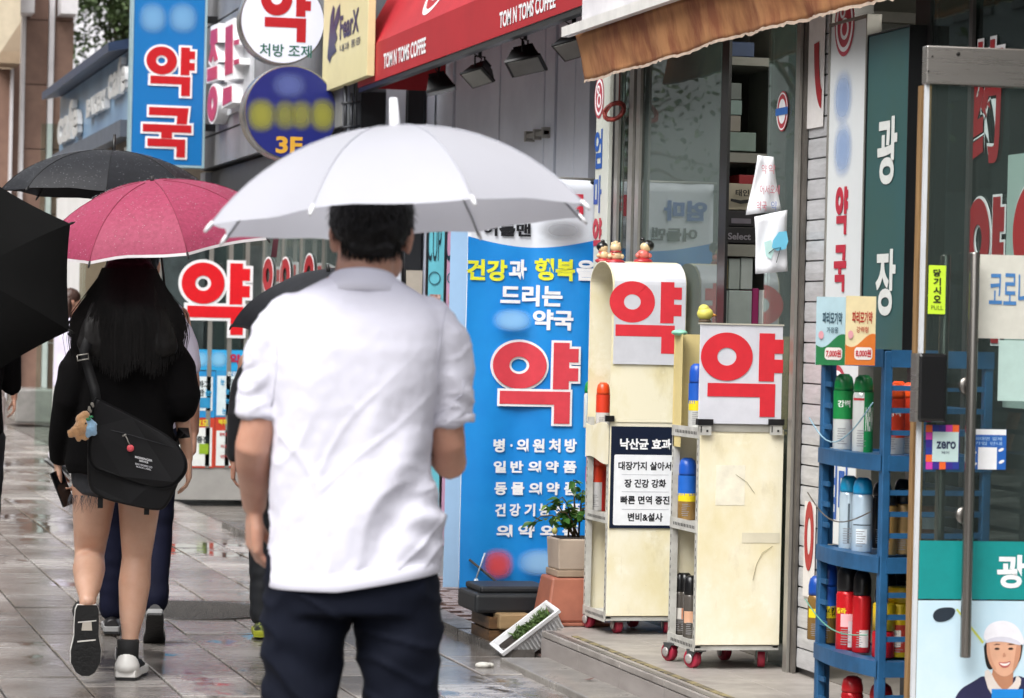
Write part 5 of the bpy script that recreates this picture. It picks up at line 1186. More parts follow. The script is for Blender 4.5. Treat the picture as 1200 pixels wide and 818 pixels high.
def avt(s,xa,xb,ya_top,ya_bot,yb_top,yb_bot):     # lettering along the valance, corner heights taken at both ends
    pa,pb = AP.hit(xa,ya_top),AP.hit(xb,yb_top); qa_,qb_ = AP.hit(xa,ya_bot),AP.hit(xb,yb_bot)
    vs,fs = glyphs(s,.03); b = MB(); zt_ = (pa.z+pb.z)/2; zb_ = (qa_.z+qb_.z)/2
    b.add([(AX-.007, pa.y+(pb.y-pa.y)*x, zb_+(zt_-zb_)*y) for x,y in vs], fs); b.build('lettering', M_white_print, ra, False)
avt('TOM N TOMS COFFEE',451,500.5,63,80,43,63); avt('TOM N TOMS COFFEE',587,653,12,32,-9,10)
# round emblem on the slope
SLP = Plane((AX,0,zv1),(0,-1,0)); sl_dir = V((CX-.02-AX,0,zu-zv1)).normalized(); nrm = V((-sl_dir.z,0,sl_dir.x))
class Slope(Plane):
    def at(s,u,v,off=0.0): return V((AX,-u,zv1)) + sl_dir*v + nrm*off
SL_ = Slope((AX,0,0),(0,-1,0))
yc = AP.hit(488,40).y
b = MB(); annulus(b,SL_,lambda x,y:(x,y),-yc+.12,.30,.30,.24,.26,.20,.003,.001); annulus(b,SL_,lambda x,y:(x,y),-yc+.12,.30,.17,.14,.13,.10,.003,.001); annulus(b,SL_,lambda x,y:(x,y),-yc+.12-.05,.33,.05,.04,.02,.015,.004,.001,16);annulus(b,SL_,lambda x,y:(x,y),-yc+.12+.05,.27,.05,.04,.02,.015,.004,.001,16)
b.build('emblem', M_white_print, ra)
# floodlights under the red awning
fl_b = mat('black_lamp_housing','#141416',.45,.2,var=.2); fl_g = mat('lamp_lens','#8c8c86',.25,var=.1)
def floodlight(px,py,s,yawr,tilt,label):
    p = along(3.93).hit(px,py); r_ = root('floodlight', p, label, 'floodlight', 'floodlights under the red awning')
    M = Matrix.Translation(p) @ Matrix.Rotation(yawr,4,'Z') @ Matrix.Rotation(tilt,4,'Y') @ Matrix.Rotation(R(-14),4,'X')
    w,h,d = .058*s,.040*s,.085*s
    b = MB(); b.add([(-w,-d,-h),(w,-d,-h),(w,d*.9,-h),(-w,d*.9,-h),(-w*.62,-d*.6,h*.9),(w*.62,-d*.6,h*.9),(w*.62,d*.6,h*.9),(-w*.62,d*.6,h*.9)],[(0,3,2,1),(4,5,6,7),(0,1,5,4),(1,2,6,5),(2,3,7,6),(3,0,4,7)])
    b.box((-w*1.04,-d*1.06,-h-.012),(w*1.04,d*.95,-h+.002)); b.xf(M); hs_ = b.build('housing', fl_b, r_)
    b = MB(); b.box((-w*.9,-d*.9,-h-.016),(w*.9,d*.8,-h-.0125)); b.xf(M); b.build('lens', fl_g, hs_)
    b = MB()
    for k in range(5): x = -w*.36+w*.72*k/4; b.box((x-.003,-d*.55,h*.9),(x+.003,d*.55,h*1.45))
    b.xf(M); b.build('cooling_fin', fl_b, hs_)
    Mz = Matrix.Translation(p) @ Matrix.Rotation(yawr,4,'Z')
    b = MB(); b.tube([(-w*.6,0,0),(-w*.6,0,h*2.1),(w*.6,0,h*2.1),(w*.6,0,0)],.006,6); b.tube([(0,0,h*2.1),(0,0,h*3.2)],.011,8); b.xf(Mz); b.build('bracket', fl_b, r_)
    b = MB(); b.tube([V((0,0,h*1.2)),V((.03,.02,h*1.9)),V((-.03,.03,h*2.6)),V((.0,.02,h*3.3))],.004,6); b.xf(Mz); b.build('cable', fl_b, r_)
floodlight(514,97,1.05,R(75),R(5),'leftmost black floodlight under the red awning, seen front on')
floodlight(562,84,1.0,R(25),R(38),'second black floodlight from the left under the red awning')
floodlight(615,68,1.15,R(55),R(30),'third black floodlight from the left, its lens strip showing')
floodlight(672,50,1.0,R(30),R(36),'rightmost black floodlight beside the orange awning corner')
# cream neighbour sign
FXX = along(3.74)
r_, bx = board('cream_fascia_sign', FXX, (379,-40,431,98), .0, .05, mat('cream_sign_face','#d9cf9f',.45,var=.05), 'cream shop sign with dark figure emblem and lettering left of the red awning')
q = FXX.box(399,13,421,42); text('FearX', FXX, (q[0],FXX.hit(410,42).z,q[2],FXX.hit(410,14).z), .004, flat('#2a2a52'), r_, bold=.03)
text('내과 통증', FXX, (FXX.box(399,45,423,56)[0],FXX.hit(410,57).z,FXX.box(399,45,423,56)[2],FXX.hit(410,48).z), .004, flat('#4a4a55'), r_, bold=.01)
pts = [(384,68),(386,45),(388,20),(391,6),(393,10),(391,30),(396,10),(399,4),(399,20),(394,36),(396,44),(393,52),(395,60),(389,66),(387,74)]
b = MB(); b.poly(FXX,[FXX.uv(*p) for p in reversed(pts)],.004); b.build('figure_emblem', flat('#2a2a52'), r_, False)

# ================================================================== grey building beyond (x = 3.8, y 20..27)
gb = root('grey_building', (3.8,23.5,0), 'grey clad building beyond the coffee shop with glass ground floor', 'building')
gcl = mat('grey_cladding','#85868a',.5,.1,var=.18,vs=1.5,c2='#6c6d71',rvar=.1,bump=.05,bs=20)
zr_ = [2.72,3.0,3.96,4.9,5.9,7.0]; BX = 3.8
for k in range(len(zr_)-1):
    for (ya_,yb_) in ((20.22,23.5),(23.5,26.9)):
        b = MB(); b.box((BX,ya_+.008,zr_[k]+.010),(BX+.06,yb_-.008,zr_[k+1]-.008)); o = b.build('cladding_panel', gcl, gb)
b = MB(); b.box((BX+.03,20.22,2.72),(BX+2,26.88,7.0)); b.build('core_wall', mat('joint_dark','#2e2f32',.7), gb)
b = MB(); b.box((BX,26.6,.0),(BX+.25,26.9,2.70)); b.build('corner_pier', gcl, gb)
b = MB(); b.box((BX+.05,20.22,2.45),(BX+.4,26.6,2.70)); b.build('lintel', mat('dark_lintel','#3b3c3f',.6), gb)
gl_b = glass('street_glass', (.5,.56,.56), 1.6, .2)
b = MB(); b.box((BX+.10,20.22,.15),(BX+.115,26.6,2.44)); b.build('glass_pane', gl_b, gb)
for y in (20.6,21.3,22.2,23.0,23.9,24.9,25.8):
    b = MB(); b.box((BX+.085,y,.15),(BX+.112,y+.035,2.44)); b.build('mullion', alu, gb)
b = MB(); b.box((BX+.02,20.22,0),(BX+.4,26.6,.148)); b.build('plinth', conc, gb)
b = MB(); b.box((BX+1.2,20.25,.0),(BX+1.3,26.8,2.7)); b.build('interior_wall', mat('dim_interior','#5d5f5e',.8,var=.4,vs=2), gb)
BG = along(BX+.09)
for k,px in enumerate((314,334,362)):
    q = BG.box(px-5.5,303 if k<2 else 299,px+6,342); b = MB(); annulus(b,BG,lambda x,y:(x,y),(q[0]+q[2])/2,(q[1]+q[3])/2,(q[2]-q[0])/2,(q[3]-q[1])/2,(q[2]-q[0])*.2,(q[3]-q[1])*.22,.004,.002,28); b.build('red_letter_ring', rd, gb)
    b = MB(); annulus(b,BG,lambda x,y:(x,y),(q[0]+q[2])/2,(q[1]+q[3])/2,(q[2]-q[0])/2*1.12,(q[3]-q[1])/2*1.12,(q[2]-q[0])*.5,(q[3]-q[1])*.5,.002,.001,28); b.build('letter_edge', M_white_print, gb)
# channel letter sign on that wall
CL = along(BX-.10); chl = root('channel_letter_sign', CL.at(*CL.uv(262,140)), 'tall magenta and white three dimensional letter sign on the grey wall', 'sign')
mag = flat('#b53a5c'); 
def chan(name, pts, th=.10):
    uv_ = [CL.uv(*p) for p in pts]; c_ = sum((V(p) for p in uv_), V((0,0)))/len(uv_)
    b = MB(); b.prism(CL, uv_, .0, th); b.build(name, M_white_print, chl)
    b = MB(); b.prism(CL, [tuple(c_+(V(p)-c_)*.80) for p in uv_], .006, .005); b.build('letter_face', mag, chl)
chan('letter_stroke',[(247,31),(256,27),(256,49),(252,50),(257,72),(252,76),(250,66),(247,78),(244,74),(248,52),(246,52)])
chan('letter_stroke',[(242,80),(256,75),(256,93),(242,98)])
chan('letter_stroke',[(264,26),(274,21),(274,92),(263,96)])
chan('letter_stroke',[(261,102),(273,98),(273,120),(260,127)])
chan('letter_stroke',[(274,47),(281,45),(281,52),(274,54)]); chan('letter_stroke',[(274,70),(281,68),(281,75),(274,77)])
b = MB(); q = CL.box(243,98,256,145); annulus(b,CL,lambda x,y:(x,y),(q[0]+q[2])/2,(q[1]+q[3])/2,(q[2]-q[0])/2,(q[3]-q[1])/2,.03,.03,.0,.10,32); b.build('letter_ring', M_white_print, chl)
b = MB(); annulus(b,CL,lambda x,y:(x,y),(q[0]+q[2])/2,(q[1]+q[3])/2,(q[2]-q[0])/2*.84,(q[3]-q[1])/2*.86,.06,.05,.007,.004,32); b.build('letter_face', mag, chl)
b = MB(); q = CL.box(241,20,284,146); b.box((BX-.02,-q[2],q[1]+.1),(BX-.004,-q[0],q[3]-.1)); b.build('back_tray', mat('white_tray','#c9cbcf',.5), chl)
# round projecting signs
def round_sign(cx_,cy_,rpx,Y,th,face,label):
    pl = facing(Y); q = pl.box(cx_-rpx,cy_-rpx*1.0,cx_+rpx,cy_+rpx*1.0); cu,cv,r_ = (q[0]+q[2])/2,(q[1]+q[3])/2,(q[2]-q[0])/2
    rt_ = root('round_projecting_sign', (cu,Y,cv-r_), label, 'sign')
    b = MB(); b.lathe((cu,Y,cv),[(r_*.99,.0),(r_,.01),(r_,th),(r_*.97,th+.01)],56,V((0,1,0))); b.build('drum', mat('sign_drum_steel','#a8a8aa',.25,.85,var=.15,vs=3), rt_)
    b = MB(); b.poly(pl, ring_pts(cu,cv,r_*.965,r_*.965,56), .006); b.build('face', face, rt_, False)
    b = MB(); b.box((cu+r_*.6,Y+.04,cv-.03),(3.85,Y+.08,cv+.03)); b.build('wall_arm', frame_dk, rt_)
    return rt_, pl
rs, pl = round_sign(331,25,50,20.9,.16,mat('lit_white_face','#e6e8fa',.35,var=.03),'white round projecting sign with a red letter above green words')
block_letter('yak', pl, pl.box(305,-22,364,49), rs, flat('#b51522'), front=.0085, th=.001)
tpx('처방 조제', pl, (304,52,365,67), .0085, flat('#14604f'), rs, bold=.015)
rs, pl = round_sign(341,132,55,20.5,.22,mat('navy_face','#1b2472',.35,var=.05),'navy blue round projecting sign with a gold floor number')
tpx('3F', pl, (323,160,354,180), .0085, flat('#d8a436'), rs, bold=.035)
smudge_px(pl, (286,112,326,158), .009, '#9c9a34', rs, .8); smudge_px(pl, (318,114,350,156), .0095, '#8f8e3a', rs, .7); smudge_px(pl, (338,114,368,156), .0098, '#94923a', rs, .7); smudge_px(pl, (360,112,396,158), .010, '#9c9a34', rs, .8); smudge_px(pl, (315,82,362,118), .0105, '#5a66a8', rs, .8)
# blue vertical projecting sign
BS = facing(26.0); r_, bx = board('blue_vertical_sign', BS, (156,-45,239,193), .0, .16, mat('blue_sign_face','#0a70b5',.35,var=.05,vs=1), 'tall blue projecting sign with two stacked red block letters', frame=(mat('pale_sign_trim','#a9c6cf',.4,.3),.02,.004))
block_letter('yak', BS, BS.box(171,55,228,112), r_, flat('#bf121b'), front=.012, th=.004, white=M_white_print, g=.018)
block_letter('guk', BS, BS.box(167,126,224,184), r_, flat('#bf121b'), front=.012, th=.004, white=M_white_print, g=.018)
smudge_px(BS,(160,0,198,42),.006,'#7fb6e0',r_,.75); smudge_px(BS,(194,0,234,42),.0065,'#7fb6e0',r_,.75)
b = MB(); b.box((bx[2],26.05,bx[3]-.5),(3.9,26.1,bx[3]-.44)); b.build('wall_arm', frame_dk, r_); b = MB(); b.box((bx[2],26.05,bx[1]+.3),(3.9,26.1,bx[1]+.36)); b.build('wall_arm', frame_dk, r_)

# glass vestibule facing us with the cut letter and posters
VS = facing(24.0); vst = root('glass_vestibule', (3.45,24.3,0), 'glass entrance box facing the street walkers with notices stuck on it', 'building')
q = VS.box(188,277,300,548)
b = MB(); b.box((q[0],24.0,q[1]),(3.80,24.012,q[3])); b.build('front_glass', glass('vestibule_glass',(.62,.68,.68),1.45), vst)
for u in (q[0]-.04, VS.uv(243,400)[0], VS.uv(266,400)[0], 3.76): b = MB(); b.box((u,23.99,q[1]),(u+.035,24.03,q[3])); b.build('mullion', alu, vst)
b = MB(); b.box((q[0]-.04,23.97,q[3]),(3.80,24.6,q[3]+.10)); b.build('top_frame', mat('vestibule_frame','#a9a6a2',.5,.2,var=.1), vst)
b = MB(); b.box((q[0]-.04,24.0,0),(3.8,24.05,q[1])); b.build('base_frame', mat('vestibule_frame','#a9a6a2'), vst)
b = MB(); b.box((q[0]-.03,24.05,.1),(q[0]-.018,30,q[3])); b.build('side_glass', glass('vestibule_glass'), vst)
b = MB(); b.box((q[0],26.5,.1),(3.8,26.55,q[3])); b.build('rear_wall', mat('vestibule_back','#87898a',.7,var=.5,vs=2.5), vst)
lw = root('cutout_letter', VS.at(*VS.uv(252,395),.02), 'big red cut-out letter with white edge on the glass beyond the crimson umbrella', 'letter')
block_letter('yak', VS, VS.box(212,308,292,392), lw, flat('#df1420'), front=.02, th=.01, white=M_white_print, g=.024)
pst = root('eye_care_posters', VS.at(*VS.uv(252,548),.02), 'blue header with four blue and red panels of notices below the cut-out letter', 'poster')
def vp(px, h, off): q = VS.box(*px); MB().slab(VS,q[0],q[1],q[2],q[3],off,.001).build('poster_panel', flat(h), pst)
vp((190,410,330,434),'#2aa3dc',.008); vp((190,434.5,252,489),'#2a8ecb',.008); vp((252.5,434.5,330,489),'#3593c9',.008); vp((190,489.5,251,548),'#c7422d',.008); vp((251.5,489.5,330,548),'#c2402c',.008)
vp((200,441,249,481),'#dfe8ea',.010); vp((254,441,325,487),'#d9e6e9',.010); vp((208,501,248,546),'#e4e6e2',.010); vp((253,505,325,546),'#dfe4e2',.010)
smudge_px(VS,(222,410,246,432),.012,'#8fd0f0',pst,.8); smudge_px(VS,(244,410,268,432),.0125,'#8fd0f0',pst,.8)
block_letter('yak', VS, VS.box(269.5,415,281,427), pst, flat('#b8143c'), front=.012, th=.001)
bk = flat('#1d2a2e'); 
for s,px,h in (('뚯하고',(222,446,247,454),'#1d2a2e'),('침한',(222,456,239,464),'#1d2a2e'),('눈',(240,456,248,464),'#3a9fd0'),('건강한',(266,435.5,284,440.5),'#f0f4f4'),('눈',(258,444,263,451),'#3a9fd0'),('건조',(266,444,276,451),'#2b3234'),('눈',(264,455,269,462),'#3a9fd0'),('충혈',(272,455,283,462),'#2b3234'),('눈',(264,466,269,473),'#3a9fd0'),('피로',(272,466,283,473),'#2b3234'),('눈',(260,478,265,485),'#3a9fd0'),('침침',(268,478,282,485),'#2b3234'),('효모',(229,491.5,244,499),'#e8d53a'),('맥주효모',(256,491.5,276,498),'#e8d53a'),('증진',(230,511,244,519),'#1d2a2e'),('활력증진',(257,507,269,511),'#b54a4a'),('피로',(258,521,267,525),'#b54a4a'),('면역',(258,533,270,537),'#b54a4a')):
    tpx(s, VS, px, .013, flat(h), pst, bold=.03)
q = VS.box(232,466,246,478); MB().slab(VS,q[0],q[1],q[2],q[3],.012,.001).build('packet_print', flat('#2f8fc0'), pst); q = VS.box(233,520,244,532); MB().slab(VS,q[0],q[1],q[2],q[3],.012,.001).build('packet_print', flat('#8fae2a'), pst)
b = MB(); 
for x in (226,231): u,v = VS.uv(x,468); disc(b,VS,u,v,.02,.02,.0125+.0003*(x-226)); 
b.build('berry_print', flat('#cf5a4a'), pst, False)
# far shop with blue roof edge
fb = root('blue_canopy_building', (3.2,30,0), 'single storey shop with dark blue canopy and pale raised lettering beyond the blue sign', 'building')
FX3 = along(3.2); zc0 = FX3.hit(150,140).z; zc1 = FX3.hit(110,84).z; yA, yB = 27.2, FX3.hit(70,150).y
b = MB(); b.box((3.24,yA,0),(7.5,yB,zc1)); b.build('wall', mat('brown_shop_wall','#7b6c5c',.6,var=.4,vs=.8,c2='#3d3a34'), fb)
b = MB(); b.box((3.2,yA,zc0),(3.24,yB,zc1-.03)); b.build('fascia', mat('pale_blue_fascia','#7ea0bd',.35,var=.3,vs=.7,c2='#46668c'), fb)
b = MB(); b.add([(3.0,yA,zc1+.02),(3.0,yB,zc1+.02),(4.2,yB,zc1+.30),(4.2,yA,zc1+.30),(3.0,yA,zc1-.06),(3.0,yB,zc1-.06),(4.2,yB,zc1+.18),(4.2,yA,zc1+.18)],[(0,1,2,3),(7,6,5,4),(0,4,5,1),(1,5,6,2),(2,6,7,3),(3,7,4,0)]); b.build('roof_edge', mat('navy_roof_edge','#2d3c58',.4,var=.2), fb)
b = MB(); b.box((3.12,yA,zc0-.16),(3.24,yB,zc0-.01)); b.build('lower_ledge', mat('grey_ledge','#5b626e',.5,var=.2), fb)
for s,(xa,xb,ya_,yb_) in (('cafe',(74,98,120,165)),('BAKERY',(108,132,110,132)),('cafe',(134,155,70,112))):
    q = FX3.box(xa,ya_,xb,yb_); vs,fs = glyphs(s,.03)
    for k,off in enumerate((.06,)):
        b = MB(); b.add([FX3.at(q[0]+x*(q[2]-q[0]),q[1]+y*(q[3]-q[1]),off) for x,y in vs],fs); o = b.build('raised_letter', mat('pale_letter','#d5d6d6',.35,.2), fb, False); m_ = o.modifiers.new('thick','SOLIDIFY'); m_.thickness = .05
b = MB(); b.box((3.185,28.4,0),(3.238,yB,2.7)); b.build('pale_wall_panel', mat('pale_ground_floor','#dcdad8',.6,var=.08,vs=1), fb)
for k,y in enumerate((27.3,28.1)):
    b = MB(); b.box((3.19,y,.3),(3.235,y+.9,zc0-.3)); f_ = b.build('window', gl_b, fb); b = MB(); b.box((3.17,y-.06,.2),(3.25,y-.005,zc0-.25)); b.build('window_post', alu, fb)
gg = MB(); q0 = facing(yB+.4); a = q0.box(48,145,72,200); gg.box((a[0],yB+.4,0),(a[2]+.1,yB+.42,a[3])); o = gg.build('glass_screen', glass('green_glass',(.82,.9,.86),1.3)); tag(o,'greenish glass screen standing at the far end of the blue canopy','screen')
# stone columned building far left
sb = root('stone_building', (4.4,48,0), 'tall brown stone columned building at the far upper left', 'building')
br = mat('brown_granite','#86695a',.55,var=.25,vs=2.5,c2='#6d5246',bump=.05,bs=30); crm = mat('cream_soffit','#cdbfa6',.6,var=.1); wst = mat('white_trim_panel','#d5d2d4',.45,var=.08)
def far(name, px, Y, depth, m, par=sb, z0=None):
    pl = facing(Y); a,b0,c,d = pl.box(*px); b = MB(); b.box((a,Y,b0 if z0 is None else z0),(c,Y+depth,d)); return b.build(name, m, par)
for k in range(9):
    h0 = .02+k*1.0; b = MB(); a = facing(48).box(28,15,54,300); b.box((a[0],48,h0),(a[2],48.7,h0+.985)); b.build('granite_block', br, sb)
    b = MB(); a = facing(48).box(62,15,84,300); b.box((a[0],48.02,h0),(a[2],48.7,h0+.985)); b.build('granite_block', br, sb)
far('white_strip',(55,-60,61,400),47.9,.3,wst,z0=0); far('corner_strip',(23.5,-60,27.5,400),47.9,.3,wst,z0=0)
far('column_cap',(17,-40,41,14.5),47.4,.6,wst); far('column_cap',(72,-40,92,16),47.4,.6,wst)
far('rear_column',(-30,80,10,400),52,.5,br,z0=0); far('rear_column',(13,70,24,400),52,.5,br,z0=0); far('white_strip',(9.8,80,12.8,400),51.8,.3,wst,z0=0)
pl = facing(47.0); b = MB(); P = [pl.uv(-120,-60),pl.uv(24,-60),pl.uv(24,26),pl.uv(0,62),pl.uv(-120,190)]
b.prism(pl, [tuple(p) for p in reversed(P)], 0, .5); b.build('soffit', crm, sb)
b = MB(); b.box((-2,56,0),(4.6,56.5,9)); b.build('rear_wall', mat('warm_rear_wall','#a8947c',.7,var=.2,vs=1), sb)
o = far('beam', (0,60,24,74), 51, 1, mat('tan_beam','#a38d74',.6))
# pale building and tree behind
wb = root('pale_building', (6,75,0), 'white panelled building behind the tree at the upper left', 'building')
b = MB(); b.box((4.2,75,0),(20,76,14)); b.build('wall', mat('white_cladding','#e3e2e6',.5,var=.05), wb)
for k in range(34): b = MB(); b.box((4.3+k*.28,74.97,2),(4.33+k*.28,74.995,13.8)); b.build('panel_joint', mat('pale_joint','#bcbcc4',.6), wb)
lf = leafmesh(.20,.14)
def tree(name, x,y,h,rad,seed,label,zc,nl=1700,m=None):
    rr = random.Random(seed); r_ = root(name,(x,y,0),label,'tree','street trees')
    MB().tube([(x,y,0),(x+.05,y,h*.3),(x-.04,y,h*.6),(x,y,h*.9)],[.16,.13,.09,.03],9).build('trunk', mat('bark','#5b4b3c',.9,var=.4,vs=8,bump=.6,bs=12), r_)
    b = MB(); cl_ = [(rr.gauss(0,.45)*rad, rr.gauss(0,.45)*rad, rr.gauss(0,.42)*rad) for _ in range(26)]
    for c_ in cl_: 
        b2 = MB().tube([(x,y,h*.45),(x+c_[0]*.5,y+c_[1]*.5,zc+c_[2]*.5-.2),(x+c_[0],y+c_[1],zc+c_[2])],[.05,.03,.01],5)
        b.v += []; b.add(b2.v,b2.f,True)
    b.build('limb', mat('bark','#5b4b3c'), r_)
    b = MB()
    for k in range(nl):
        c_ = rr.choice(cl_); q_ = V((x+c_[0]+rr.gauss(0,.24)*rad*.9, y+c_[1]+rr.gauss(0,.24)*rad*.9, zc+c_[2]+rr.gauss(0,.22)*rad*.9))
        M = Matrix.Translation(q_) @ Matrix.Rotation(rr.uniform(0,6.28),4,'Z') @ Matrix.Rotation(rr.uniform(-1.2,1.2),4,'X') @ Matrix.Scale(rr.uniform(.35,.8),4)
        b.add([M @ p for p in lf.v], lf.f, True)
    o = b.build('crown', m or mat('tree_leaf','#4f6138',.6,var=.6,vs=3,c2='#2a3a20',trans=.2), r_, False)
tx = facing(62).hit(128,20); tree('street_tree', tx.x+.5, 62, 7.6, 1.15, 3, 'dark green street tree before the white building at the upper left', tx.z+.7, 6500)
# bench of wet granite and far walls at the left
o = far('stone_bench',(18,456,64,488),41,1.2,mat('pale_wet_stone','#8f8c88',.2,var=.2),None,0.0); tag(o,'low wet stone bench far away at the left','bench'); bevel(o,.03)
fw_ = root('far_white_wall', (4,54,0), 'pale wall base far behind the pedestrians at the left','wall')
far('panel',(18,300,66,456),54,.4,wst,fw_,0); far('panel',(66.5,300,140,456),54.1,.4,mat('white_far_panel','#dedde0',.5),fw_,0)
far('dark_doorway',(28,398,40,450),53.9,.05,mat('far_doorway','#5c5348',.6),fw_)
o = far('red_notice',(41,416,47,430),53.7,.05,flat('#c8323a'),None); tag(o,'tiny red notice far away near the left edge','notice')
# across the street, out of the picture but mirrored in wet stone and glass
op = root('opposite_building', (-13,20,0), 'opposite row of pale buildings across the street','building')
for k in range(5):
    y = -14+k*15; hgt = (11,14,9,13,12)[k]; b = MB(); b.box((-20,y,0),(-13,y+14.4,hgt)); b.build('wall', mat('opposite_wall_%d'%(k%3), ('#9d978c','#7f8a8c','#aba39a')[k%3], .8, var=.1), op)
    wn = MB()
    for fz in range(int(hgt/3)):
        for w_ in range(5): wn.box((-12.99,y+.8+w_*2.7,1+fz*3),(-12.95,y+2.6+w_*2.7,2.6+fz*3))
    wn.build('window', mat('dark_window','#2e373c',.1,var=.2), op)
tree('street_tree', -3.2, 44, 8, 1.9, 8, 'nearer street tree outside the left of the photo, mirrored in the shop glass', 4.2, 1500)
tree('street_tree', -6.5, 52, 8, 2.4, 9, 'farther street tree outside the left of the photo, mirrored in the shop glass', 5.2, 1500)
tree('street_tree', -3.6, 31, 7, 1.5, 10, 'nearest street tree outside the left of the photo, mirrored in the glass door', 4.6, 1100)
# ================================================================== people
class Vol(MB):
    def limb(s, pts, rad, n=14):
        """closed round-ended limb"""
        pts = [V(p) for p in pts]; rad = list(rad)
        d0 = (pts[0]-pts[1]).normalized(); d1 = (pts[-1]-pts[-2]).normalized()
        P = [pts[0]+d0*rad[0]*.85, pts[0]+d0*rad[0]*.5]+pts+[pts[-1]+d1*rad[-1]*.5, pts[-1]+d1*rad[-1]*.85]
        Rr = [rad[0]*.35, rad[0]*.8]+rad+[rad[-1]*.8, rad[-1]*.35]
        return s.tube(P, Rr, n)
    def rings(s, rs, n=28, e=2.35):
        """rs: (z, cx, cy, rx, ry)"""
        out = []
        for (z,cx,cy,rx,ry) in rs:
            ring = []
            for k in range(n):
                a = 2*math.pi*k/n; c_, s_ = math.cos(a), math.sin(a)
                ring.append(V((cx+rx*math.copysign(abs(c_)**(2/e),c_), cy+ry*math.copysign(abs(s_)**(2/e),s_), z)))
            out.append(ring)
        return s.loft(out)
def fuse(vol, voxel, smooth=6, fac=.5):
    me = vol.mesh('tmp'); bm = bmesh.new(); bm.from_mesh(me); bmesh.ops.recalc_face_normals(bm, faces=bm.faces); bm.to_mesh(me); bm.free()
    o = bpy.data.objects.new('tmp', me); col.objects.link(o)
    r = o.modifiers.new('r','REMESH'); r.mode = 'VOXEL'; r.voxel_size = voxel; r.use_smooth_shade = True
    if smooth: sm_ = o.modifiers.new('s','SMOOTH'); sm_.factor = fac; sm_.iterations = smooth
    out = bpy.data.meshes.new_from_object(o.evaluated_get(bpy.context.evaluated_depsgraph_get()))
    bpy.data.objects.remove(o); bpy.data.meshes.remove(me); return out
def displace(me, f):
    me.update(); ns_ = [v.normal.copy() for v in me.vertices]
    for v,nn in zip(me.vertices, ns_):
        v.co = v.co + nn*f(v.co)
    me.update()
def place(me, name, m, parent, M):
    me.transform(Matrix.Translation(-worldloc(parent)) @ M); me.name = name
    me.polygons.foreach_set('use_smooth', [True]*len(me.polygons))
    return link(name, me, m, parent, worldloc(parent))
skin = mat('skin','#c49680',.45,var=.12,vs=9,c2='#b07f6b',sub=.25,bump=.04,bs=300)
skin2 = mat('skin_leg','#c8a08a',.42,var=.1,vs=6,c2='#b88c74',sub=.2)
hair_m = mat('black_hair','#080707',.5,var=.4,vs=60,c2='#131010',spec=.22)
brown_hair = mat('dark_brown_hair','#4a332b',.5,var=.3,vs=60)
eye_w = mat('eye_white','#e8e4e0',.2); eye_d = mat('eye_iris','#1d120d',.15); lip_m = mat('lips','#a85a52',.4)
def hand(vol, w, d, palm, thumb, s=1.0, curl=.5, spread=.0, bone=None):
    """w wrist, d finger direction, palm normal, thumb-side direction"""
    d = V(d).normalized(); palm = V(palm); palm = (palm-d*palm.dot(d)).normalized(); th = d.cross(palm); th = th if th.dot(V(thumb)) > 0 else -th
    w = V(w)
    for k,off in enumerate((-.030,-.011,.009,.028)):     # palm bones, little finger first
        vol.limb([w+d*.005*s+th*off*.45*s, w+d*.045*s+th*off*.85*s, w+d*.085*s+th*off*s],[.014*s,.0150*s,.0125*s],10)
    L = (.058,.074,.082,.072); r = (.0072,.0082,.0085,.0083)
    for k,off in enumerate((-.031,-.0105,.0105,.030)):
        p = w+d*.088*s+th*off*s; a = .15+curl*(.55+.12*(3-k)); q = [p]; dirv = d
        for j,fr in enumerate((.45,.30,.25)):
            dirv = (d*math.cos(a)+palm*math.sin(a)+th*off*spread*10).normalized(); p = p+dirv*L[k]*fr*s; q.append(p); a += curl*(.75 if j == 0 else .5)
        vol.limb(q,[r[k]*s*1.06,r[k]*s,r[k]*.93*s,r[k]*.8*s],9)
    p0 = w+d*.022*s+th*.026*s+palm*.006*s; q = [p0, p0+(d*.7+th*.55+palm*.35).normalized()*.036*s]; q.append(q[-1]+(d*.85+th*.12+palm*(.3+curl*.4)).normalized()*.032*s); q.append(q[-1]+(d*.85-th*.15+palm*(.3+curl*.5)).normalized()*.026*s)
    vol.limb(q,[.014*s,.0115*s,.0095*s,.008*s],9)
def head_vol(vol, c, s=1.0, face=True):
    c = V(c); E_ = lambda p,r: vol.ell(c+V(p)*s, tuple(x*s for x in r), 16, 12)
    E_((0,-.012,.035),(.074,.092,.088)); E_((0,.018,-.005),(.066,.074,.085)); E_((0,.045,-.055),(.048,.042,.045)); E_((0,.068,-.085),(.024,.018,.018))
    E_((-.040,.02,-.055),(.026,.045,.032)); E_((.040,.02,-.055),(.026,.045,.032))
    vol.limb([c+V((0,.088,.012))*s, c+V((0,.104,-.022))*s],[.008*s,.0125*s],8)                      # nose
    E_((0,.084,-.052),(.022,.010,.007)); E_((0,.082,-.062),(.019,.010,.007))                         # lips
    E_((-.030,.076,.022),(.022,.012,.007)); E_((.030,.076,.022),(.022,.012,.007))                    # brows
    for sx in (-1,1):                                                                               # ears
        E_((sx*.076,-.004,-.004),(.010,.018,.031)); E_((sx*.080,-.012,.004),(.008,.012,.022))
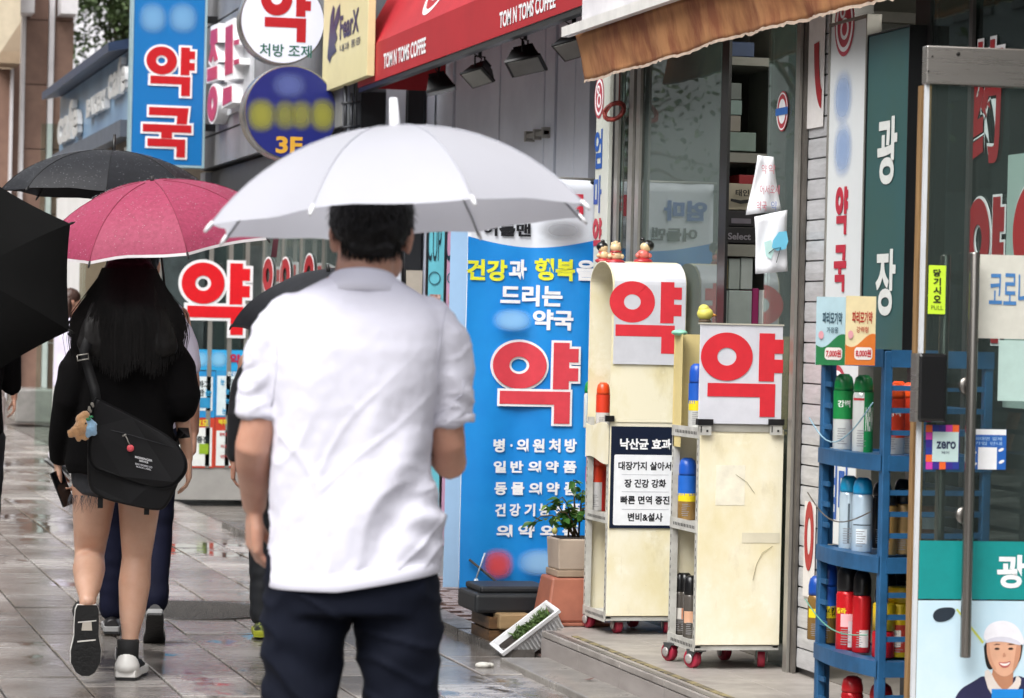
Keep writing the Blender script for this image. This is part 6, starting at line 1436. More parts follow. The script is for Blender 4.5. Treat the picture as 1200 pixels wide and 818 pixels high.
def face_bits(c, s, M, parent):
    c = V(c)
    for sx in (-1,1):
        b = MB(); b.ell(c+V((sx*.030,.076,.004))*s,(.0125*s,.010*s,.008*s),12,8); b.xf(M); e = b.build('eye', eye_w, parent)
        b = MB(); b.ell(c+V((sx*.030,.0838,.004))*s,(.0055*s,.003*s,.0058*s),10,6); b.xf(M); b.build('iris', eye_d, e)
        b = MB(); b.tube([c+V((sx*.014,.086,.022))*s, c+V((sx*.030,.090,.028))*s, c+V((sx*.048,.078,.022))*s],[.0022*s,.003*s,.0018*s],6); b.xf(M); b.build('eyebrow', hair_m, parent)
    b = MB(); b.ell(c+V((0,.0915,-.053))*s,(.019*s,.005*s,.0038*s),12,6); b.ell(c+V((0,.0895,-.060))*s,(.017*s,.005*s,.0042*s),12,6); b.xf(M); b.build('mouth', lip_m, parent)
def strand(b, pts, w, side):
    """thin tapering ribbon"""
    n = len(pts); vs = []
    for i,p in enumerate(pts):
        t = i/(n-1); ww = w*(1-t*.75); vs += [p-side*ww, p+side*ww]
    b.add(vs, [(2*i,2*i+1,2*i+3,2*i+2) for i in range(n-1)], True)
def shoe(parent, M, upper, solec, midc, s=1.0, name='shoe', heelc=None, treads=False, ankle=True, logo=False, L=.27):
    """local frame: heel at the origin, toe +y, up +z"""
    W = .050*s; half = [( -.02,.030),(0,.036),(.05,.038),(.11,.038),(.17,.047),(.22,.046),(.26,.030),(.275,.012)]
    def outline(g, k=1.0):
        r = [( w*s*g*k, y*L/.27) for y,w in half]; return [V((x,y,0)) for x,y in r]+[V((-x,y,0)) for x,y in reversed(r)]
    def layer(b, z0, z1, g0, g1):
        o0, o1 = outline(g0), outline(g1); n = len(o0)
        b.add([p+V((0,0,z0)) for p in o0]+[p+V((0,0,z1)) for p in o1], [tuple(reversed(range(n))), tuple(range(n,2*n))]+[(i,(i+1)%n,n+(i+1)%n,n+i) for i in range(n)]); return b
    up_ = Vol()
    rs = [(-.012,.030,.032,.03),(.01,.036,.040,.045),(.06,.037,.050,.055),(.12,.037,.042,.045),(.17,.043,.034,.036),(.22,.041,.028,.028),(.255,.028,.022,.02),(.268,.012,.016,.012)]
    rings = []
    for (y,w,h,_) in rs:
        ring = [V((w*s*math.cos(a)*.97, y*L/.27, .022*s+max(0,h*s*1.25*math.sin(a))-.004*(math.sin(a)<0))) for a in [2*math.pi*k/14 for k in range(14)]]
        rings.append(ring)
    b = MB(); b.loft(rings); b.xf(M); u = b.build(name, upper, parent)
    if ankle: b = MB(); b.lathe((0,.028,.045*s),[(.036*s,0),(.036*s,.05*s),(.037*s,.085*s),(.033*s,.088*s)],16); b.xf(M); b.build('collar', upper, u)
    b = MB(); layer(b, .010*s, .034*s, 1.06, 1.04); b.xf(M); bevel(b.build('midsole', midc, u),.003)
    b = MB(); layer(b, .0, .0098*s, 1.0, 1.03); b.xf(M); sl = b.build('outsole', solec, u)
    if heelc:
        b = MB(); b.lathe((0,.016,.030*s),[(.042*s,0),(.041*s,.022*s),(.030*s,.05*s),(.010*s,.085*s)],16); b.xf(M); b.build('heel_patch', heelc, u)
    if treads:
        gr = mat('sole_gap_white','#d8d4ce',.6)
        b = MB(); b.add([(-.017,.045,-.001),(.017,.045,-.001),(.02,.078,-.001),(-.02,.078,-.001)],[(0,1,2,3)]); b.xf(M); b.build('sole_window', mat('sole_window','#b9b1a6',.5), u, False)
        for y0,y1 in ((.038,.043),(.112,.118)):
            b = MB(); b.add([(-.035,y0+.006,-.001),(.035,y0,-.001),(.035,y1-.001,-.001),(-.035,y1+.006,-.001)],[(0,1,2,3)]); b.xf(M); b.build('sole_groove', gr, u, False)
    if logo:
        b = MB(); c_ = (-.0385*s,.03,.085*s); b.lathe(c_,[(.022*s,0),(.022*s,.002)],20,V((-1,0,0))); b.xf(M); b.build('ankle_patch', M_white_print, u)
        b = MB(); pts = []
        for k in range(10):
            a = math.pi/2+math.pi*k/5; r_ = (.010 if k%2==0 else .0045)*s; pts.append(V((-.0412*s,.03+r_*math.cos(a),.085*s+r_*math.sin(a))))
        b.add(pts,[tuple(range(10))]); b.xf(M); b.build('star_print', M_black_print, u, False)
    return u
def screen_frame(px, dist, turn=0.0):
    """feet position and a rotation whose +y looks away along the line of sight"""
    d = ray(px, 400); d.z = 0; d.normalize(); p = V((0,0,0))+d*(dist/ (V((fw.x,fw.y,0)).normalized().dot(d)))
    a = math.atan2(-d.x, d.y) + turn
    return Matrix.Translation((p.x,p.y,0)) @ Matrix.Rotation(a,4,'Z'), p

# ------------------------------------------------------------------ umbrellas
def umbrella(C, Rr, H, Mrot, phase, m, label, n=8, rib_m=None, tip_m=None, ferrule=.06, shaft=.6, A=1.12, hem=None, scallop=.05, crook=None, name='umbrella', sag=.0, handle_m=None, shaft_dir=None, ferr_r=.006, sub=8, seam=None, shaft_m=None):
    T = Matrix.Translation(C) @ Mrot.to_4x4()
    r_ = root(name, C, label, 'umbrella')
    tips = []
    def rp(ang_, t): 
        th = t*A; r = Rr*math.sin(th)/math.sin(A); z = H*(math.cos(th)-math.cos(A))/(1-math.cos(A)); return V((r*math.cos(ang_), r*math.sin(ang_), z))
    nt_, ns_ = 12, sub; b = MB(); hb_ = MB()
    for k in range(n):
        a0 = phase+2*math.pi*k/n; a1 = phase+2*math.pi*(k+1)/n; vs = []
        for j in range(nt_+1):
            t = j/nt_; t = max(t, .012)
            p0, p1 = rp(a0,t), rp(a1,t)
            for i in range(ns_+1):
                s = i/ns_; q = p0.lerp(p1,s); g = 4*s*(1-s)
                q.x *= 1-scallop*g*t**3; q.y *= 1-scallop*g*t**3; q.z += g*t*(.02*H) + g*.010*noise.noise(V((q.x*6,q.y*6,k*3.1)))*t
                vs.append(q)
        b.add(vs, [(j*(ns_+1)+i, j*(ns_+1)+i+1, (j+1)*(ns_+1)+i+1, (j+1)*(ns_+1)+i) for j in range(nt_) for i in range(ns_)], True)
        edge = vs[-(ns_+1):]
        if hem:
            e2 = [q+V((0,0,.006)) for q in edge]; e3 = [q*1.002+V((0,0,-.005)) for q in edge]
            hb_.add(e2+e3, [(i,i+1,ns_+1+i+1,ns_+1+i) for i in range(ns_)], True)
        tips.append((a0, rp(a0,1.0)))
    b.xf(T); bm = bmesh.new(); me = b.mesh('canopy', V(r_['wl'])); bm.from_mesh(me); bmesh.ops.recalc_face_normals(bm, faces=bm.faces); bm.to_mesh(me); bm.free(); me.polygons.foreach_set('use_smooth',[True]*len(me.polygons))
    cn = link('canopy', me, m, r_, worldloc(r_))
    # creases along the ribs
    me.update()
    if hem: hb_.xf(T); hb_.build('hem', hem, r_, False)
    for a0,tp in tips:
        q = MB(); pts = [rp(a0, j/9)*1.0 - V((0,0,.006)) for j in range(1,10)]; q.tube(pts,.0022,5); q.xf(T); rb = q.build('rib', rib_m, r_)
        dr_ = (rp(a0,1)-rp(a0,.93)).normalized(); q = MB(); q.tube([tp-dr_*.008, tp+dr_*.008, tp+dr_*.020],[.0045,.005,.003],7); q.xf(T); q.build('tip', tip_m, rb)
        q = MB(); q.tube([V((0,0,H*.15)), rp(a0,.45)-V((0,0,.008))],.0018,4); q.xf(T); q.build('stretcher', rib_m, rb)
    q = MB(); q.tube([V((0,0,H-.01)),V((0,0,H+ferrule*.2)),V((0,0,H+ferrule))],[ferr_r*1.7,ferr_r*1.35,ferr_r],12); q.xf(T); q.build('ferrule', tip_m, r_)
    q = MB(); q.tube([V((0,0,H)),V((0,0,-shaft))],.0045,8); q.xf(T); q.build('shaft', shaft_m or rib_m, r_)
    if seam:
        for a0,tp in tips:
            q = MB(); q.tube([rp(a0, j/12)+V((0,0,.0015)) for j in range(1,13)],.0014,4); q.xf(T); q.build('seam', seam, cn)
    q = MB(); z = -shaft
    if crook: q.tube([V((0,0,z+.08)),V((0,0,z)),V((.008,0,z-.03)),V((.03,0,z-.045)),V((.052,0,z-.035)),V((.06,0,z-.01))],.010,10)
    else: q.lathe((0,0,z-.06),[(.010,0),(.014,.02),(.012,.07),(.007,.10)],12)
    q.xf(T); q.build('handle', handle_m or tip_m, r_)
    return r_, T
def drops(T, Rr, H, A, parent, n, m, seed=1, size=.003):
    rr = random.Random(seed); b = MB()
    for _ in range(n):
        a = rr.uniform(0,6.283); t = math.sqrt(rr.uniform(.02,1)); th = t*A; r = Rr*math.sin(th)/math.sin(A)*.965; z = H*(math.cos(th)-math.cos(A))/(1-math.cos(A))+.004
        s = size*rr.uniform(.4,1.2); c_ = V((r*math.cos(a),r*math.sin(a),z)); b.add([c_+V((s,0,0)),c_+V((0,s,0)),c_+V((-s,0,0)),c_+V((0,-s,0)),c_+V((0,0,s*.6))],[(0,1,4),(1,2,4),(2,3,4),(3,0,4)],True)
    b.xf(T); o = b.build('water_drop', m, parent, False); o['kind'] = 'stuff'
drop_m = mat('water_drop','#b9b9c0',.05,var=0,spec=1.0)

# ------------------------------------------------------------------ the man in the white polo shirt
MP, mp_ = screen_frame(420, 6.4)
man = root('person', (mp_.x,mp_.y,0), 'man seen from behind in white polo shirt and navy trousers under the white umbrella', 'person')
EL = V((-.214,-.015,1.145)); WL = V((-.212,.120,1.010))
ER = V((.199,.05,1.115)); WR = V((.12,.27,1.22))
HC = V((.022,.035,1.585))
body = Vol()
body.rings([(.84,0,0,.145,.095),(.95,0,0,.150,.100),(1.08,0,0,.138,.095),(1.2,0,0,.145,.10),(1.32,0,0,.160,.108),(1.41,0,0,.155,.095),(1.46,0,.0,.11,.075),(1.50,0,.002,.066,.062)],24)
body.limb([(.004,.0,1.45),(.008,.005,1.51),(.014,.018,1.56),(.02,.03,1.62)],[.066,.060,.059,.062],20)
head_vol(body, HC, 1.02)
for sx,E_,W_ in ((-1,EL,WL),(1,ER,WR)):
    sh_ = V((sx*.152,0,1.385)); m1 = sh_.lerp(E_,.5)
    body.limb([sh_,m1,E_.lerp(m1,.25),E_,E_.lerp(W_,.28),E_.lerp(W_,.7),W_],[.046,.043,.038,.0375,.0385,.031,.0255],16)
hand(body, WL, V((.01,.12,-1)), (1,.25,0), (.0,1,0), 1.04, .62)
hand(body, WR, (-.05,.35,.9), (-.8,.5,.1), (-.3,1,.3), 1.0, 1.3)
for sx in (-1,1):
    body.limb([(sx*.085,0,.86),(sx*.098,.005,.66),(sx*.10,.01,.47),(sx*.10,-.015,.33),(sx*.10,-.03,.09)],[.085,.072,.052,.052,.038],16)
    body.limb([(sx*.10,-.03,.06),(sx*.105,.08,.035)],[.034,.026],10)
me = fuse(body, .0048, 5); body_o = place(me, 'body', skin, man, MP); face_bits(HC, 1.02, MP, man)
# shirt
sv = Vol()
sv.rings([(.862,.002,0,.180,.135),(.90,.002,0,.180,.135),(.96,.002,.0,.178,.13),(1.05,-.002,0,.172,.126),(1.13,-.010,0,.163,.124),(1.20,-.010,0,.163,.126),(1.28,-.004,0,.180,.130),(1.35,0,-.002,.186,.128),(1.40,0,-.002,.186,.118),(1.435,0,-.002,.170,.104),(1.462,0,0,.137,.092),(1.482,.003,.002,.100,.078),(1.498,.005,.004,.072,.066)],40,2.5)
sv.limb([(-.135,0,1.405),(-.168,-.002,1.365),(-.188,-.006,1.30),(-.197,-.008,1.245),(-.200,-.010,1.222)],[.066,.063,.054,.0475,.046],20)
sv.limb([(.135,0,1.405),(.170,.002,1.365),(.190,.010,1.30),(.196,.022,1.245),(.197,.028,1.222)],[.066,.063,.056,.050,.0485],20)
sv.tube([(-.200,-.010,1.235),(-.2015,-.010,1.205)],[.0480,.0490],24); sv.tube([(.197,.026,1.235),(.198,.034,1.203)],[.0505,.0515],24)
me = fuse(sv, .0058, 7)
def wrinkle(p):
    n_ = noise.noise; d = 0.0
    lo = max(0, min(1, (1.40-p.z)/.35)); back = 1.0
    q = V((p.x*5.2+p.z*2.4, p.y*3, p.z*2.2)); d += .0115*n_(q)*lo                       # broad folds falling from the shoulders
    q = V((p.x*17-p.z*7.5, p.y*5+2, p.z*5)); d += .0085*n_(q)*lo
    s_ = p.x*9+(p.z-1.1)*-6.5; d += .0055*math.sin(s_*2.6+3*n_(V((p.x*4,p.z*4,7))))*lo*max(0,min(1,(p.x+.12)*6))
    w = max(0,1-abs(p.z-1.0)/.16)*max(0,min(1,(p.x-.05)*9)); d += .0075*math.sin(p.z*75+p.x*22+4*n_(V((p.x*5,p.z*5,1))))*w*.7
    arm = max(0, min(1,(abs(p.x)-.165)*25)); d += .0032*math.sin(p.z*70+p.x*60*math.copysign(1,p.x)+3*n_(p*9))*arm*(1 if p.z > 1.24 else 0)
    rg_ = lambda v: max(0,1-abs(v)*4.5)**2
    d += .0040*rg_(n_(V((p.x*7+p.z*6, p.y*4, p.z*3.0-p.x*4))))*lo + .004*rg_(n_(V((p.x*11-p.z*9, p.y*6+4, p.z*5))))*lo
    d += .0035*rg_(n_(V((p.x*16,p.y*12+8,p.z*26))))*arm
    d += .0011*n_(p*45)
    if p.z < .885: d *= .45
    return d
displace(me, wrinkle)
def hemlift(p): p = V(p); p.z += .036*max(0,min(1,(p.x+.03)/.2))*max(0,min(1,(1.08-p.z)/.2)); return p
for v_ in me.vertices: v_.co = hemlift(v_.co)
shirt_m = mat('white_pique_cotton','#d9d8e4',.9,var=.02,vs=3,bump=.12,bs=900,spec=.2)
shirt = place(me, 'polo_shirt', shirt_m, man, MP)
from mathutils.bvhtree import BVHTree
bmx = bmesh.new(); bmx.from_mesh(shirt.data); tree_ = BVHTree.FromBMesh(bmx); MPi = Matrix.Translation(-worldloc(man)) @ MP
seam_m = mat('shirt_seam','#c4c3cf',.9,var=.02)
def seam(pts_dirs, name='seam'):
    pts = []
    for o_, d_ in pts_dirs:
        a = MPi @ V(o_); dd = (MPi.to_3x3() @ V(d_)).normalized(); hit = tree_.ray_cast(a + dd*.6, -dd)
        if hit[0] is not None: pts.append(hit[0] + hit[1]*.0004 + worldloc(man))
    if len(pts) > 3: MB().tube(pts, .0011, 5).build(name, seam_m, shirt, False)
for sx in (-1,1):
    seam([((sx*(.150+.012*math.sin(a)), 0, 1.37), (sx*.25, -math.cos(a), math.sin(a))) for a in [R(-70)+R(170)*k/40 for k in range(41)]])
    seam([((sx*.12,0,z),(sx*1,-.35,0)) for z in [.87+.42*k/30 for k in range(31)]])
bmx.free()
b = MB(); n_ = 40                                                  # collar
def cring(rx,ry,z,zf,cx=.006,cy=.006): return [V((cx+rx*math.sin(a), cy-ry*math.cos(a), z-(zf*(1-math.cos(a))/2))) for a in [2*math.pi*k/n_ for k in range(n_)]]
b.loft([cring(.058,.058,1.47,.03),cring(.0625,.062,1.513,.035),cring(.0665,.067,1.520,.037),cring(.072,.073,1.515,.039),cring(.090,.087,1.494,.045),cring(.106,.098,1.477,.055),cring(.102,.094,1.471,.055),cring(.07,.068,1.46,.03)], False); b.xf(MP); b.build('collar', shirt_m, shirt)
for cx_,cz,cy_,rr_ in ((-.2010,1.214,-.010,.0474),(.1978,1.212,.030,.0498)):
    b = MB(); b.lathe((cx_,cy_,cz-.010),[(rr_*.97,-.0),(rr_*1.01,.001),(rr_*1.015,.016),(rr_*.98,.018)],26); b.xf(MP); b.build('sleeve_hem', shirt_m, shirt)
b = MB(); rg = []
for z,g in ((.853,1.0),(.856,1.012),(.880,1.010),(.882,.995)):
    rg.append([V((.002+.1775*g*math.copysign(abs(math.cos(a))**.8,math.cos(a)), .1335*g*math.copysign(abs(math.sin(a))**.8,math.sin(a)), z)) for a in [2*math.pi*k/48 for k in range(48)]])
b.loft(rg, False); b.v = [hemlift(p) for p in b.v]; b.xf(MP); b.build('bottom_hem', shirt_m, shirt)
# trousers
tv = Vol()
tv.rings([(.80,0,0,.170,.118),(.86,0,0,.178,.122),(.93,0,0,.172,.118),(1.0,0,0,.16,.11)],30)
for sx in (-1,1): tv.limb([(sx*.090,0,.86),(sx*.098,.0,.76),(sx*.104,.0,.62),(sx*.106,.0,.47),(sx*.105,-.01,.3),(sx*.104,-.02,.09)],[.094,.089,.076,.066,.062,.058],22)
me = fuse(tv, .007, 5)
displace(me, lambda p: .007*max(0,1-abs(noise.noise(V((p.x*6,p.y*5,p.z*13+p.x*6))))*4.5)**2+.0045*noise.noise(V((p.x*7,p.y*7,p.z*16)))+.0035*math.sin(p.z*38+9*noise.noise(V((p.x*5,p.y*5,p.z*3)))+p.x*14)*max(0,min(1,(.84-p.z)*6)))
navy = mat('navy_cotton','#0e1322',.85,var=.18,vs=5,bump=.08,bs=500,spec=.2)
place(me, 'trousers', navy, man, MP)
for sx in (-1,1): shoe(man, MP @ Matrix.Translation((sx*.105,-.08,.0)), mat('dark_leather','#1b1a1c',.4), eye_d, mat('grey_sole','#8d8d8d',.6))
# hair: cap with short tufts
hv = Vol(); c_ = HC
hv.ell(c_+V((0,-.010,.050)),(.0875,.103,.092),24,16); hv.ell(c_+V((0,-.034,.012)),(.077,.078,.058),20,12); hv.ell(c_+V((0,.02,.098)),(.074,.09,.052),20,12)
hv.ell(c_+V((-.060,-.002,.028)),(.028,.05,.035),14,10); hv.ell(c_+V((.060,-.002,.028)),(.028,.05,.035),14,10); hv.limb([c_+V((-.030,-.082,-.026)),c_+V((.030,-.082,-.026))],[.020,.020],12)
me = fuse(hv, .005, 3); displace(me, lambda p: .0050*noise.noise(p*38)+.0035*noise.noise(p*95))
ho = place(me, 'hair', hair_m, man, MP)
b = MB(); rr = random.Random(2)
for k in range(2600):
    u_ = rr.uniform(-1,1); a = rr.uniform(0,6.283); zz = u_*.9
    dirv = V((math.cos(a)*math.sqrt(1-zz*zz), math.sin(a)*math.sqrt(1-zz*zz), zz))
    if dirv.y > .55 and dirv.z < .5: continue
    p = c_+V((dirv.x*.085, -.012+dirv.y*.101, .048+dirv.z*.090)); 
    if p.z < c_.z-.032: continue
    d_ = (dirv*.55+V((rr.uniform(-.5,.5),rr.uniform(-.5,.5),-.75 if dirv.z < .3 else rr.uniform(-.4,.3)))).normalized(); L_ = rr.uniform(.010,.022)
    strand(b, [p, p+d_*L_*.5+dirv*.002, p+d_*L_], .0011, d_.cross(dirv).normalized() if d_.cross(dirv).length > .01 else V((1,0,0)))
for k in range(520):      # nape fringe
    x_ = rr.uniform(-.062,.062); p = c_+V((x_,-.093+.35*abs(x_)**1.1*.9,-.036+rr.uniform(-.006,.02)+.3*abs(x_)*.5)); strand(b,[p,p+V((x_*.02,.002,-.010)),p+V((x_*.03,.006,-rr.uniform(.012,.024)))],.0009,V((1,0,0)))
b.xf(MP); o = b.build('hair_tuft', hair_m, ho, False); o['kind'] = 'stuff'
# white umbrella
Cw = facing(0)  # centre from the picture: rim centre
def pt_at(px, py, dist):
    d = ray(px,py); return CAM + d*(dist/d.dot(V((fw.x,fw.y,0)).normalized()))
fwd2 = V((fw.x,fw.y,0)).normalized(); rgt2 = V((fwd2.y,-fwd2.x,0))
wu_m = mat('white_vinyl','#d6d7e0',.4,var=.02,vs=2,trans=.47)
wh_m = mat('white_plastic','#ececf0',.35); grey_rib = mat('pale_metal_rib','#a9abb0',.35,.6)
def rotm(lean_right, lean_back, spin=0):
    """axis leans; columns are view right, view forward, up"""
    B = Matrix((rgt2, fwd2, V((0,0,1)))).transposed()
    return B @ Matrix.Rotation(lean_right,3,'Y') @ Matrix.Rotation(lean_back,3,'X') @ Matrix.Rotation(spin,3,'Z')
cw = pt_at(469, 259, 6.50)
wu,TW = umbrella(cw, .418, .200, rotm(R(-4.6),R(-3.2)), R(22.5), wu_m, 'white translucent umbrella held over the man in the polo shirt', rib_m=grey_rib, tip_m=wh_m, ferrule=.062, shaft=.45, A=.82, scallop=.035, ferr_r=.0085, shaft_m=mat('black_shaft','#141416',.4), seam=mat('white_seam','#b9bac4',.5))
# ------------------------------------------------------------------ the woman with the long hair and shoulder bag
WP, wp_ = screen_frame(150, 12.0)
S0 = 300.0
def wl(px, py, y=0.0):          # point in her own frame for a picture position at depth offset y
    k = (12.0+y)/12.0; return V(((px-150)/S0*k, y, 1.4-(py-374.5)/S0*k))
wo_ = root('person', (wp_.x,wp_.y,0), 'woman with very long black hair, black top and bare legs, walking away at the left', 'person')
body = Vol(); HW = V((.0,.03,1.535))
body.rings([(.80,0,0,.135,.10),(.88,0,0,.155,.108),(1.0,0,0,.125,.088),(1.12,0,0,.115,.082),(1.24,0,0,.135,.09),(1.32,0,0,.135,.08),(1.37,0,0,.09,.06),(1.41,0,0,.052,.05)],22)
body.limb([(0,0,1.36),(0,.005,1.43),(0,.02,1.5)],[.05,.046,.05],16); head_vol(body, HW, .93)
# arms
rs_, re_, rw_ = V((.155,0,1.33)), V((.205,-.02,1.08)), V((.245,.03,.86))
ls_, le_, lw_ = V((-.155,0,1.33)), V((-.235,-.03,1.07)), V((-.262,.06,.83))
for a_,b_,c_ in ((rs_,re_,rw_),(ls_,le_,lw_)): body.limb([a_,a_.lerp(b_,.5),b_,b_.lerp(c_,.3),b_.lerp(c_,.75),c_],[.045,.038,.032,.031,.025,.020],14)
hand(body, rw_, (.06,.10,-1), (-1,.1,0), (0,1,.1), .92, .45); hand(body, lw_, (.05,.15,-1), (1,.2,0), (0,1,0), .90, .8)
# legs: image right leg planted, image left leg trailing with the heel up
hR, kR, aR = V((.062,0,.86)), V((.052,.03,.47)), V((.032,-.02,.135))
hL, kL, aL = V((-.110,0,.86)), V((-.132,.10,.47)), V((-.132,-.20,.315))
body.limb([hR,hR.lerp(kR,.35),hR.lerp(kR,.75),kR,kR.lerp(aR,.3),kR.lerp(aR,.65),aR.lerp(kR,.12),aR],[.098,.088,.070,.058,.0635,.051,.035,.033],20)
body.limb([hL,hL.lerp(kL,.35),hL.lerp(kL,.75),kL,kL.lerp(aL,.3),kL.lerp(aL,.65),aL.lerp(kL,.12),aL],[.098,.088,.071,.059,.064,.051,.035,.033],20)
body.limb([kR+V((0,-.004,-.06)),kR+V((0,-.020,-.15))],[.050,.050],12); body.limb([kL+V((0,-.01,-.02)),kL.lerp(aL,.42)+V((0,-.012,-.012))],[.052,.052],12)
me = fuse(body, .0062, 5); place(me,'body',skin2,wo_,WP); face_bits(HW, .93, WP, wo_)
tvb = Vol()
tvb.rings([(.80,-.015,0,.205,.145),(.84,-.02,0,.215,.148),(.95,-.02,0,.205,.138),(1.08,-.01,0,.19,.128),(1.2,0,0,.185,.122),(1.3,0,0,.182,.108),(1.35,0,0,.145,.085),(1.385,0,0,.08,.065)],34)
tvb.limb([rs_+V((-.03,0,-.02)),rs_.lerp(re_,.5)+V((.01,0,0)),re_+V((.006,0,.02)),re_+V((.004,0,-.015))],[.07,.078,.078,.070],18)
tvb.limb([ls_+V((.03,0,-.02)),ls_.lerp(le_,.5),le_+V((.004,0,.0)),le_.lerp(lw_,.5),lw_+V((.004,-.006,.03))],[.07,.072,.062,.056,.045],18)
me = fuse(tvb, .008, 6)
displace(me, lambda p: .010*noise.noise(V((p.x*7,p.y*5,p.z*3.5)))+.005*noise.noise(V((p.x*20+p.z*9,p.y*8,p.z*9))))
blk_cloth = mat('black_soft_fabric','#060506',.9,var=.3,vs=8,c2='#0a090a',bump=.1,bs=300,spec=.12)
place(me,'black_top',blk_cloth,wo_,WP)
sv_ = Vol(); sv_.rings([(.72,-.0,0,.175,.125),(.80,0,0,.178,.125),(.88,0,0,.168,.118),(.96,0,0,.15,.105)],26)
sv_.limb([(-.105,.01,.80),(-.112,.02,.77)],[.105,.103],18); sv_.limb([(.062,.005,.80),(.060,.01,.77)],[.10,.097],18)
me = fuse(sv_, .009, 3); displace(me, lambda p: .004*noise.noise(p*18)); so = place(me,'denim_shorts',mat('charcoal_denim','#26272b',.8,var=.4,vs=30,bump=.2,bs=400,c2='#3c3e44'),wo_,WP)
b = MB(); rr = random.Random(9)
for k in range(45):
    a = rr.uniform(math.pi*.95,math.pi*1.6); sx = -1; p = V((-.025+sx*.086+.100*math.cos(a),.015+.100*math.sin(a),.685)); strand(b,[p+V((0,0,.03)),p+V((rr.uniform(-.01,.01),-.003,.005)),p+V((rr.uniform(-.02,.02),-.004,-rr.uniform(.0,.04)))],.0009,V((1,0,0)))
b.xf(WP); o = b.build('frayed_thread', mat('grey_thread','#4c4e54',.9), so, False); o['kind'] = 'stuff'
# hair
hv = Vol()
hv.ell(HW+V((0,-.01,.045)),(.098,.112,.095),22,14)
hv.rings([(1.245,0,-.125,.12,.022),(1.27,0,-.128,.185,.034),(1.30,0,-.125,.198,.045),(1.38,0,-.105,.180,.060),(1.44,0,-.085,.155,.075),(1.50,0,-.05,.134,.095),(1.56,0,-.02,.120,.108),(1.62,0,0,.09,.09)],30,2.2)
me = fuse(hv, .008, 4); displace(me, lambda p: .007*noise.noise(V((p.x*38,p.y*30,p.z*3.5)))+.003*noise.noise(V((p.x*110,p.y*60,p.z*6))))
ho = place(me,'hair',hair_m,wo_,WP)
b = MB(); rr = random.Random(6)
for k in range(2300):
    s_ = rr.uniform(-1,1); x1 = s_*.222+rr.gauss(0,.009); x0_ = s_*.10; e_ = 1.265-rr.random()**2*.09+abs(s_)**2*.06+.02*math.sin(s_*9); yb = -.155+abs(s_)**2*.11-rr.uniform(0,.012)
    wv = rr.uniform(0,6); pts = []
    for j in range(9):
        t = j/8; z = 1.60+(e_-1.60)*t; x = x0_+(x1-x0_)*min(1,t*1.5)**1.2*(1-.10*max(0,t-.7)*3)+.004*math.sin(wv+t*7); y = -.09+(yb+.09)*min(1,t*2.0)-(.03*(1-abs(s_)) if t<.5 else .03*(1-abs(s_)))
        pts.append(V((x,y,z)))
    strand(b, pts, rr.uniform(.0016,.0032), V((1,.2,0)).normalized())
for k in range(60):
    sx = rr.choice((-1,1)); z0 = rr.uniform(1.38,1.56); x0_ = sx*(.105+(1.56-z0)*.25); pts = [V((x0_*.95,-.05,z0)),V((x0_+sx*rr.uniform(.004,.016),-.06,z0-.03)),V((x0_+sx*rr.uniform(.006,.024),-.07,z0-.075))]; strand(b,pts,.0009,V((1,0,0)))
b.xf(WP); o = b.build('hair_strand', hair_m, ho, False); o['kind'] = 'stuff'
# shoes
cnv = mat('black_canvas','#101012',.8,bump=.2,bs=500); rubw = mat('white_rubber','#dedcd8',.4,var=.08,vs=12); rubb = mat('black_outsole','#0e0e0f',.5,bump=.3,bs=80)
MR = WP @ Matrix.Translation((.022,-.075,.0)) @ Matrix.Rotation(R(-8),4,'Z')
shoe(wo_, MR, cnv, rubb, rubw, 1.17, 'shoe', heelc=rubw, logo=True)
ML = WP @ Matrix.Translation((-.132,-.235,.285)) @ Matrix.Rotation(R(6),4,'Z') @ Matrix.Rotation(R(-86),4,'X')
shoe(wo_, ML, cnv, rubb, rubw, 1.2, 'shoe', heelc=None, treads=True, L=.25)
# messenger bag
bagm = mat('black_nylon','#0b0b0d',.6,var=.3,vs=6,bump=.12,bs=350,c2='#101013',spec=.25)
bag = root('shoulder_bag', tuple(WP @ V((.06,-.2,.75))), 'black messenger bag with plush keychains hanging on the woman with long hair', 'bag')
def bagshape(poly, y0, y1, round_=.012, name='bag_body', sub=True):
    pts = [wl(*p, -.2) for p in poly]; cx_ = sum(p.x for p in pts)/len(pts); cz_ = sum(p.z for p in pts)/len(pts); P = pts
    for _ in range(2):
        N_ = []
        for i in range(len(P)): a,c = P[i],P[(i+1)%len(P)]; N_ += [a*.78+c*.22, a*.22+c*.78]
        P = N_
    rg = []
    for y,g in ((y0,.93),(y0+.008,.985),(y0+.02,1.0),((y0+y1)/2,1.01),(y1-.02,1.0),(y1,.94)):
        rg.append([V((cx_+(p.x-cx_)*g, y+.012*math.sin((p.x)*18+p.z*7), cz_+(p.z-cz_)*g)) for p in P])
    b = MB(); b.loft(rg); b.xf(WP); return b.build(name, bagm, bag)
bagshape([(107,490),(106,540),(108,574),(125,584),(160,592),(194,598),(204,584),(214,560),(214,535),(160,500)], -.285, -.165)
fl = bagshape([(113,464),(109,490),(105,546),(138,557),(184,572),(208,568),(222,550),(221,534),(206,512),(160,487),(122,469)], -.305, -.282, name='flap')
b = MB(); b.tube([wl(114,500,-.306),wl(150,508,-.31),wl(206,523,-.31)],.0015,5); b.xf(WP); b.build('seam', mat('bag_seam','#26262b',.6), fl)
for (x,y) in ((122,585),(176,592)): b = MB(); p = wl(x,y,-.26); b.box((p.x-.010,p.y-.004,p.z-.035),(p.x+.010,p.y+.004,p.z+.02)); b.xf(WP); b.build('strap_end', bagm, bag)
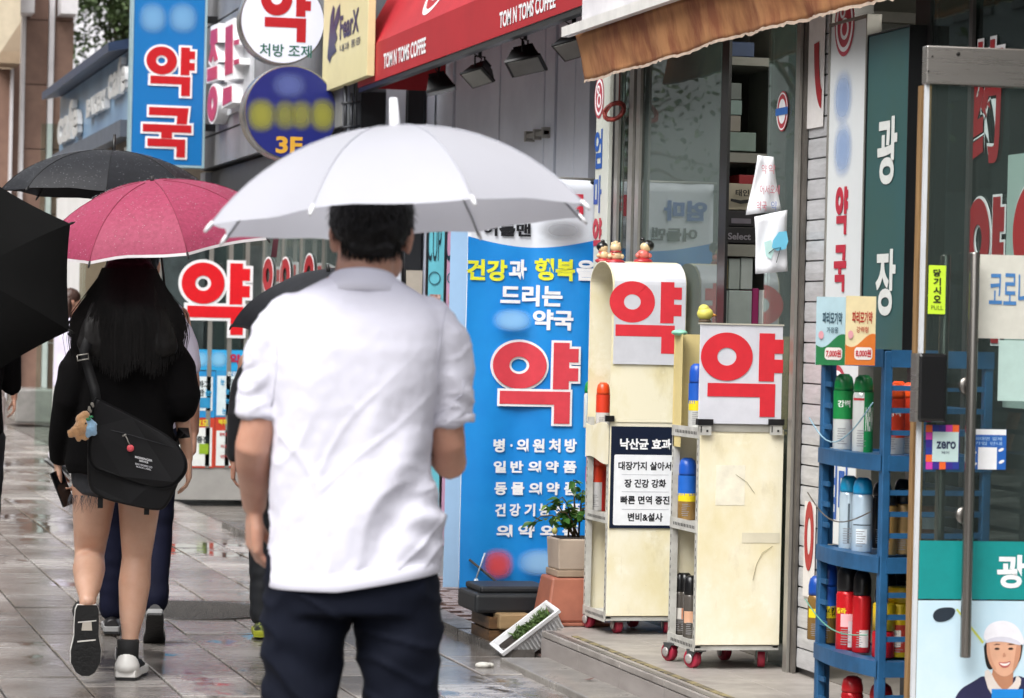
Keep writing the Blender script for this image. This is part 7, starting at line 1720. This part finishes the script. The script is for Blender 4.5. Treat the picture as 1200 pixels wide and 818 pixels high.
st_ = [wl(116,476,-.24), wl(112,455,-.20), wl(103,428,-.17), wl(99,412,-.17), wl(110,385,-.13), wl(118,365,-.03), V((-.06,.10,1.35)), V((.08,.15,1.1)), V((.2,.12,.9)), wl(216,500,-.1), wl(218,512,-.2)]
b = MB(); vs = []
for i,p in enumerate(st_):
    d = (st_[min(i+1,len(st_)-1)]-st_[max(i-1,0)]).normalized(); s_ = d.cross(V((0,-1,0))); s_ = (s_.normalized() if s_.length > .2 else V((1,0,0)))*.019; vs += [p-s_, p+s_]
b.add(vs,[(2*i,2*i+1,2*i+3,2*i+2) for i in range(len(st_)-1)],True); b.xf(WP); o = b.build('shoulder_strap', bagm, bag, False); m_ = o.modifiers.new('thick','SOLIDIFY'); m_.thickness = .004
b = MB(); p = wl(98,420,-.185)
b.tube([p+V((-.022,0,.008)),p+V((.020,0,.016)),p+V((.022,0,-.004)),p+V((-.020,0,-.012)),p+V((-.022,0,.008))],.0028,6); b.xf(WP); b.build('buckle', alu, bag)
b = MB(); b.box((-.034,-.001,-.012),(.034,.0,.012)); 
LB = Plane((0,0,0),(1,0,0))
class BagPlane(Plane):
    def at(s,u,v,off=0.0): p = wl(171,542,-.316-off); return WP @ (p + V((u, 0, v - u*.22)))
BPn = BagPlane((0,0,0),(1,0,0))
text('MESSENGER', BPn, (-.032,.012,.034,.020), .0, flat('#d9d9dc'), fl, bold=.02); text('SERVICE', BPn, (-.016,.002,.018,.009), .0, flat('#d9d9dc'), fl, bold=.02); text('BAG WORKS CO', BPn, (-.030,-.013,.034,-.006), .0, flat('#bdbdc2'), fl, bold=.02); text('BLACK LABEL', BPn, (-.026,-.022,.030,-.016), .0, flat('#bdbdc2'), fl, bold=.02)
# plush keychains
def plush(pts, h, label, ears=()):
    vol = Vol()
    for (x,y,r,dy) in pts: p = wl(x,y,-.33+dy); vol.ell(p,(r,r*.85,r),14,10)
    me = fuse(vol, .005, 3); displace(me, lambda p: .0022*noise.noise(p*160)); c_ = WP @ wl(pts[0][0],pts[0][1],-.33)
    r_ = root('plush_keychain', c_, label, 'keychain'); o = place(me,'body',mat('plush_'+h.strip('#'),h,.95,var=.15,vs=60,sheen=.5,bump=.6,bs=220),r_,WP); return r_
pk = plush([(100,500,.032,0),(97,492,.020,0),(102,488,.020,.0),(92,506,.022,0),(86,511,.012,0),(84,507,.009,0),(103,513,.014,0),(95,515,.012,0)], '#d3a171', 'tan plush animal keychain hanging on the black bag strap')
b = MB(); b.ell(wl(103,497,-.365),(.004,.003,.004)); b.xf(WP); b.build('eye', eye_d, pk)
pk = plush([(109,503,.024,-.01),(107,495,.016,-.01),(112,498,.014,-.01),(113,508,.012,-.01),(106,510,.012,-.01),(104,501,.012,-.01)], '#9cc4e4', 'light blue plush keychain next to the tan one on the bag')
r_ = root('key_chain', WP @ wl(108,478,-.33), 'silver and green chain from which the plush keychains hang', 'chain')
b = MB(); 
for k in range(9):
    p = wl(110-k*.9+2*math.sin(k*2), 474+k*2.2, -.325); b.lathe(p,[(.006,-.001),(.0068,0),(.006,.001)],8,V((math.sin(k),1,.3)))
b.xf(WP); b.build('link', alu, r_)
b = MB(); b.ell(wl(106,492,-.35),(.010,.006,.006)); b.ell(wl(109,489,-.35),(.009,.006,.005)); b.xf(WP); b.build('green_ribbon', mat('green_ribbon','#2f8a55',.6), r_)
r_ = root('red_charm', WP @ wl(155,525,-.33), 'small round red charm on a silver chain in the middle of the bag flap', 'charm')
b = MB(); p = wl(155.5,525,-.325); b.lathe(p,[(.004,-.003),(.0135,-.003),(.0135,.003),(.004,.003)],18,V((0,1,0))); b.xf(WP); b.build('ring', mat('coral_charm','#d8505a',.4), r_)
b = MB(); b.tube([wl(148,509,-.325),wl(151,513,-.33),wl(153,518,-.33),wl(155,521,-.328)],.0022,5); b.tube([wl(146,511,-.325),wl(150,509,-.33)],.0035,6); b.xf(WP); b.build('chain', alu, r_)
r_ = root('mobile_phone', WP @ wl(76,574,.03), 'black phone held low in the left hand of the woman with long hair', 'phone')
b = MB(); b.box((-.036,-.004,-.072),(.036,.004,.072)); Mp = WP @ Matrix.Translation(wl(77.5,573,.04)) @ Matrix.Rotation(R(-22),4,'Y') @ Matrix.Rotation(R(50),4,'Z'); b.xf(Mp); bevel(b.build('case', mat('phone_black','#101114',.2,coat=.3), r_),.006)
# crimson umbrella
cm = mat('crimson_umbrella_cloth','#a03a5b',.65,var=.10,vs=60,c2='#8c2f4b',bump=.15,bs=260,trans=.18)
wh_hem = mat('white_piping','#e5dfe2',.5)
cc = pt_at(187, 284, 12.0)
uu,TT = umbrella(cc, .49, .243, rotm(R(-7),R(9)), R(18), cm, 'crimson rain-speckled umbrella with white piping over the long haired woman', rib_m=alu, tip_m=mat('dark_tip','#1c1719',.5), ferrule=.018, shaft=.5, A=1.15, hem=wh_hem, scallop=.06, n=8, seam=mat('crimson_seam','#85203f',.6), shaft_m=mat('dark_tip','#1c1719',.5))
drops(TT, .49,.243,1.15,uu,1500,drop_m,3,.0017)
b = MB(); s0 = TT @ V((.455,-.10,-.0)); b.add([s0,s0+V((.02,0,0)),s0+V((.012,0,-.09)),s0+V((-.010,0,-.09))],[(0,1,2,3)]); o = b.build('closing_strap', mat('maroon_strap','#4a1322',.7), uu, False); m_ = o.modifiers.new('t','SOLIDIFY'); m_.thickness = .003

# ------------------------------------------------------------------ simple walkers further on
def walker(px, dist, Hh, label, topc, legc, shoec, armdown=(True,True), stride=.12, hairc=None, turn=0.0, sleeve=.45, voxel=.011, girth=1.0, bare_legs=False, lean=0.0, solec=None, bob=False):
    M, p = screen_frame(px, dist, turn); s = Hh/1.7; r_ = root('person', (p.x,p.y,0), label, 'person'); M = M @ Matrix.Scale(s,4)
    bd = Vol(); hc = V((0,.02+lean,1.58)); g = girth
    bd.rings([(.84,0,0,.135*g,.10),(.95,0,0,.14*g,.10),(1.1,0,lean*.3,.125*g,.09),(1.28,0,lean*.7,.15*g,.105),(1.38,0,lean*.9,.145*g,.09),(1.45,0,lean,.07,.06)],20)
    bd.limb([(0,lean,1.42),(0,lean+.01,1.5)],[.052,.052],14); head_vol(bd,hc,.97)
    ends = []
    for sx,dn in ((-1,armdown[0]),(1,armdown[1])):
        sh_ = V((sx*.165*g,lean*.9,1.375)); el = V((sx*(.225 if dn else .20),-.02 if dn else .08,1.11)); wr = V((sx*(.24 if dn else .12),.06 if dn else .22,.88 if dn else 1.22)); ends.append((sh_,el,wr,dn,sx))
        bd.limb([sh_,sh_.lerp(el,.5),el,el.lerp(wr,.35),wr],[.046,.041,.035,.034,.024],12)
        if dn: hand(bd, wr, (sx*.02,.12,-1), (-sx,0,0), (0,1,0), .97, .5)
        else: hand(bd, wr, (-sx*.1,.3,.9), (-sx,.3,0), (0,.3,1), .97, 1.2)
    legs = []
    for sx,fy in ((-1,stride),(1,-stride)):
        hp = V((sx*.085,0,.88)); kn = V((sx*.09,fy*.9+.03,.48)); an = V((sx*.09,fy*1.3-(.10 if fy < 0 else 0),.10+(.07 if fy < 0 else 0))); legs.append((hp,kn,an,fy,sx))
        bd.limb([hp,hp.lerp(kn,.5),kn,kn.lerp(an,.35),an],[.085,.072,.053,.052,.036],14)
    me = fuse(bd, voxel*.6, 3); place(me,'body',skin,r_,M); face_bits(hc,.97,M,r_)
    tv_ = Vol(); tv_.rings([(.80,0,0,.165*g,.125),(.9,0,0,.168*g,.125),(1.1,0,lean*.3,.155*g,.118),(1.28,0,lean*.7,.178*g,.125),(1.38,0,lean*.9,.165*g,.105),(1.44,0,lean,.09,.075)],26)
    for sh_,el,wr,dn,sx in ends:
        q = [sh_.lerp(V((0,lean,1.35)),.2), sh_.lerp(el,.5), sh_.lerp(el,min(1,sleeve*2))]
        rr_ = [.066,.058,.052]
        if sleeve > .5: q += [el.lerp(wr,(sleeve-.5)*1.9)]; rr_ += [.043]
        tv_.limb(q, rr_, 14)
    me = fuse(tv_, voxel, 4); displace(me, lambda p_: .006*noise.noise(V((p_.x*12,p_.y*6,p_.z*6)))); place(me,'shirt',topc,r_,M)
    if not bare_legs:
        lv = Vol(); lv.rings([(.80,0,0,.160*g,.12),(.88,0,0,.158*g,.118),(.96,0,0,.148*g,.108)],22)
        for hp,kn,an,fy,sx in legs: lv.limb([hp,hp.lerp(kn,.5),kn,kn.lerp(an,.45),an.lerp(kn,.02)],[.094,.084,.070,.062,.056],16)
        me = fuse(lv, voxel, 3); displace(me, lambda p_: .005*noise.noise(V((p_.x*9,p_.y*9,p_.z*22)))); place(me,'trousers',legc,r_,M)
    for hp,kn,an,fy,sx in legs:
        tilt = R(-38) if fy < 0 else 0
        shoe(r_, M @ Matrix.Translation((an.x, an.y-.07, max(0,an.z-.09)+(.04 if fy<0 else 0))) @ Matrix.Rotation(tilt,4,'X'), shoec, solec or rubb, solec or mat('grey_sole','#8d8d8d'), .95, ankle=False)
    hv_ = Vol(); hv_.ell(hc+V((0,-.012,.048)),(.083,.098,.088),18,12); hv_.ell(hc+V((0,-.04,-.01)),(.072,.066,.058),16,10)
    if bob: hv_.limb([hc+V((-.05,-.05,0)),hc+V((-.06,-.06,-.16))],[.05,.035],12); hv_.limb([hc+V((.05,-.05,0)),hc+V((.06,-.06,-.16))],[.05,.035],12)
    me = fuse(hv_, .009, 2); displace(me, lambda p_: .004*noise.noise(p_*45)); place(me,'hair',hairc or hair_m,r_,M)
    return r_, M
lav = mat('lavender_white_shirt','#d5cfe2',.85,var=.05,sheen=.1); navy2 = mat('dark_navy_trousers','#0d1026',.85,var=.2,vs=6,spec=.2)
walker(163, 13.5, 1.76, 'walker in pale lavender shirt and navy trousers hidden behind the long haired woman', lav, navy2, mat('dark_leather','#1b1a1c'), (False,True), .12, sleeve=.42)
bk1 = mat('black_umbrella_cloth','#14151a',.6,var=.25,vs=30,bump=.12,bs=260,c2='#1b1d22',spec=.3)
blacktip = mat('black_tip','#0f0f10',.4); bseam = mat('black_seam','#070708',.7); grime = mat('black_rib','#191919',.4,.5)
cc = pt_at(130, 231, 13.2)
ub,TB = umbrella(cc, .47, .20, rotm(R(2),R(-1)), R(5), bk1, 'large wet black umbrella above and behind the crimson one', rib_m=grime, tip_m=blacktip, ferrule=.07, shaft=.6, A=1.15, scallop=.05, seam=bseam)
drops(TB,.47,.20,1.15,ub,1500,drop_m,5,.0018)
# person behind the man, with the low black umbrella
dkj = mat('dark_jacket','#1c1e24',.6,var=.3,vs=7,sheen=.1); dkt = mat('dark_track_trousers','#1d2025',.5,var=.3,vs=6)
walker(334, 13.55, 1.52, 'person in dark jacket mostly hidden behind the man, green edged sneaker showing', dkj, dkt, mat('speckled_sneaker','#2d3126',.6,var=.9,vs=60,c2='#8f9a4a',vmin=.5,vmax=.6), (True,True), .10, sleeve=.95, girth=1.1, solec=mat('lime_sole','#a3a824',.5))
cc = pt_at(390, 372, 13.0)
ul,TL_ = umbrella(cc, .43, .20, rotm(R(-6),R(13)), R(0), bk1, 'black umbrella held low behind the man in the polo shirt', rib_m=grime, tip_m=blacktip, ferrule=.03, shaft=.5, A=1.2, scallop=.09, hem=mat('dark_piping','#202126',.5))
# black umbrella at the left edge and its bearer
cc = pt_at(-28, 326, 11.2)
B3 = Matrix((rgt2, fwd2, V((0,0,1)))).transposed() @ Matrix.Rotation(R(82),3,'X') @ Matrix.Rotation(R(30+2),3,'Z')
bk3 = mat('plain_black_cloth','#050505',.85,var=.2,vs=8,bump=.08,bs=200,spec=.15)
ue,TE = umbrella(cc, .395, .12, Matrix.Rotation(R(0),3,'Z') @ B3, 0, bk3, 'black umbrella tilted low at the left edge of the photo', rib_m=grime, tip_m=grime, ferrule=.04, shaft=.3, A=1.0, scallop=.03, crook=True, n=6)
walker(-38, 13.6, 1.68, 'person in black standing just outside the left edge, shoe tip showing', blk_cloth, mat('black_trousers','#0e0f12',.8), mat('black_shoe','#111113',.4), (True,False), .05, sleeve=.9)
walker(-20, 21.5, 1.60, 'pedestrian in pale clothes at the left edge beyond the black umbrella', mat('pale_cream_top','#d3c9c4',.8,var=.3,vs=12,c2='#a88f88'), mat('pale_pink_trousers','#cdbdb8',.8,var=.2), mat('pale_shoe','#cfc6c2',.5), (True,True), .14, sleeve=.5, hairc=brown_hair, bob=True)
walker(80, 27.5, 1.66, 'brown haired pedestrian in lavender shirt far behind, left of the long haired woman', lav, mat('pale_grey_trousers','#c5c1c9',.8), mat('black_shoe','#111113'), (True,True), .03, sleeve=.5, hairc=brown_hair, bob=True, turn=R(-75))
